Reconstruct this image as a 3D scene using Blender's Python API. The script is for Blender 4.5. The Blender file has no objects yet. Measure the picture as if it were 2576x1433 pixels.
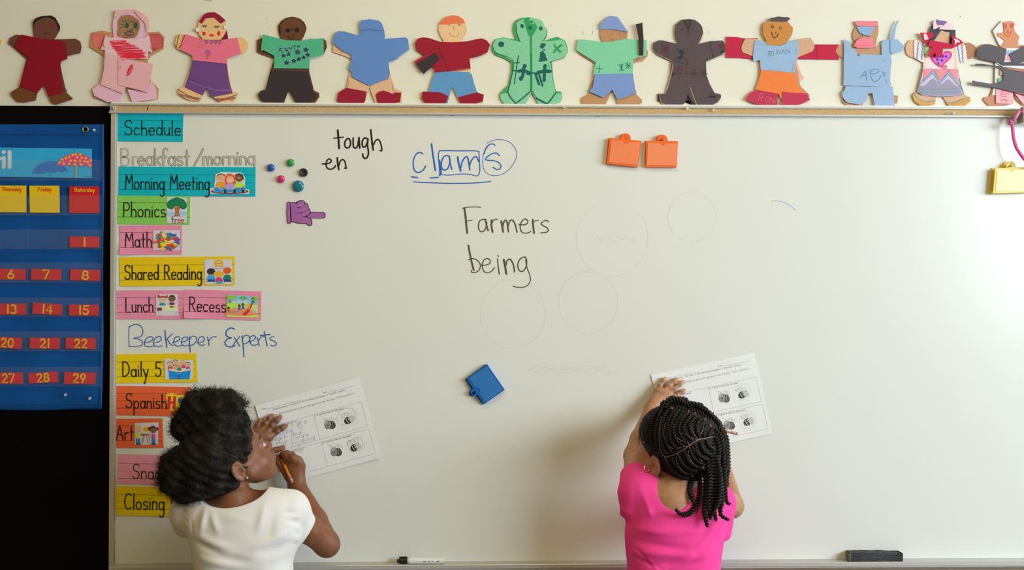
import bpy, bmesh, math, random
import numpy as np
from mathutils import Vector, Matrix
random.seed(7)
SC = bpy.context.scene
COL = SC.collection
# ------------------------------------------------------------------ camera
W, H, F = 2576.0, 1433.0, 3040.0
D0 = 3.2                      # camera distance from the wall
CAMZ = 1.45
YAW = math.atan(0.030)        # turned slightly to the right
PIT = math.atan(0.0147)       # tipped slightly up
CAMP = Vector((0.0, -D0, CAMZ))
fwd = Vector((math.sin(YAW)*math.cos(PIT), math.cos(YAW)*math.cos(PIT), math.sin(PIT))).normalized()
rgt = fwd.cross(Vector((0, 0, 1))).normalized()
upv = rgt.cross(fwd).normalized()
cam_d = bpy.data.cameras.new('camera')
cam = bpy.data.objects.new('camera', cam_d)
COL.objects.link(cam)
cam.matrix_world = Matrix((
    (rgt.x, upv.x, -fwd.x, CAMP.x), (rgt.y, upv.y, -fwd.y, CAMP.y),
    (rgt.z, upv.z, -fwd.z, CAMP.z), (0, 0, 0, 1)))
cam_d.sensor_width = 36.0
cam_d.lens = 36.0*F/W
cam_d.clip_start = 0.05
SC.camera = cam
# ------------------------------------------------------------------ world, light, exposure
world = bpy.data.worlds.new('room_air')
SC.world = world
world.use_nodes = True
bg = world.node_tree.nodes['Background']
bg.inputs[0].default_value = (1.0, 0.76, 0.34, 1)
bg.inputs[1].default_value = 0.29

def area(name, loc, target, sx, sy, power, col):
    l = bpy.data.lights.new(name, 'AREA')
    l.shape = 'RECTANGLE'; l.size = sx; l.size_y = sy
    l.energy = power; l.color = col
    o = bpy.data.objects.new(name, l)
    COL.objects.link(o)
    o.location = loc
    o.rotation_euler = (Vector(target)-Vector(loc)).to_track_quat('-Z', 'Y').to_euler()
    return o
area('window_daylight', (4.3, -2.8, 2.15), (0.2, 0, 1.45), 3.6, 1.5, 276, (0.79, 0.91, 1.0))
area('added_overhead_fill', (0.1, -1.5, 2.9), (0.1, -0.9, 0), 1.2, .5, 13, (1.0, 0.86, 0.52))  # warm fill lamp added overhead to brighten the upper middle of the wall
SC.view_settings.view_transform = 'Standard'
SC.view_settings.look = 'None'
SC.view_settings.exposure = 0.0
SC.view_settings.gamma = 1.0
SC.view_settings.use_curve_mapping = False
SC.cycles.max_bounces = 6
SC.cycles.use_denoising = True

# ------------------------------------------------------------------ mapping pixel + depth -> world
def P(px, py, d=0.0):
    r = fwd*F + rgt*(px-W/2) + upv*(H/2-py)
    t = (-d-CAMP.y)/r.y
    return CAMP + r*t
def PA(px, py, d=0.0): return np.array(P(px, py, d))
FR = {'A': (0, 0, 3.903), 'B': (620, 0, 4.1548), 'C': (1220, 0, 4.1548), 'D': (1800, 0, 4.942),
      'E': (2200, 0, 4.941), 'K': (0, 250, 3.497), 'L': (0, 640, 3.413), 'S': (270, 260, 4.478),
      'T': (270, 560, 4.2156), 'U': (270, 880, 3.333), 'V': (640, 300, 3.68), 'X': (1100, 500, 5.972),
      'O': (1480, 300, 9.908), 'Y': (2440, 260, 5.515), 'Z': (1140, 890, 9.556), 'M': (960, 1360, 10.733),
      'N': (2080, 1350, 10.733), 'G': (380, 930, 2.848), 'H': (1500, 870, 2.546), 'P': (620, 940, 4.94),
      'Q': (1600, 870, 5.511), 'I': (0, 0, 1.0)}
def pt(fr, x, y):
    ox, oy, s = FR[fr]
    return (ox+x/s, oy+y/s)
def pts(fr, s):
    return [pt(fr, *map(float, q.split(','))) for q in s.split()]

# ------------------------------------------------------------------ colour
def lin1(v):
    v = v/255.0
    return v/12.92 if v <= 0.04045 else ((v+0.055)/1.055)**2.4
def srgb(r, g, b): return (lin1(r), lin1(g), lin1(b))
def lightat(px):
    """rough light level on the wall at a column, used to work the paper's own colour out of the photo"""
    xs = (0, 300, 700, 1288, 1900, 2300, 2576)
    e = [(.54, .50, .37), (.60, .57, .44), (.73, .71, .57), (.88, .86, .74), (1.0, 1.0, .93), (1.06, 1.08, 1.04), (1.11, 1.14, 1.12)]
    return [float(np.interp(px, xs, [q[i] for q in e])) for i in range(3)]
def alb(r, g, b, px):
    E = lightat(px)
    q = [max(.004, c/e) for c, e in zip(srgb(r, g, b), E)]; m_ = max(q); k = .88/m_ if m_ > .88 else 1.0
    return tuple(c*k for c in q)

# ------------------------------------------------------------------ materials
def newmat(name):
    m = bpy.data.materials.new(name); m.use_nodes = True
    nt = m.node_tree
    return m, nt, nt.nodes['Principled BSDF']
def mat(name, col, rough=.6, metal=0.0, noise=0.06, nscale=60.0, bump=0.0, bscale=200.0, spec=.5, sss=0.0, coat=0.0):
    m, nt, b = newmat(name)
    tc = nt.nodes.new('ShaderNodeTexCoord')
    nz = nt.nodes.new('ShaderNodeTexNoise'); nz.inputs['Scale'].default_value = nscale
    nz.inputs['Detail'].default_value = 4
    nt.links.new(tc.outputs['Object'], nz.inputs['Vector'])
    mx = nt.nodes.new('ShaderNodeMix'); mx.data_type = 'RGBA'
    mx.inputs['A'].default_value = (*[max(0, c*(1-noise)) for c in col], 1)
    mx.inputs['B'].default_value = (*[min(1, c*(1+noise)) for c in col], 1)
    nt.links.new(nz.outputs['Fac'], mx.inputs['Factor'])
    nt.links.new(mx.outputs['Result'], b.inputs['Base Color'])
    b.inputs['Roughness'].default_value = rough
    b.inputs['Metallic'].default_value = metal
    b.inputs['Specular IOR Level'].default_value = spec
    if coat: b.inputs['Coat Weight'].default_value = coat; b.inputs['Coat Roughness'].default_value = .15
    if sss:
        b.inputs['Subsurface Weight'].default_value = sss
        b.inputs['Subsurface Radius'].default_value = (.012, .005, .003)
        b.inputs['Subsurface Scale'].default_value = 1.0
    if bump:
        n2 = nt.nodes.new('ShaderNodeTexNoise'); n2.inputs['Scale'].default_value = bscale
        n2.inputs['Detail'].default_value = 3
        nt.links.new(tc.outputs['Object'], n2.inputs['Vector'])
        bp = nt.nodes.new('ShaderNodeBump'); bp.inputs['Strength'].default_value = bump
        bp.inputs['Distance'].default_value = .002
        nt.links.new(n2.outputs['Fac'], bp.inputs['Height'])
        nt.links.new(bp.outputs['Normal'], b.inputs['Normal'])
    return m
def attrmat(name, rough=.7, noise=.06, nscale=350.0, spec=.3, sss=0.0, coat=0.0, bump=0.0, bscale=300.0, bdist=.001):
    """paper, print, skin: the thing's own colours come from a colour attribute"""
    m, nt, b = newmat(name)
    a = nt.nodes.new('ShaderNodeAttribute'); a.attribute_name = 'Col'
    tc = nt.nodes.new('ShaderNodeTexCoord')
    nz = nt.nodes.new('ShaderNodeTexNoise'); nz.inputs['Scale'].default_value = nscale
    nz.inputs['Detail'].default_value = 3
    nt.links.new(tc.outputs['Object'], nz.inputs['Vector'])
    mr = nt.nodes.new('ShaderNodeMapRange')
    mr.inputs['From Min'].default_value = .3; mr.inputs['From Max'].default_value = .7
    mr.inputs['To Min'].default_value = 1-noise; mr.inputs['To Max'].default_value = 1+noise
    nt.links.new(nz.outputs['Fac'], mr.inputs['Value'])
    vm = nt.nodes.new('ShaderNodeVectorMath'); vm.operation = 'SCALE'
    nt.links.new(a.outputs['Color'], vm.inputs[0]); nt.links.new(mr.outputs['Result'], vm.inputs['Scale'])
    nt.links.new(vm.outputs['Vector'], b.inputs['Base Color'])
    b.inputs['Roughness'].default_value = rough
    b.inputs['Specular IOR Level'].default_value = spec
    if coat: b.inputs['Coat Weight'].default_value = coat; b.inputs['Coat Roughness'].default_value = .12
    if sss:
        b.inputs['Subsurface Weight'].default_value = sss
        b.inputs['Subsurface Radius'].default_value = (.010, .004, .002)
        b.inputs['Subsurface Scale'].default_value = 1.0
    if bump:
        bp = nt.nodes.new('ShaderNodeBump'); bp.inputs['Strength'].default_value = bump
        bp.inputs['Distance'].default_value = bdist
        n2 = nt.nodes.new('ShaderNodeTexNoise'); n2.inputs['Scale'].default_value = bscale
        nt.links.new(tc.outputs['Object'], n2.inputs['Vector'])
        nt.links.new(n2.outputs['Fac'], bp.inputs['Height'])
        nt.links.new(bp.outputs['Normal'], b.inputs['Normal'])
    return m
PAPER = attrmat('construction_paper', rough=.85, noise=.07, nscale=420, spec=.2, bump=.25, bscale=500, bdist=.0006)
PRINT = attrmat('print_and_ink', rough=.6, noise=.03, spec=.3)
SHEET = attrmat('office_paper', rough=.75, noise=.012, nscale=60, spec=.25)
GLOSSCARD = attrmat('glossy_card', rough=.35, noise=.04, spec=.5)
BOARDINK = attrmat('marker_ink', rough=.4, noise=.12, nscale=300, spec=.4)

# ------------------------------------------------------------------ objects
def setp(o, label=None, cat=None, group=None, kind=None):
    if label: o['label'] = label
    if cat: o['category'] = cat
    if group: o['group'] = group
    if kind: o['kind'] = kind
    return o
def thing(name, label, cat, loc, group=None):
    o = bpy.data.objects.new(name, None); COL.objects.link(o)
    o.empty_display_size = .02
    o.location = loc
    return setp(o, label, cat, group)
def mesh(name, verts, faces, m, parent=None, origin=None, cols=None, smooth=False, label=None):
    """verts in world coordinates; stored relative to the parent thing or to origin"""
    off = Vector((0, 0, 0))
    if parent is not None:
        off = Vector(parent.get('_o', tuple(parent.location)))
    elif origin is not None: off = Vector(origin)
    me = bpy.data.meshes.new(name)
    V = np.asarray(verts, dtype=np.float64).reshape(-1, 3) - np.array(off)
    me.from_pydata(V.tolist(), [], [list(map(int, f)) for f in faces] if not isinstance(faces, np.ndarray) else faces.tolist())
    if cols is not None:
        ca = me.color_attributes.new('Col', 'FLOAT_COLOR', 'POINT')
        c = np.ones((len(V), 4), dtype=np.float32); c[:, :3] = np.asarray(cols, dtype=np.float32)
        ca.data.foreach_set('color', c.ravel())
    if smooth: me.polygons.foreach_set('use_smooth', [True]*len(me.polygons))
    me.materials.append(m); me.update()
    o = bpy.data.objects.new(name, me); COL.objects.link(o)
    if parent is not None:
        o.parent = parent
        if parent.type == 'MESH': o.location = (0, 0, 0)
        o['_o'] = tuple(off)
    else:
        o.location = off; o['_o'] = tuple(off)
    if label: o['label'] = label
    return o

class MB:
    """collects shapes (world coordinates) into one mesh"""
    def __init__(s): s.v = []; s.f = []; s.c = []
    def add(s, v, f, c=(1, 1, 1)):
        n = len(s.v); s.v += [tuple(q) for q in v]; s.f += [[n+i for i in g] for g in f]
        s.c += [c]*len(v)
    def box(s, a, b, c=(1, 1, 1)):
        (x0, y0, z0), (x1, y1, z1) = a, b
        s.add([(x0, y0, z0), (x1, y0, z0), (x1, y1, z0), (x0, y1, z0), (x0, y0, z1), (x1, y0, z1), (x1, y1, z1), (x0, y1, z1)],
              [(0, 3, 2, 1), (4, 5, 6, 7), (0, 1, 5, 4), (1, 2, 6, 5), (2, 3, 7, 6), (3, 0, 4, 7)], c)
    def prism(s, pw, ax, t, c=(1, 1, 1)):
        """pw outline (world, any plane), extruded by vector ax*t"""
        n = len(pw); ax = Vector(ax)*t
        s.add([Vector(q) for q in pw]+[Vector(q)+ax for q in pw],
              [list(range(n)), [n+i for i in reversed(range(n))]]+[(i, n+i, n+(i+1) % n, (i+1) % n) for i in range(n)], c)
    def tube(s, path, rad, n=8, c=(1, 1, 1), caps=True):
        path = [Vector(q) for q in path]
        if not hasattr(rad, '__len__'): rad = [rad]*len(path)
        up = Vector((0, 0, 1)); rings = []
        prev = None
        for i, p in enumerate(path):
            t = (path[min(i+1, len(path)-1)]-path[max(i-1, 0)])
            if t.length < 1e-9: t = Vector((1, 0, 0))
            t.normalize()
            if prev is None:
                a = t.cross(up)
                if a.length < .1: a = t.cross(Vector((0, 1, 0)))
            else: a = prev - t*prev.dot(t)
            a.normalize(); b = t.cross(a); prev = a
            rings.append([p+(a*math.cos(2*math.pi*k/n)+b*math.sin(2*math.pi*k/n))*rad[i] for k in range(n)])
        v = [q for r in rings for q in r]
        f = [(i*n+k, i*n+(k+1) % n, (i+1)*n+(k+1) % n, (i+1)*n+k) for i in range(len(path)-1) for k in range(n)]
        if caps: f += [list(reversed(range(n))), [(len(path)-1)*n+k for k in range(n)]]
        s.add(v, f, c)
    def lathe(s, c0, ax, prof, n=20, c=(1, 1, 1)):
        """prof: (distance along ax, radius)"""
        ax = Vector(ax).normalized(); a = ax.cross(Vector((0, 0, 1)))
        if a.length < .1: a = ax.cross(Vector((1, 0, 0)))
        a.normalize(); b = ax.cross(a); c0 = Vector(c0)
        v = [c0+ax*h+(a*math.cos(2*math.pi*k/n)+b*math.sin(2*math.pi*k/n))*max(r, 1e-5) for h, r in prof for k in range(n)]
        m_ = len(prof)
        f = [(i*n+k, i*n+(k+1) % n, (i+1)*n+(k+1) % n, (i+1)*n+k) for i in range(m_-1) for k in range(n)]
        f += [list(reversed(range(n))), [(m_-1)*n+k for k in range(n)]]
        s.add(v, f, c)
    def build(s, name, m, parent=None, origin=None, smooth=False, label=None):
        o = mesh(name, s.v, s.f, m, parent, origin, s.c, smooth, label)
        bm = bmesh.new(); bm.from_mesh(o.data)
        bmesh.ops.recalc_face_normals(bm, faces=bm.faces[:]); bm.to_mesh(o.data); bm.free()
        return o
def bevel(o, w=.001, seg=2):
    b = o.modifiers.new('bevel', 'BEVEL'); b.width = w; b.segments = seg; b.limit_method = 'ANGLE'
    return o

def smoothpath(p, n=6):
    """Catmull-Rom through 2-D or 3-D points"""
    p = [np.array(q, dtype=float) for q in p]
    if len(p) < 3: return p
    q = [2*p[0]-p[1]]+p+[2*p[-1]-p[-2]]
    out = []
    for i in range(1, len(q)-2):
        a, b, c, d = q[i-1:i+3]
        for k in range(n):
            t = k/n
            out.append(.5*((2*b)+(-a+c)*t+(2*a-5*b+4*c-d)*t*t+(-a+3*b-3*c+d)*t**3))
    out.append(p[-1]); return out

class Art:
    """flat drawing: coloured shapes and pen strokes laid on a plane, in photo pixels"""
    seg = 9.0; step = 0.000006
    def __init__(s, d, fn=None): s.v = []; s.f = []; s.c = []; s.d = d; s.fn = fn or P; s.k = 0
    hold = False; par = 0
    def _d(s):
        if s.hold: s.par += 1
        else: s.k += 1
        return s.d + s.k*s.step + (s.par % 5)*0.000011*s.hold
    def raw(s, p2, faces, col, d=None):
        d = s._d() if d is None else d
        n = len(s.v); s.v += [s.fn(x, y, d) for x, y in p2]
        s.f += [[n+i for i in g] for g in faces]; s.c += [col]*len(p2)
    def poly(s, p2, col): s.raw(p2, [list(range(len(p2)))], col)
    def ell(s, cx, cy, rx, ry=None, col=(0, 0, 0), rot=0, n=18, a0=0, a1=360):
        ry = ry or rx; c, sn = math.cos(math.radians(rot)), math.sin(math.radians(rot))
        q = []
        for k in range(n+(a1-a0 < 360)):
            t = math.radians(a0+(a1-a0)*k/n); x, y = rx*math.cos(t), -ry*math.sin(t)
            q.append((cx+x*c+y*sn, cy-x*sn+y*c))
        s.poly(q, col)
    def stroke(s, p2, w, col, smooth=True, closed=False, n=6, taper=0.0):
        p = smoothpath(p2, n) if smooth and len(p2) > 2 else [np.array(q, float) for q in p2]
        if s.fn is not P:      # follow a bent sheet closely
            q = [p[0]]
            for b_ in p[1:]:
                k_ = int(np.hypot(*(b_-q[-1]))/s.seg)
                a_ = q[-1]; q += [a_+(b_-a_)*(j+1)/(k_+1) for j in range(k_)]; q.append(b_)
            p = q
        d = s._d(); L = []; R = []
        m_ = len(p)
        for i in range(m_):
            t = p[min(i+1, m_-1)]-p[max(i-1, 0)]; l = np.hypot(*t)
            t = t/l if l > 1e-9 else np.array((1., 0.))
            ww = w/2 if not taper else w/2*(1-taper*abs(2*i/max(1, m_-1)-1)**2)
            nn = np.array((-t[1], t[0]))*ww
            L.append(p[i]+nn); R.append(p[i]-nn)
        s.raw(L+R, [(i, i+1, m_+i+1, m_+i) for i in range(m_-1)], col, d)
        if w > .9:
            for q in (p[0], p[-1]):
                s.raw([(q[0]+w/2*math.cos(a), q[1]+w/2*math.sin(a)) for a in [k*math.pi/4 for k in range(8)]], [list(range(8))], col, d+.000004)
    def text(s, txt, p0, p1, xh, w, col, asc=2.0, slant=0.0, wob=0.0, fit=True, gap=.32):
        """single-stroke print lettering from p0 to p1 along the baseline; xh = x-height in pixels"""
        lay = []; x = 0.0
        for ch in txt:
            if ch == ' ': x += .9; continue
            g, wd = GLYPH.get(ch, GLYPH['o'])
            lay.append((g, x)); x += wd+gap
        tot = x-gap
        s._d(); s.hold = True
        ux, uy = p1[0]-p0[0], p1[1]-p0[1]; L = math.hypot(ux, uy); ux /= L; uy /= L
        sx = L/tot if fit else xh
        for g, gx in lay:
            jy = random.uniform(-wob, wob)*xh; js = 1+random.uniform(-wob, wob)
            for st in g:
                q = []
                for (a, b) in st:
                    bb = b if b <= 1 else 1+(b-1)*(asc-1)
                    X = (gx+a)*sx+slant*bb*xh; Y = bb*xh*js+jy
                    q.append((p0[0]+ux*X+uy*Y, p0[1]+uy*X-ux*Y))
                s.stroke(q, w, col, smooth=False)
        s.hold = False
    def build(s, name, parent, m=None, label=None, origin=None):
        return mesh(name, s.v, s.f, m or PRINT, parent, origin, s.c, label=label)

def arc(cx, cy, rx, ry, a0, a1, n=None):
    n = n or max(3, int(abs(a1-a0)/24))
    return [(cx+rx*math.cos(math.radians(a0+(a1-a0)*k/n)), cy+ry*math.sin(math.radians(a0+(a1-a0)*k/n))) for k in range(n+1)]
_o = arc(.45, .5, .43, .5, 50, 410)
GLYPH = {
 'a': ([arc(.43, .5, .41, .5, 50, 410), [(.86, 1), (.86, 0)]], .88), 'b': ([[(.06, 2), (.06, 0)], arc(.48, .5, .42, .5, 180, 540)], .9),
 'c': ([arc(.46, .5, .44, .5, 45, 315)], .8), 'd': ([arc(.43, .5, .41, .5, 0, 360), [(.86, 2), (.86, 0)]], .88),
 'e': ([[(.04, .52), (.88, .52)]+arc(.46, .5, .42, .5, 4, 318)], .88), 'f': ([arc(.5, 1.68, .28, .32, 30, 180)+[(.22, 0)], [(0, 1), (.6, 1)]], .62),
 'g': ([arc(.43, .5, .41, .5, 0, 360), [(.86, 1), (.86, -.5)]+arc(.48, -.5, .38, .45, 0, -150)], .88),
 'h': ([[(.06, 2), (.06, 0)], [(.06, .5)]+arc(.44, .58, .38, .42, 180, 0)+[(.82, 0)]], .84), 'i': ([[(.08, 1), (.08, 0)], [(.08, 1.38), (.08, 1.42)]], .16),
 'k': ([[(.06, 2), (.06, 0)], [(.72, 1), (.08, .45)], [(.25, .6), (.78, 0)]], .8), 'l': ([[(.08, 2), (.08, 0)]], .16),
 'm': ([[(.05, 1), (.05, 0)], [(.05, .55)]+arc(.33, .6, .28, .4, 180, 0)+[(.61, 0)], [(.61, .55)]+arc(.89, .6, .28, .4, 180, 0)+[(1.17, 0)]], 1.2),
 'n': ([[(.05, 1), (.05, 0)], [(.05, .55)]+arc(.42, .58, .37, .42, 180, 0)+[(.79, 0)]], .82), 'o': ([_o], .9),
 'p': ([[(.06, 1), (.06, -.95)], arc(.48, .5, .42, .5, 180, 540)], .9), 'q': ([arc(.43, .5, .41, .5, 0, 360), [(.86, 1), (.86, -.95), (1.0, -.7)]], .95),
 'r': ([[(.05, 1), (.05, 0)], [(.05, .55)]+arc(.38, .6, .33, .4, 180, 50)], .6),
 's': ([arc(.38, .75, .32, .25, 35, 260)+arc(.38, .25, .36, .26, 80, -145)], .76), 't': ([[(.3, 1.75), (.3, 0)], [(0, 1.05), (.62, 1.05)]], .62),
 'u': ([[(.05, 1)]+arc(.42, .42, .37, .42, 180, 360)+[(.79, 1)], [(.79, 1), (.79, 0)]], .84), 'v': ([[(0, 1), (.4, 0), (.8, 1)]], .8),
 'w': ([[(0, 1), (.28, 0), (.55, 1), (.83, 0), (1.1, 1)]], 1.1), 'x': ([[(0, 1), (.75, 0)], [(.75, 1), (0, 0)]], .75),
 'y': ([[(0, 1), (.4, .05)], [(.82, 1), (.2, -.95)]], .82), 'z': ([[(0, 1), (.7, 1), (0, 0), (.7, 0)]], .7),
 'A': ([[(0, 0), (.6, 2), (1.2, 0)], [(.22, .75), (.98, .75)]], 1.2), 'B': ([[(.05, 0), (.05, 2)], [(.05, 2)]+arc(.45, 1.52, .5, .48, 90, -90)+[(.05, 1.04)]+arc(.5, .52, .58, .52, 90, -90)+[(.05, 0)]], 1.1),
 'C': ([arc(.7, 1, .66, 1, 48, 312)], 1.2), 'D': ([[(.05, 0), (.05, 2)], [(.05, 2)]+arc(.25, 1, .9, 1, 90, -90)+[(.05, 0)]], 1.15),
 'E': ([[(1, 2), (.05, 2), (.05, 0), (1, 0)], [(.05, 1.05), (.85, 1.05)]], 1.0), 'F': ([[(1, 2), (.05, 2), (.05, 0)], [(.05, 1.05), (.8, 1.05)]], 1.0),
 'H': ([[(.05, 0), (.05, 2)], [(1.05, 0), (1.05, 2)], [(.05, 1), (1.05, 1)]], 1.1), 'I': ([[(.3, 0), (.3, 2)], [(0, 0), (.6, 0)], [(0, 2), (.6, 2)]], .6),
 'K': ([[(.05, 0), (.05, 2)], [(1, 2), (.05, .95)], [(.3, 1.2), (1.05, 0)]], 1.05), 'L': ([[(.05, 2), (.05, 0), (.95, 0)]], .95),
 'M': ([[(0, 0), (.15, 2), (.7, .75), (1.25, 2), (1.4, 0)]], 1.4), 'N': ([[(.05, 0), (.05, 2), (1.1, 0), (1.1, 2)]], 1.15),
 'O': ([arc(.7, 1, .68, 1, 0, 360)], 1.4), 'P': ([[(.05, 0), (.05, 2)], [(.05, 2)]+arc(.45, 1.45, .55, .55, 90, -90)+[(.05, .9)]], 1.0),
 'R': ([[(.05, 0), (.05, 2)], [(.05, 2)]+arc(.42, 1.5, .52, .5, 90, -90)+[(.05, 1), (.4, 1), (1.05, 0)]], 1.08),
 'S': ([arc(.58, 1.52, .5, .48, 20, 250)+arc(.55, .52, .55, .52, 72, -160)], 1.12), 'T': ([[(.5, 0), (.5, 2)], [(0, 2), (1.0, 2)]], 1.0),
 'U': ([[(.05, 2)]+arc(.55, .5, .5, .5, 180, 360)+[(1.05, 2)]], 1.1), 'V': ([[(0, 2), (.6, 0), (1.2, 2)]], 1.2),
 'W': ([[(0, 2), (.35, 0), (.75, 1.5), (1.15, 0), (1.5, 2)]], 1.5),
 '0': ([arc(.55, 1, .5, 1, 0, 360)], 1.1), '1': ([[(.15, 2), (.15, 0)]], .3), '2': ([arc(.5, 1.45, .45, .52, 160, -35)+[(.05, 0), (1, 0)]], 1.0),
 '3': ([arc(.45, 1.5, .42, .48, 150, -90)+arc(.45, .52, .5, .52, 90, -150)], 1.0), '4': ([[(.8, 0), (.8, 2), (.0, .6), (1.1, .6)]], 1.1),
 '5': ([[(.95, 2), (.15, 2), (.1, 1.1)]+arc(.45, .62, .5, .6, 110, -150)], 1.0), '6': ([[(.7, 2), (.15, .95)]+arc(.52, .58, .46, .56, 150, 510)], 1.0),
 '7': ([[(0, 2), (1, 2), (.35, 0)]], 1.0), '8': ([arc(.5, 1.48, .4, .46, -90, 270)+arc(.5, .52, .48, .52, 90, -270)], 1.0),
 '9': ([arc(.48, 1.4, .44, .56, -30, 330)+[(.35, 0)]], 1.0), '.': ([[(.05, 0), (.07, 0)]], .2), ':': ([[(.05, 0), (.07, 0)], [(.05, .7), (.07, .7)]], .2),
 '?': ([arc(.4, 1.55, .36, .4, 160, -70)+[(.4, .6)], [(.4, 0), (.42, 0)]], .8), "'": ([[(.05, 2), (.05, 1.6)]], .12), '_': ([[(0, -.1), (1, -.1)]], 1.0),
 '/': ([[(.9, 2), (0, 0)]], .9),
}
def paper(name, outline, d, col, parent=None, t=.0008, m=None, label=None, origin=None, wave=0.0):
    """a cut sheet with real thickness; outline in photo pixels; d = distance of its front from the wall"""
    n = len(outline)
    fr = [P(x, y, d) for x, y in outline]; bk = [q+Vector((0, t, 0)) for q in fr]
    area2 = sum(outline[i][0]*outline[(i+1) % n][1]-outline[(i+1) % n][0]*outline[i][1] for i in range(n))
    fo = list(range(n)) if area2 < 0 else list(reversed(range(n)))
    faces = [fo, [n+i for i in reversed(fo)]]
    for a in range(n):
        i, j = fo[a], fo[(a+1) % n]
        faces.append((i, n+i, n+j, j))
    return mesh(name, fr+bk, faces, m or PAPER, parent, origin, [col]*(2*n), label=label)
def bentsheet(name, c4, d, col, parent=None, amp=.002, nx=14, ny=6, t=.0004, m=None, label=None, origin=None, corner=None, lift=None):
    """rectangular sheet (TL,TR,BR,BL in pixels) with gentle waves and lifted corners"""
    (x0, y0), (x1, y1), (x2, y2), (x3, y3) = c4
    rs = random.Random(str(name)+str(x0)); ph = rs.uniform(0, 6); V = []
    for j in range(ny+1):
        v = j/ny
        for i in range(nx+1):
            u = i/nx
            X = (x0*(1-u)+x1*u)*(1-v)+(x3*(1-u)+x2*u)*v
            Y = (y0*(1-u)+y1*u)*(1-v)+(y3*(1-u)+y2*u)*v
            dd = d+amp*(.5+.5*math.sin(u*5+ph+v*1.3))*(.4+.6*abs(2*v-1))
            if lift: dd += lift(u, v)
            V.append(P(X, Y, dd))
    n = len(V); idx = lambda i, j: j*(nx+1)+i
    f = [(idx(i, j), idx(i, j+1), idx(i+1, j+1), idx(i+1, j)) for j in range(ny) for i in range(nx)]
    V2 = V+[q+Vector((0, t, 0)) for q in V]
    f2 = f+[tuple(n+k for k in reversed(g)) for g in f]
    nf = len(f2)
    rim = [idx(i, 0) for i in range(nx+1)]+[idx(nx, j) for j in range(1, ny+1)]+[idx(i, ny) for i in range(nx-1, -1, -1)]+[idx(0, j) for j in range(ny-1, 0, -1)]
    M_ = np.linalg.inv(np.array([((x1-x0)/2+(x2-x3)/2, (x3-x0)/2+(x2-x1)/2), ((y1-y0)/2+(y2-y3)/2, (y3-y0)/2+(y2-y1)/2)]))
    def depth(X, Y):
        u, v = M_ @ (np.array((X, Y))-np.array((x0, y0))); u = min(max(u, 0), 1); v = min(max(v, 0), 1)
        dd = d+amp*(.5+.5*math.sin(u*5+ph+v*1.3))*(.4+.6*abs(2*v-1))
        return dd+(lift(u, v) if lift else 0)
    global LASTDEPTH
    LASTDEPTH = depth
    b0 = len(V2); V2 = V2+[V2[i] for i in rim]+[V2[n+i] for i in rim]; R_ = len(rim)
    for a in range(R_):
        b2 = (a+1) % R_; f2.append((b0+a, b0+b2, b0+R_+b2, b0+R_+a))
    return mesh(name, V2, f2, m or PAPER, parent, origin, [col]*len(V2), smooth=True, label=label)
# ================================================================== the setting
wallmat = mat('cream_wall_paint', (.83, .81, .70), rough=.55, noise=.015, nscale=6, bump=.08, bscale=90, spec=.3)
lowwall = mat('tan_lower_wall', (.50, .44, .35), rough=.7, noise=.04, nscale=20)
boardmat = mat('white_enamel', (.80, .82, .785), rough=.24, noise=.012, nscale=5, spec=.5)
alu = mat('brushed_aluminium', (.56, .555, .53), rough=.42, metal=.35, noise=.06, nscale=160, spec=.5)
cork = mat('cork', (.60, .40, .20), rough=.9, noise=.42, nscale=330, bump=.5, bscale=260, spec=.1)
blackfab = mat('black_fabric', (.0035, .0032, .003), rough=.95, noise=.4, nscale=300, spec=.05)
bluefab = mat('blue_nylon', (.004, .085, .34), rough=.75, noise=.08, nscale=500, bump=.12, bscale=500, spec=.15)
clearvinyl, _nt, _b = newmat('clear_vinyl')
_b.inputs['Base Color'].default_value = (.55, .60, .66, 1); _b.inputs['Roughness'].default_value = .22
_b.inputs['Alpha'].default_value = .075; _b.inputs['Specular IOR Level'].default_value = .7
floormat = mat('grey_floor_tile', (.20, .17, .13), rough=.35, noise=.1, nscale=8)
glassmat, _nt, _b = newmat('window_glass')
_b.inputs['Base Color'].default_value = (1, 1, 1, 1); _b.inputs['Roughness'].default_value = .02
_b.inputs['Transmission Weight'].default_value = 1; _b.inputs['IOR'].default_value = 1.01
whitepaint = mat('white_window_paint', (.8, .8, .78), rough=.4)

def structure(o, label=None):
    o['kind'] = 'structure'
    if label: o['label'] = label
    return o
XR = P(2576, 700).x
b = MB(); b.box((-3.6, 0, 0), (4.6, .12, 2.9))
structure(b.build('wall_back', wallmat), 'cream painted classroom wall behind the whiteboard')
b = MB(); b.box((-3.6, -8, -.06), (4.6, .0, 0))
structure(b.build('floor', floormat), 'grey classroom floor')
b = MB(); wy0, wy1, wz0, wz1 = -4.7, -.95, 1.2, 2.8
b.box((4.48, wy1, 0), (4.6, 0, 2.9)); b.box((4.48, -8, 0), (4.6, wy0, 2.9))
b.box((4.48, wy0, 0), (4.6, wy1, wz0)); b.box((4.48, wy0, wz1), (4.6, wy1, 2.9))
structure(b.build('wall_right', wallmat), 'cream side wall with the window')
b = MB()
for z in (wz0, wz1-.06): b.box((4.47, wy0, z), (4.56, wy1, z+.06))
for y in (wy0, wy0+(wy1-wy0)/3-.03, wy0+(wy1-wy0)*2/3-.03, wy1-.06): b.box((4.47, y, wz0), (4.56, y+.06, wz1))
w1 = structure(b.build('window_1', whitepaint), 'white framed classroom window')
b = MB(); b.box((4.53, wy0, wz0), (4.535, wy1, wz1)); b.build('pane', glassmat, w1)

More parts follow.
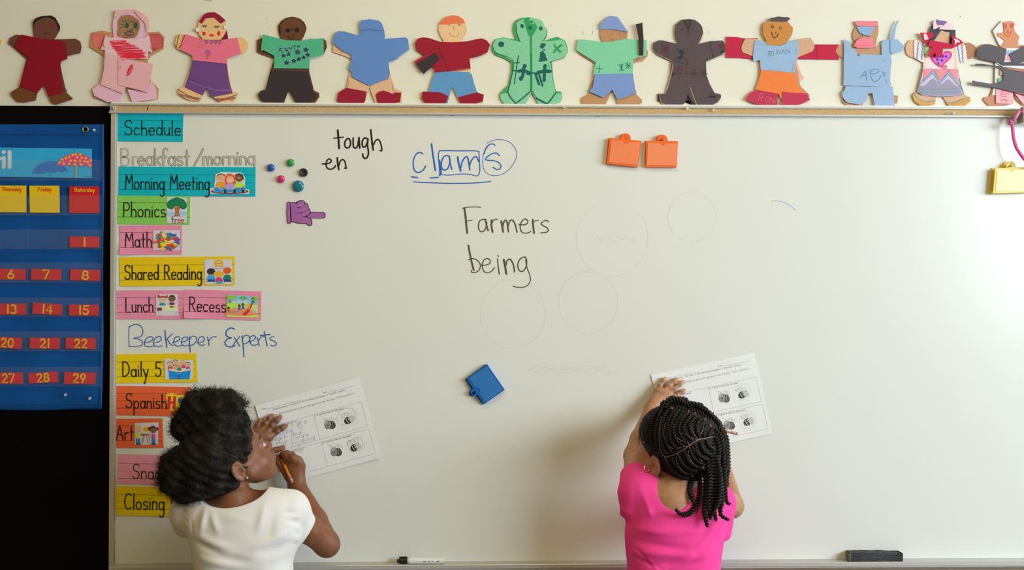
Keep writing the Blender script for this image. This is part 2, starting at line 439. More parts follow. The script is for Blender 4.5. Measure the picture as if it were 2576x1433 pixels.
# --- whiteboard ------------------------------------------------------
X0 = P(277, 420, .02).x
XE = P(2576, 800).x+.45
zt = P(1288, 289, .014).z                 # lower edge of the cork rail
ztray = P(1288, 1419, .055).z             # lip of the tray
board = thing('whiteboard', 'large white magnetic whiteboard with aluminium frame and cork rail along its top', 'whiteboard', (0, 0, ztray))
b = MB(); b.box((X0, -.012, ztray-.012), (XE, 0, zt+.03)); b.build('writing_surface', boardmat, board)
# left rail of the frame
b = MB(); xr = P(292, 800, .018).x
b.box((P(273, 1433, .02).x, -.02, P(277, 1560, .02).z), (xr-.003, 0, zt+.002)); b.box((xr-.003, -.0145, ztray), (xr, 0, zt))
bevel(b.build('side_rail', alu, board), .0012)
def zat(py, d): return P(1288, py, d).z
rail = b = MB()
z1, z2, z3, z4 = zat(289.2, .024), zat(284, .024), zat(269.6, .024), zat(264.6, .024)
xl = P(273, 283, .024).x; xl2 = P(275, 262, .024).x
b.box((xl, -.024, z1), (XE, 0, z2)); o = b.build('cork_rail_lower_edge', alu, board); bevel(o, .001)
b = MB(); b.box((xl2, -.024, z3), (XE, 0, z4)); bevel(b.build('cork_rail_upper_edge', alu, board), .001)
b = MB(); b.box((P(291, 270, .02).x, -.019, z2), (XE, 0, z3)); cs = b.build('cork_strip', cork, board)
b = MB(); b.box((xl2+.0005, -.0225, z2), (P(291, 270, .0225).x, 0, z3)); ec = b.build('end_cap', alu, board); bevel(ec, .0008)
b = MB(); b.lathe(P(283, 272, .0225), (0, -1, 0), [(0, .0045), (.001, .0043), (.002, .003), (.0023, .001)], 16)
b.build('screw', mat('steel_screw', (.6, .6, .55), rough=.25, metal=1), ec, smooth=True)
a = Art(.0195)
a.stroke([(373, 265.5), (371.5, 271), (370.5, 277)], 1.8, (.02, .02, .02)); a.build('pencil_line', cs)
# tray
b = MB(); xt = P(290, 1418, .03).x
lip = -.055
prof = [(0, 0), (-.012, 0), (-.0125, -.0005), (-.052, -.004), (-.053, .0005), (lip, .0005), (lip-.001, -.001), (lip-.001, -.0095), (lip+.002, -.0105), (lip+.002, -.014), (0, -.02)]
vl = [(P(275, 1425, .055).x, y, ztray+z) for y, z in prof]; vr = [(XE, y, ztray+z) for y, z in prof]
n = len(prof)
b.add(vl+vr, [list(range(n)), [n+i for i in reversed(range(n))]]+[(i, (i+1) % n, n+(i+1) % n, n+i) for i in range(n)])
tray = b.build('marker_tray', alu, board)
# plain lower wall under the board
b = MB(); b.box((-3.6, -.004, .12), (4.48, 0, ztray-.03))
structure(b.build('trim_1', lowwall), 'tan wall covering under the whiteboard')
b = MB(); b.box((-3.6, -.02, 0), (4.48, 0, .12)); structure(b.build('baseboard_back', mat('dark_baseboard', (.05, .045, .04))), 'dark baseboard')

# handwriting on the board ------------------------------------------------
BD = .0125
INK = alb(28, 26, 24, 900); FADE = (.11, .10, .075); BLU = (.035, .16, .50); BLU2 = (.02, .14, .60)
def hand(name, label, strokes, col, w, frame):
    a = Art(BD)
    for s in strokes:
        ww = w
        if isinstance(s, tuple): s, ww = s
        a.stroke(pts(frame, s), ww, col, n=8)
    return a.build('handwriting', board, BOARDINK, label)
hand('tough', 'black marker word tough', [('772,100 778,180 785,268', 5), ('735,175 780,170 826,165', 3), ('862,178 842,200 836,235 850,262 872,262 888,240 890,205 876,180 862,178', 4),
  ('915,172 914,225 920,258 940,266 958,240 962,200', 4), ('968,170 972,220 976,266', 4.6), ('1045,178 1022,172 1002,195 998,235 1012,258 1032,245 1048,205 1050,180', 4), ('1052,180 1048,240 1056,310 1045,350 1025,362 1008,348 1002,320', 4),
  ('1078,97 1084,160 1090,220 1100,284', 4.5), ('1100,240 1120,200 1142,186 1160,200 1174,240 1180,286 1164,290', 3.6)], INK, 4, 'V')
hand('en', 'black marker letters en', ['628,412 660,412 700,402 712,385 698,368 680,372 666,400 668,440 690,460 715,460 740,445 752,428', ('768,355 772,410 782,464', 4.4), '782,430 795,390 815,372 835,385 845,420 848,455', ('835,452 854,450', 3)], INK, 3.6, 'V')
hand('clams', 'blue marker word clams with a box and a circle', ['1560,320 1540,308 1510,312 1482,350 1470,400 1478,460 1505,490 1540,485 1570,460 1585,430', ('1640,228 1655,340 1675,472', 4.2),
  ('1712,510 1718,520 1710,420 1704,340 1710,300 1730,290 1900,292 2065,294 2080,330 2088,470', 2.4), ('1710,510 1800,516 1900,506 1990,508 2055,524 2080,505 2088,470', 2.2),
  ('1712,380 1722,430 1728,505', 4.4), '1805,345 1780,335 1750,350 1732,400 1735,450 1755,468 1785,460 1805,420 1812,370', ('1805,340 1812,400 1828,462', 3.4),
  ('1882,348 1892,410 1910,478', 4.4), ('1910,450 1925,390 1955,348 1975,355 1985,400 1995,468', 3.4), ('1990,440 2005,390 2035,350 2060,350 2075,390', 3.2),
  ('2225,240 2200,226 2170,235 2140,270 2118,340 2114,420 2135,480 2180,512 2240,520 2310,500 2370,450 2415,380 2430,320 2410,260 2360,210 2290,188 2220,192 2150,222', 1.4),
  ('2228,240 2205,227 2175,236 2145,270 2125,320', 2.8), ('2270,335 2240,312 2200,318 2165,340 2140,365 2155,378 2210,382 2255,395 2282,425 2275,455 2245,464 2208,442', 2.8),
  ('1455,532 1480,535 1510,540', 3.4), ('1628,542 1660,540 1700,537', 3), ('1472,578 1600,585 1800,592 2000,590 2120,582 2188,574', 2.6)], BLU2, 3.2, 'V')
hand('Farmers', 'black marker word Farmers', [('410,150 425,260 438,400 452,512', 5), ('378,142 430,128 560,120 650,126', 2.2), ('445,335 480,325 524,322', 2),
  ('735,315 690,308 645,325 622,380 625,450 655,492 700,480 735,420 745,350', 3), ('722,308 740,390 760,465 770,470', 4), ('818,318 815,400 832,498', 4.6), ('818,380 840,330 870,308 905,308', 2.6),
  ('960,335 975,400 990,495', 4.6), ('985,420 1000,350 1025,320 1048,345 1060,420 1070,495', 3.6), ('1068,410 1085,345 1115,315 1150,340 1180,410 1198,500', 3.4),
  ('1225,382 1290,390 1345,375 1362,335 1335,305 1290,315 1255,370 1248,440 1275,500 1330,515 1380,505 1402,485', 2.8), ('1435,312 1442,400 1455,515', 4.6), ('1452,350 1480,325 1522,325', 2),
  ('1670,342 1640,322 1600,335 1560,368 1590,400 1650,435 1668,470 1640,500 1555,510', 2.8)], FADE, 3, 'X')
hand('being', 'black marker word being', [('468,700 490,820 520,960 548,1072', 4.6), ('465,915 520,895 580,910 630,950 648,1010 625,1075 570,1105 520,1102 515,1072', 2.6),
  ('652,995 720,995 780,975 798,935 765,898 715,905 680,960 680,1030 705,1090 760,1108 820,1082 860,1030', 2.6), ('905,900 915,1000 932,1130', 2.8), ('908,848 922,862', 2.6),
  ('1000,912 1018,1000 1038,1125', 5), ('1030,1000 1050,930 1085,905 1120,935 1150,1010 1160,1095', 3.6), ('1320,872 1270,885 1228,930 1210,1000 1230,1070 1280,1090 1325,1040 1345,970 1340,900', 3),
  ('1330,872 1335,960 1355,1050 1390,1140 1400,1220 1365,1290 1300,1325 1220,1328 1140,1312', 2.4)], FADE, 3, 'X')
hand('Beekeeper Experts', 'blue marker words Beekeeper Experts', [('232,1095 228,1200 232,1320', 1.8), ('232,1105 290,1078 345,1088 378,1140 360,1200 280,1225 330,1232 372,1262 360,1300 290,1312 232,1308', 2.2),
  '390,1272 440,1262 482,1240 478,1212 440,1210 400,1250 398,1300 440,1315 495,1305', '500,1270 545,1262 572,1235 560,1205 520,1215 490,1260 500,1300 540,1312 582,1302',
  ('612,1140 618,1220 632,1318', 3), ('690,1175 650,1215 625,1245', 2.2), '640,1240 665,1280 695,1302', '690,1268 740,1255 770,1230 750,1205 715,1225 705,1275 740,1308 790,1300', '790,1265 830,1255 855,1232 835,1210 800,1225 785,1270 815,1305 862,1298',
  ('870,1205 872,1280 880,1370', 2.8), '872,1240 900,1205 940,1210 945,1250 915,1290 878,1300', '955,1270 1005,1265 1030,1235 1010,1205 970,1225 965,1280 1000,1300 1035,1290', '1062,1210 1072,1250 1080,1300', '1078,1250 1110,1215 1158,1205',
  ('1350,1128 1310,1115 1270,1140 1258,1185 1290,1215 1315,1220 1270,1235 1248,1275 1270,1308 1320,1315 1355,1300', 3), '1345,1215 1375,1260 1405,1308', '1405,1205 1370,1250 1330,1300',
  ('1430,1200 1440,1300 1450,1422', 2.6), '1432,1230 1460,1195 1500,1200 1510,1240 1480,1275 1442,1285', '1505,1262 1550,1245 1572,1215 1550,1195 1515,1220 1520,1280 1560,1300 1595,1285', '1590,1215 1602,1260 1612,1305', '1605,1250 1630,1215 1665,1205',
  ('1665,1152 1678,1220 1695,1305', 2.6), ('1625,1195 1670,1190 1725,1184', 3.4), '1770,1205 1735,1215 1725,1235 1770,1255 1795,1280 1775,1305 1735,1300'], BLU, 2.3, 'T')
for c_, w_, nm in (((.25, .25, .21), 5.0, 1), ((.58, .58, .52), 2.6, 2)):
    a = Art(BD+(.0003 if nm == 2 else 0))
    for ww, p0, p1, xh in (('B', (153, 700), (250, 700), 96), ('r', (285, 697), (330, 697), 100), ('eak', (345, 696), (600, 694), 92), ('fast', (612, 697), (925, 697), 95)):
        a.text(ww, pt('S', *p0), pt('S', *p1), xh/4.478, w_, c_ if not (nm == 1 and ww in 'Br') else (.52, .52, .46), gap=.25)
    a.stroke(pts('S', '980,700 1030,610 1080,515'), w_, c_)
    a.text('morning', pt('S', 1080, 692), pt('S', 1660, 686), 90/4.478, w_, c_, gap=.25)
    a.build('handwriting', board, BOARDINK, 'faded grey outlined words Breakfast/morning')
# ghost marks
a = Art(BD-.0003)
GH = (.64, .70, .73); GH2 = (.69, .72, .71)
for cx, cy, r, c_ in ((1290, 790, 82, GH2), (1480, 760, 74, GH2), (1540, 600, 90, GH2), (1740, 545, 60, GH2)):
    a.stroke([(cx+r*math.cos(t), cy+r*1.05*math.sin(t)) for t in [k*.5-1 for k in range(13)]], 1.4, c_)
for k in range(14):
    x = 1330+k*14; a.stroke([(x, 930+(k % 3)*7), (x+26, 918+(k*5) % 22), (x+45, 938-(k % 4)*6)], 1.3, GH2)
for k in range(8): a.stroke([(1500+k*12, 590+(k % 2)*12), (1516+k*12, 610-(k % 3)*6)], 2, GH2)
a.stroke([(1940, 505), (1962, 506), (1984, 515), (2003, 529)], 1.4, (.22, .42, .70))
a.stroke([(1134, 290.8), (1138, 289.6), (1142, 291)], 2.2, (.15, .4, .7)); a.stroke([(1499, 292.5), (1503, 291), (1507, 292.6)], 2.4, (.15, .4, .7))
a.build('erased_marks', board, BOARDINK, 'faint ghosts of wiped blue drawings')['kind'] = 'stuff'
a = Art(.0004)
for q in ('1027,332 1022,360', '1124,322 1123,356', '2336,322 2332,352', '688,258 691,263'): a.stroke(pts('C', q), 1.0, (.3, .3, .32))
for q in ('212,188 216,204', '262,254 270,256'): a.stroke(pts('B', q), 1.1, (.6, .3, .15))
a.stroke(pts('E', '1060,200 1070,206'), 2, (.2, .2, .2)); a.stroke([(512, 0), (532, 1)], 2, (.5, .42, .3))
o = a.build('wall_marks', bpy.data.objects['wall_back'], PRINT, 'small pencil marks on the wall')

# --- black panel on the left -----------------------------------------
b = MB()
xa, xb = -2.9, X0-.001
b.box((xa, -.01, P(100, 1800, .01).z), (xb, -.0005, P(100, 266, .01).z))
o = b.build('black_panel', blackfab, origin=(-1.6, -.001, .9)); setp(o, 'black fabric covered bulletin panel left of the whiteboard, behind the blue calendar chart', 'bulletin board')
# ================================================================== calendar pocket chart
cz = P(130, 1030, .02)
chart = thing('pocket_chart', 'blue nylon calendar pocket chart with clear pockets hanging on the black panel', 'calendar', (P(-60, 700, .015).x, 0, cz.z))
def chartmesh():
    xs = np.linspace(-170, 262, 60); ys = np.linspace(312.5, 1030, 80); V = []
    for y in ys:
        for x in xs:
            t = (y-312)/718
            X = x + (-4.5*t)*(1 if x > 250 else max(0, x/262))+ (1.2*math.sin(y/60) if x > 250 else 0)
            dd = .0155 + .0012*math.sin(x/23+y/90)+.0012*math.sin(y/21+1.4*math.sin(x/55)) + .001*math.sin((x+y)/37)
            V.append(P(X, y+ (1.5*math.sin(x/50) if y > 1000 else 0), dd))
    nx = len(xs); f = [(j*nx+i, (j+1)*nx+i, (j+1)*nx+i+1, j*nx+i+1) for j in range(len(ys)-1) for i in range(nx-1)]
    o = mesh('fabric', V, f, bluefab, chart, smooth=True)
    s = o.modifiers.new('thick', 'SOLIDIFY'); s.thickness = .001; s.offset = -1
chartmesh()
a = Art(.0192)
seam = (.003, .04, .17); seaml = (.02, .12, .42)
a.stroke([(-150, 337), (90, 338), (256, 339.5)], 1.2, seam); a.stroke([(255.5, 314), (256, 660), (251, 1028)], 2.2, seam); a.stroke([(258.8, 314), (259, 660), (254, 1028)], 1.0, seaml)
a.stroke([(-150, 1016), (254, 1018)], 1.2, seam); a.stroke([(-150, 1018), (254, 1020)], .8, seaml)
a.build('seam', chart, PRINT)
ROWS = [(401.6, 454), (491, 541.5), (577, 626.5), (660.5, 711), (748, 797), (833, 883), (922, 971.5)]
for (ya, yb) in ROWS:
    b = MB(); V = []
    n = 24
    for j, y in enumerate((ya, (ya+yb)/2, yb)):
        for i in range(n+1):
            x = -165+i*(165+257-4.5*(ya-312)/718)/n
            V.append(P(x, y, .0255+.0009*math.sin(i*1.3+ya)+.0006*math.sin(i*2.9+j)-(.004 if j == 2 else 0)))
    m_ = n+1
    mesh('clear_pocket', V, [(j*m_+i, (j+1)*m_+i, (j+1)*m_+i+1, j*m_+i+1) for j in range(2) for i in range(n)], clearvinyl, chart, smooth=True)
a = Art(.0262)
st = (.06, .12, .32)
for (ya, yb) in ROWS:
    a.stroke([(-150, yb), (256-4.5*(ya-312)/718, yb)], .8, (.03, .07, .2))
    if ya > 480:
        for x in (161.5-2*(ya-490)/480, 71-2.5*(ya-490)/480, -20):
            a.stroke([(x, ya), (x-.3, yb+2)], .9, st)
a.build('stitching', chart, PRINT)
gm = mat('grommet_steel', (.75, .74, .68), rough=.22, metal=1)
def ring(name, c, ax, R, r, m, parent=None, origin=None, n=24, k=8, label=None, sx=1):
    b = MB(); ax = Vector(ax).normalized(); a_ = ax.cross(Vector((0, 0, 1)))
    if a_.length < .1: a_ = ax.cross(Vector((1, 0, 0)))
    a_.normalize(); b_ = ax.cross(a_); c = Vector(c); V = []; fs = []
    for i in range(n):
        t = 2*math.pi*i/n; rd = a_*math.cos(t)+b_*math.sin(t)
        for j in range(k):
            s_ = 2*math.pi*j/k; V.append(c+rd*(R+r*math.cos(s_))+ax*r*math.sin(s_))
    for i in range(n):
        for j in range(k): fs.append((i*k+j, i*k+(j+1) % k, ((i+1) % n)*k+(j+1) % k, ((i+1) % n)*k+j))
    b.add(V, fs); return b.build(name, m, parent, origin, smooth=True, label=label)
gc = P(*pt('K', 752, 263), .0195)
ring('grommet', gc, (0, 1, 0), .0068, .0014, gm, chart)
b = MB(); b.lathe(gc, (0, -1, 0), [(-.001, .0062), (.0002, .0062)], 20); b.build('grommet_hole', blackfab, chart)

def card(name, label, cat, poly_px, col, d=.0215, group=None, m=None):
    n = len(poly_px); cx = sum(q[0] for q in poly_px)/n; by = max(q[1] for q in poly_px)
    o = paper(name, poly_px, d, col, None, .0006, m or GLOSSCARD, origin=P(cx, by, d)); setp(o, label, cat, group)
    return o
RED = alb(164, 16, 22, 130); YEL = alb(226, 186, 12, 130); NUMY = alb(226, 165, 22, 130)
mc = card('month_card', 'light blue month card with umbrellas and white lettering in the top pocket', 'card',
          [(-170, 370), (0, 370.7), (231.2, 374), (231, 447.5), (0, 444.5), (-170, 443)], alb(38, 165, 196, 130))
a = Art(.0222)
Wc = alb(225, 226, 214, 60); cyd = alb(80, 185, 205, 120)
for (x, y0_, y1_, w_) in ((33, 513, 594, 36), (84, 462, 594, 36)): a.stroke(pts('K', f'{x},{y0_} {x},{y1_}'), w_/3.497, Wc, smooth=False)
a.ell(*pt('K', 33, 463), 20/3.497, 18/3.497, Wc); a.ell(*pt('K', -3, 520), 26/3.497, 16/3.497, Wc)
for x, ch in ((-130, 'A'), (-75, 'p'), (-28, 'r')): a.text(ch, (x, 425), (x+(24 if ch != 'r' else 18), 425), 20, 10, Wc)
for i in range(14):
    for j in range(6):
        x, y = 268+i*39, 462+j*40
        if x < 800 and y < 680: a.ell(*pt('K', x, y), 1.1, 2.2, cyd, n=6)
DB = alb(35, 92, 140, 120)
a.poly(pts('K', '285,652 305,610 350,570 400,548 445,540 500,548 550,575 590,615 607,640 585,630 565,628 548,640 525,630 505,630 485,645 465,637 445,637 405,640 385,652 365,642 345,657 325,645 305,648'), DB)
a.stroke(pts('K', '447,540 447,683'), .8, DB); a.stroke(pts('K', '445,520 445,545'), .8, DB)
MG = alb(196, 55, 96, 190)
a.poly(pts('K', '493,585 520,540 560,505 610,482 670,472 730,480 780,505 808,528 808,600 790,600 770,583 750,575 730,580 710,592 690,575 670,573 650,580 630,592 610,577 590,573 575,585 560,590 540,577 520,577'), MG)
for q in '525,556 562,562 608,565 660,570 712,572 790,580 548,528 580,516 622,538 660,538 704,540 745,544 772,550 800,535 610,505 640,488 680,508 720,512 755,515 666,482 706,484'.split():
    x, y = map(float, q.split(',')); a.ell(*pt('K', x, y), 3.2, 3.2, alb(232, 190, 40, 190), n=10)
a.stroke(pts('K', '670,575 668,686'), 3, alb(236, 160, 45, 190)); a.stroke(pts('K', '672,450 672,474'), 2, alb(236, 160, 45, 190))
a.stroke(pts('K', '745,678 795,678'), .8, (.02, .1, .15))
a.build('month_print', mc)
for nm, q, col, tcol, txt, t0, t1 in (('yellow', '-60,756 232,757 232,993 -60,990', YEL, alb(214, 80, 20, 60), 'Thursday', (20, 802), (188, 804)),
        ('yellow', '257,758 522,758 526,996 263,995', YEL, alb(214, 80, 20, 60), 'Friday', (337, 804), (452, 806)),
        ('red', '610,763 874,765 873,999 611,998', RED, alb(240, 180, 30, 200), 'Saturday', (655, 809), (830, 812)),
        ('yellow', '-390,754 -110,755 -110,990 -390,988', YEL, alb(214, 80, 20, 60), 'Wednesday', (-350, 800), (-150, 802))):
    o = card('weekday_card', f'{nm} weekday card reading {txt} in the pocket chart', 'card', pts('K', q), col, group='weekday cards in the pocket chart')
    a = Art(.0222); a.text(txt, pt('K', *t0), pt('K', *t1), 18/3.497, 2.1, tcol, asc=1.65, gap=.42); a.build('lettering', o)
nums = [('K', '614,1204 874,1206 874,1301 615,1300', '1', 743), ('L', '-30,120 222,124 220,217 -30,215', '6', 92), ('L', '268,121 525,127 523,220 265,215', '7', 394), ('L', '604,125 861,133 858,227 601,219', '8', 731),
        ('L', '-30,420 228,422 226,516 -30,514', '13', 100), ('L', '282,411 538,427 533,522 277,506', '14', 405), ('L', '592,429 848,431 846,525 593,522', '15', 720),
        ('L', '-70,700 190,716 186,810 -72,797', '20', 60), ('L', '256,712 516,715 512,811 254,805', '21', 383), ('L', '565,713 821,717 820,812 562,806', '22', 692),
        ('L', '-40,1012 196,1013 199,1108 -38,1110', '27', 70), ('L', '240,1020 495,1001 502,1095 248,1106', '28', 370), ('L', '553,1006 826,1014 815,1112 548,1108', '29', 680)]
WORDS = {'1': 'one', '6': 'six', '7': 'seven', '8': 'eight', '13': 'thirteen', '14': 'fourteen', '15': 'fifteen', '20': 'twenty', '21': 'twenty-one', '22': 'twenty-two', '27': 'twenty-seven', '28': 'twenty-eight', '29': 'twenty-nine'}
for fr, q, t, cx in nums:
    wk = {'1': 'under the Saturday card', '6': 'top full row, left column', '7': 'top full row, middle column', '8': 'top full row, right column', '13': 'second full row, left column', '14': 'second full row, middle column', '15': 'second full row, right column',
          '20': 'third full row, left column', '21': 'third full row, middle column', '22': 'third full row, right column', '27': 'bottom row, left column', '28': 'bottom row, middle column', '29': 'bottom row, right column'}[t]
    pq = pts(fr, q); s = FR[fr][2]
    o = card('number_card', f'red calendar card reading {WORDS[t]}, {wk}', 'card', pq, RED, group='red number cards in the pocket chart')
    a = Art(.0222); cy = sum(p_[1] for p_ in pq)/4; sl = (pq[1][1]-pq[0][1])/(pq[1][0]-pq[0][0])
    X = pt(fr, cx, 0)[0]; wd = {'1': 3}.get(t, 15 if len(t) == 1 else (23 if '1' in t else 30)); hh = 72/s
    a.text(t, (X-wd/2, cy+hh/2-sl*wd/2), (X+wd/2, cy+hh/2+sl*wd/2), hh/2, 4.4, NUMY, gap=.45)
    a.build('numeral', o)
# ---------------------------------------------------------------- clear push pins
pinm, _nt, _b = newmat('clear_plastic'); _b.inputs['Base Color'].default_value = (.85, .87, .88, 1); _b.inputs['Roughness'].default_value = .12
_b.inputs['Alpha'].default_value = .42
steel = mat('pin_steel', (.7, .7, .7), rough=.2, metal=1)
def pin(px, py, d, label, group='clear push pins', tilt=(0.15, -1, -.15)):
    c = P(px, py, d); o = thing('push_pin', label, 'push pin', c, group)
    b = MB(); b.lathe(c, tilt, [(.0, .001), (.0015, .0034), (.0025, .0034), (.004, .0021), (.008, .0019), (.0092, .0036), (.0105, .0036), (.011, .0024)], 16); b.build('grip', pinm, o, smooth=True)
    b = MB(); b.lathe(c, tilt, [(-.006, .0004), (.001, .0005)], 6); b.build('needle', steel, o)
pin(1417, 270, .019, 'clear push pin in the cork rail below the green paper doll')
pin(1726, 273, .019, 'clear push pin in the cork rail below the dark brown paper doll')
pin(1792, 277, .019, 'clear push pin in the cork rail right of the dark brown doll feet')
pin(2395, 285, .019, 'clear push pin in the cork rail under the doll with the drawn skirt')
pin(2388, 286, .019, 'clear push pin lying almost against another at the right end of the cork rail', tilt=(-.9, -1, 0))
pin(238, 327, .0185, 'clear push pin beside the metal grommet of the blue chart')
pin(166, 991, .0185, 'clear push pin below the card 22, left of the two bottom ones')
pin(227, 1000, .0185, 'clear push pin at the bottom right corner of the blue chart')

# ================================================================== schedule cards
K = alb(18, 18, 16, 420)
o_dep = {}
def strip(q, fr, col, txt, t0, t1, xh, label, lines, w=2.7, lift=None, amp=.0009):
    p4 = pts(fr, q); s = FR[fr][2]
    o = bentsheet('schedule_card', p4, .0135, col, None, amp=amp, label=label, origin=P(p4[3][0], p4[3][1], .0135), lift=lift)
    setp(o, label, 'card', 'schedule cards on the whiteboard')
    dep = LASTDEPTH; o_dep[o.name] = dep
    a = Art(0, lambda x, y, d: P(x, y, dep(x, y)+.00025+d))
    for k, (yl, yr) in enumerate(lines):
        A_, B_ = pt(fr, 0, yl), pt(fr, 0, yr); x0 = p4[0][0]+1; x1 = p4[1][0]-1
        if k == 1:
            n = int((x1-x0)/5.2)
            for i in range(n):
                u = i/n; u2 = (i+.55)/n
                a.stroke([(x0+(x1-x0)*u, A_[1]+(B_[1]-A_[1])*u), (x0+(x1-x0)*u2, A_[1]+(B_[1]-A_[1])*u2)], .7, K)
        else: a.stroke([(x0, A_[1]), (x1, B_[1])], .7, K)
    a.text(txt, pt(fr, *t0), pt(fr, *t1), xh/s, w, K, wob=.03, gap=.3)
    a.build('lettering', o)
    return o
def picture(o, q, fr, col=None, d=.0172):
    pq = pts(fr, q); d = max(o_dep[o.name](*p_) for p_ in pq)+.0007
    c = paper('picture', pts(fr, q), d, col or alb(215, 212, 205, 440), o, .0003, GLOSSCARD)
    return c, Art(d+.0004)
TEAL = alb(0, 148, 148, 400); LGRN = alb(112, 168, 66, 400); PINK = alb(218, 132, 145, 400); YLW = alb(240, 200, 18, 400); ORG = alb(228, 98, 48, 380)
YLW2 = alb(226, 192, 10, 350)
FRM = {}
strip('118,108 857,108 850,432 112,425', 'S', TEAL, 'Schedule', (195, 353), (825, 359), 82, 'teal card reading Schedule, topmost in the column at the board left edge', [(187, 198), (268, 280), (352, 362)])
ph = strip('112,1036 934,1045 927,1364 112,1360', 'S', LGRN, 'Phonics', (182, 1277), (655, 1279), 82, 'light green card reading Phonics with a tree picture', [(1112, 1117), (1195, 1200), (1277, 1281)])
mm = strip('130,710 1670,718 1668,1047 123,1038', 'S', TEAL, 'Morning Meeting', (205, 966), (1150, 970), 84, 'long teal card reading Morning Meeting with three children sitting on a rug', [(799, 808), (880, 892), (965, 973)], amp=.0012)
c_, a = picture(mm, '1155,952 1200,952 1218,800 1285,770 1510,778 1552,830 1550,965 1600,968 1598,1020 1157,1018', 'S')
px = 600
sk1, sk2, sk3 = alb(222, 168, 120, px), alb(240, 195, 150, px), alb(120, 76, 46, px)
S4 = 4.478
def e(a, fr, x, y, rx, ry, col, rot=0, n=16): s = FR[fr][2]; a.ell(*pt(fr, x, y), rx/s, ry/s, col, rot, n)
def pg(a, fr, s, col): a.poly(pts(fr, s), col)
def ln(a, fr, s, w, col): a.stroke(pts(fr, s), w, col)
e(a, 'S', 1378, 990, 215, 30, alb(150, 32, 32, px)); e(a, 'S', 1378, 985, 188, 20, alb(225, 222, 215, px))
BLp = alb(30, 130, 180, px)
for x in (1262, 1380, 1495): pg(a, 'S', f'{x-62},960 {x-50},945 {x+50},945 {x+62},965 {x+40},1005 {x},1000 {x-45},1008', BLp)
for x in (1326, 1434, 1530): pg(a, 'S', f'{x-12},970 {x+12},970 {x+12},1008 {x-12},1010', (.02, .02, .02))
pg(a, 'S', '1215,930 1240,885 1320,885 1330,945 1250,948', alb(236, 160, 40, px)); pg(a, 'S', '1440,930 1440,890 1520,890 1545,930 1500,950 1445,948', alb(160, 205, 50, px))
pg(a, 'S', '1325,880 1345,800 1380,790 1425,805 1450,900 1430,920 1330,920', alb(222, 92, 36, px))
e(a, 'S', 1282, 836, 52, 46, sk1); pg(a, 'S', '1232,830 1240,800 1280,787 1325,800 1334,828 1300,806 1265,806', alb(140, 90, 55, px))
e(a, 'S', 1485, 836, 50, 46, sk3); pg(a, 'S', '1432,820 1450,795 1485,787 1525,802 1538,850 1528,860 1510,815 1460,806', alb(66, 44, 30, px))
e(a, 'S', 1382, 858, 44, 40, sk2); pg(a, 'S', '1320,880 1325,830 1352,795 1385,792 1425,812 1445,880 1432,885 1420,835 1385,812 1350,830 1338,885', alb(222, 92, 36, px))
pg(a, 'S', '1335,940 1345,900 1425,900 1438,940 1410,962 1355,962', alb(185, 150, 205, px))
for x in (1270, 1380, 1478): e(a, 'S', x, 838, 14, 8, alb(228, 130, 105, px))
for x0_, x1_ in ((1245, 1300), (1335, 1370), (1440, 1400), (1540, 1480)): ln(a, 'S', f'{x0_},935 {(x0_+x1_)//2},960 {x1_},965', 2.4, sk1 if x0_ < 1500 else sk3)
a.build('drawing', c_)
c_, a = picture(ph, '671,1057 898,1062 896,1345 670,1347', 'S'); px = 440
pg(a, 'S', '676,1260 676,1230 720,1215 780,1225 850,1212 895,1225 895,1262 840,1275 740,1278', alb(175, 205, 210, px))
cr = '680,1170 677,1120 700,1095 720,1080 745,1072 780,1062 815,1070 850,1082 875,1105 892,1140 885,1175 855,1190 830,1180 815,1160 800,1155 775,1150 750,1160 740,1180 715,1190'
pg(a, 'S', '745,1275 765,1250 768,1200 750,1155 775,1165 790,1150 808,1165 830,1155 808,1200 808,1245 815,1270', alb(165, 95, 52, px))
pg(a, 'S', cr, alb(10, 110, 60, px)); ln(a, 'S', cr+' 680,1170', 1.0, (.01, .02, .01))
ln(a, 'S', '745,1275 765,1250 768,1200 752,1160', .9, (.02, .01, .01)); ln(a, 'S', '830,1158 808,1200 808,1245 815,1272', .9, (.02, .01, .01))
a.text('tr', pt('S', 722, 1345), pt('S', 785, 1345), 9, 1.5, (.03, .03, .03), gap=.3); a.text('ee', pt('S', 795, 1343), pt('S', 862, 1343), 9, 1.7, alb(190, 40, 45, px), gap=.25)
a.build('drawing', c_)
FRM = 0
o = strip('131,30 790,28 789,335 130,338', 'T', PINK, 'Math', (192, 258), (468, 256), 78, 'pink card reading Math with a picture of coloured pattern blocks', [(103, 104), (183, 184), (260, 262)],
          lift=lambda u, v: .005*max(0, (v-.6))*max(0, .3-u)*8)
c_, a = picture(o, '485,82 771,79 771,293 485,287', 'T')
rs = random.Random(5); pc = [alb(*q, 420) for q in ((190, 35, 50), (25, 90, 165), (10, 125, 85), (240, 210, 30), (205, 90, 40), (225, 205, 165), (190, 35, 50))]
for k in range(75):
    t = rs.uniform(0, 6.28); rr = math.sqrt(rs.random()); x, y = 628+130*rr*math.cos(t), 190+88*rr*math.sin(t)
    w_, h_ = rs.uniform(18, 32), rs.uniform(11, 18); r_ = rs.uniform(-.7, .7); sk = rs.uniform(-10, 10)
    q = [(-w_+sk, -h_), (w_+sk, -h_), (w_-sk, h_), (-w_-sk, h_)]
    a.poly([pt('T', x+u*math.cos(r_)-v*math.sin(r_), y+u*math.sin(r_)+v*math.cos(r_)) for u, v in q], pc[k % 7])
a.poly(pts('T', '563,212 598,206 630,215 628,245 595,258 563,243'), pc[3])
a.build('drawing', c_)
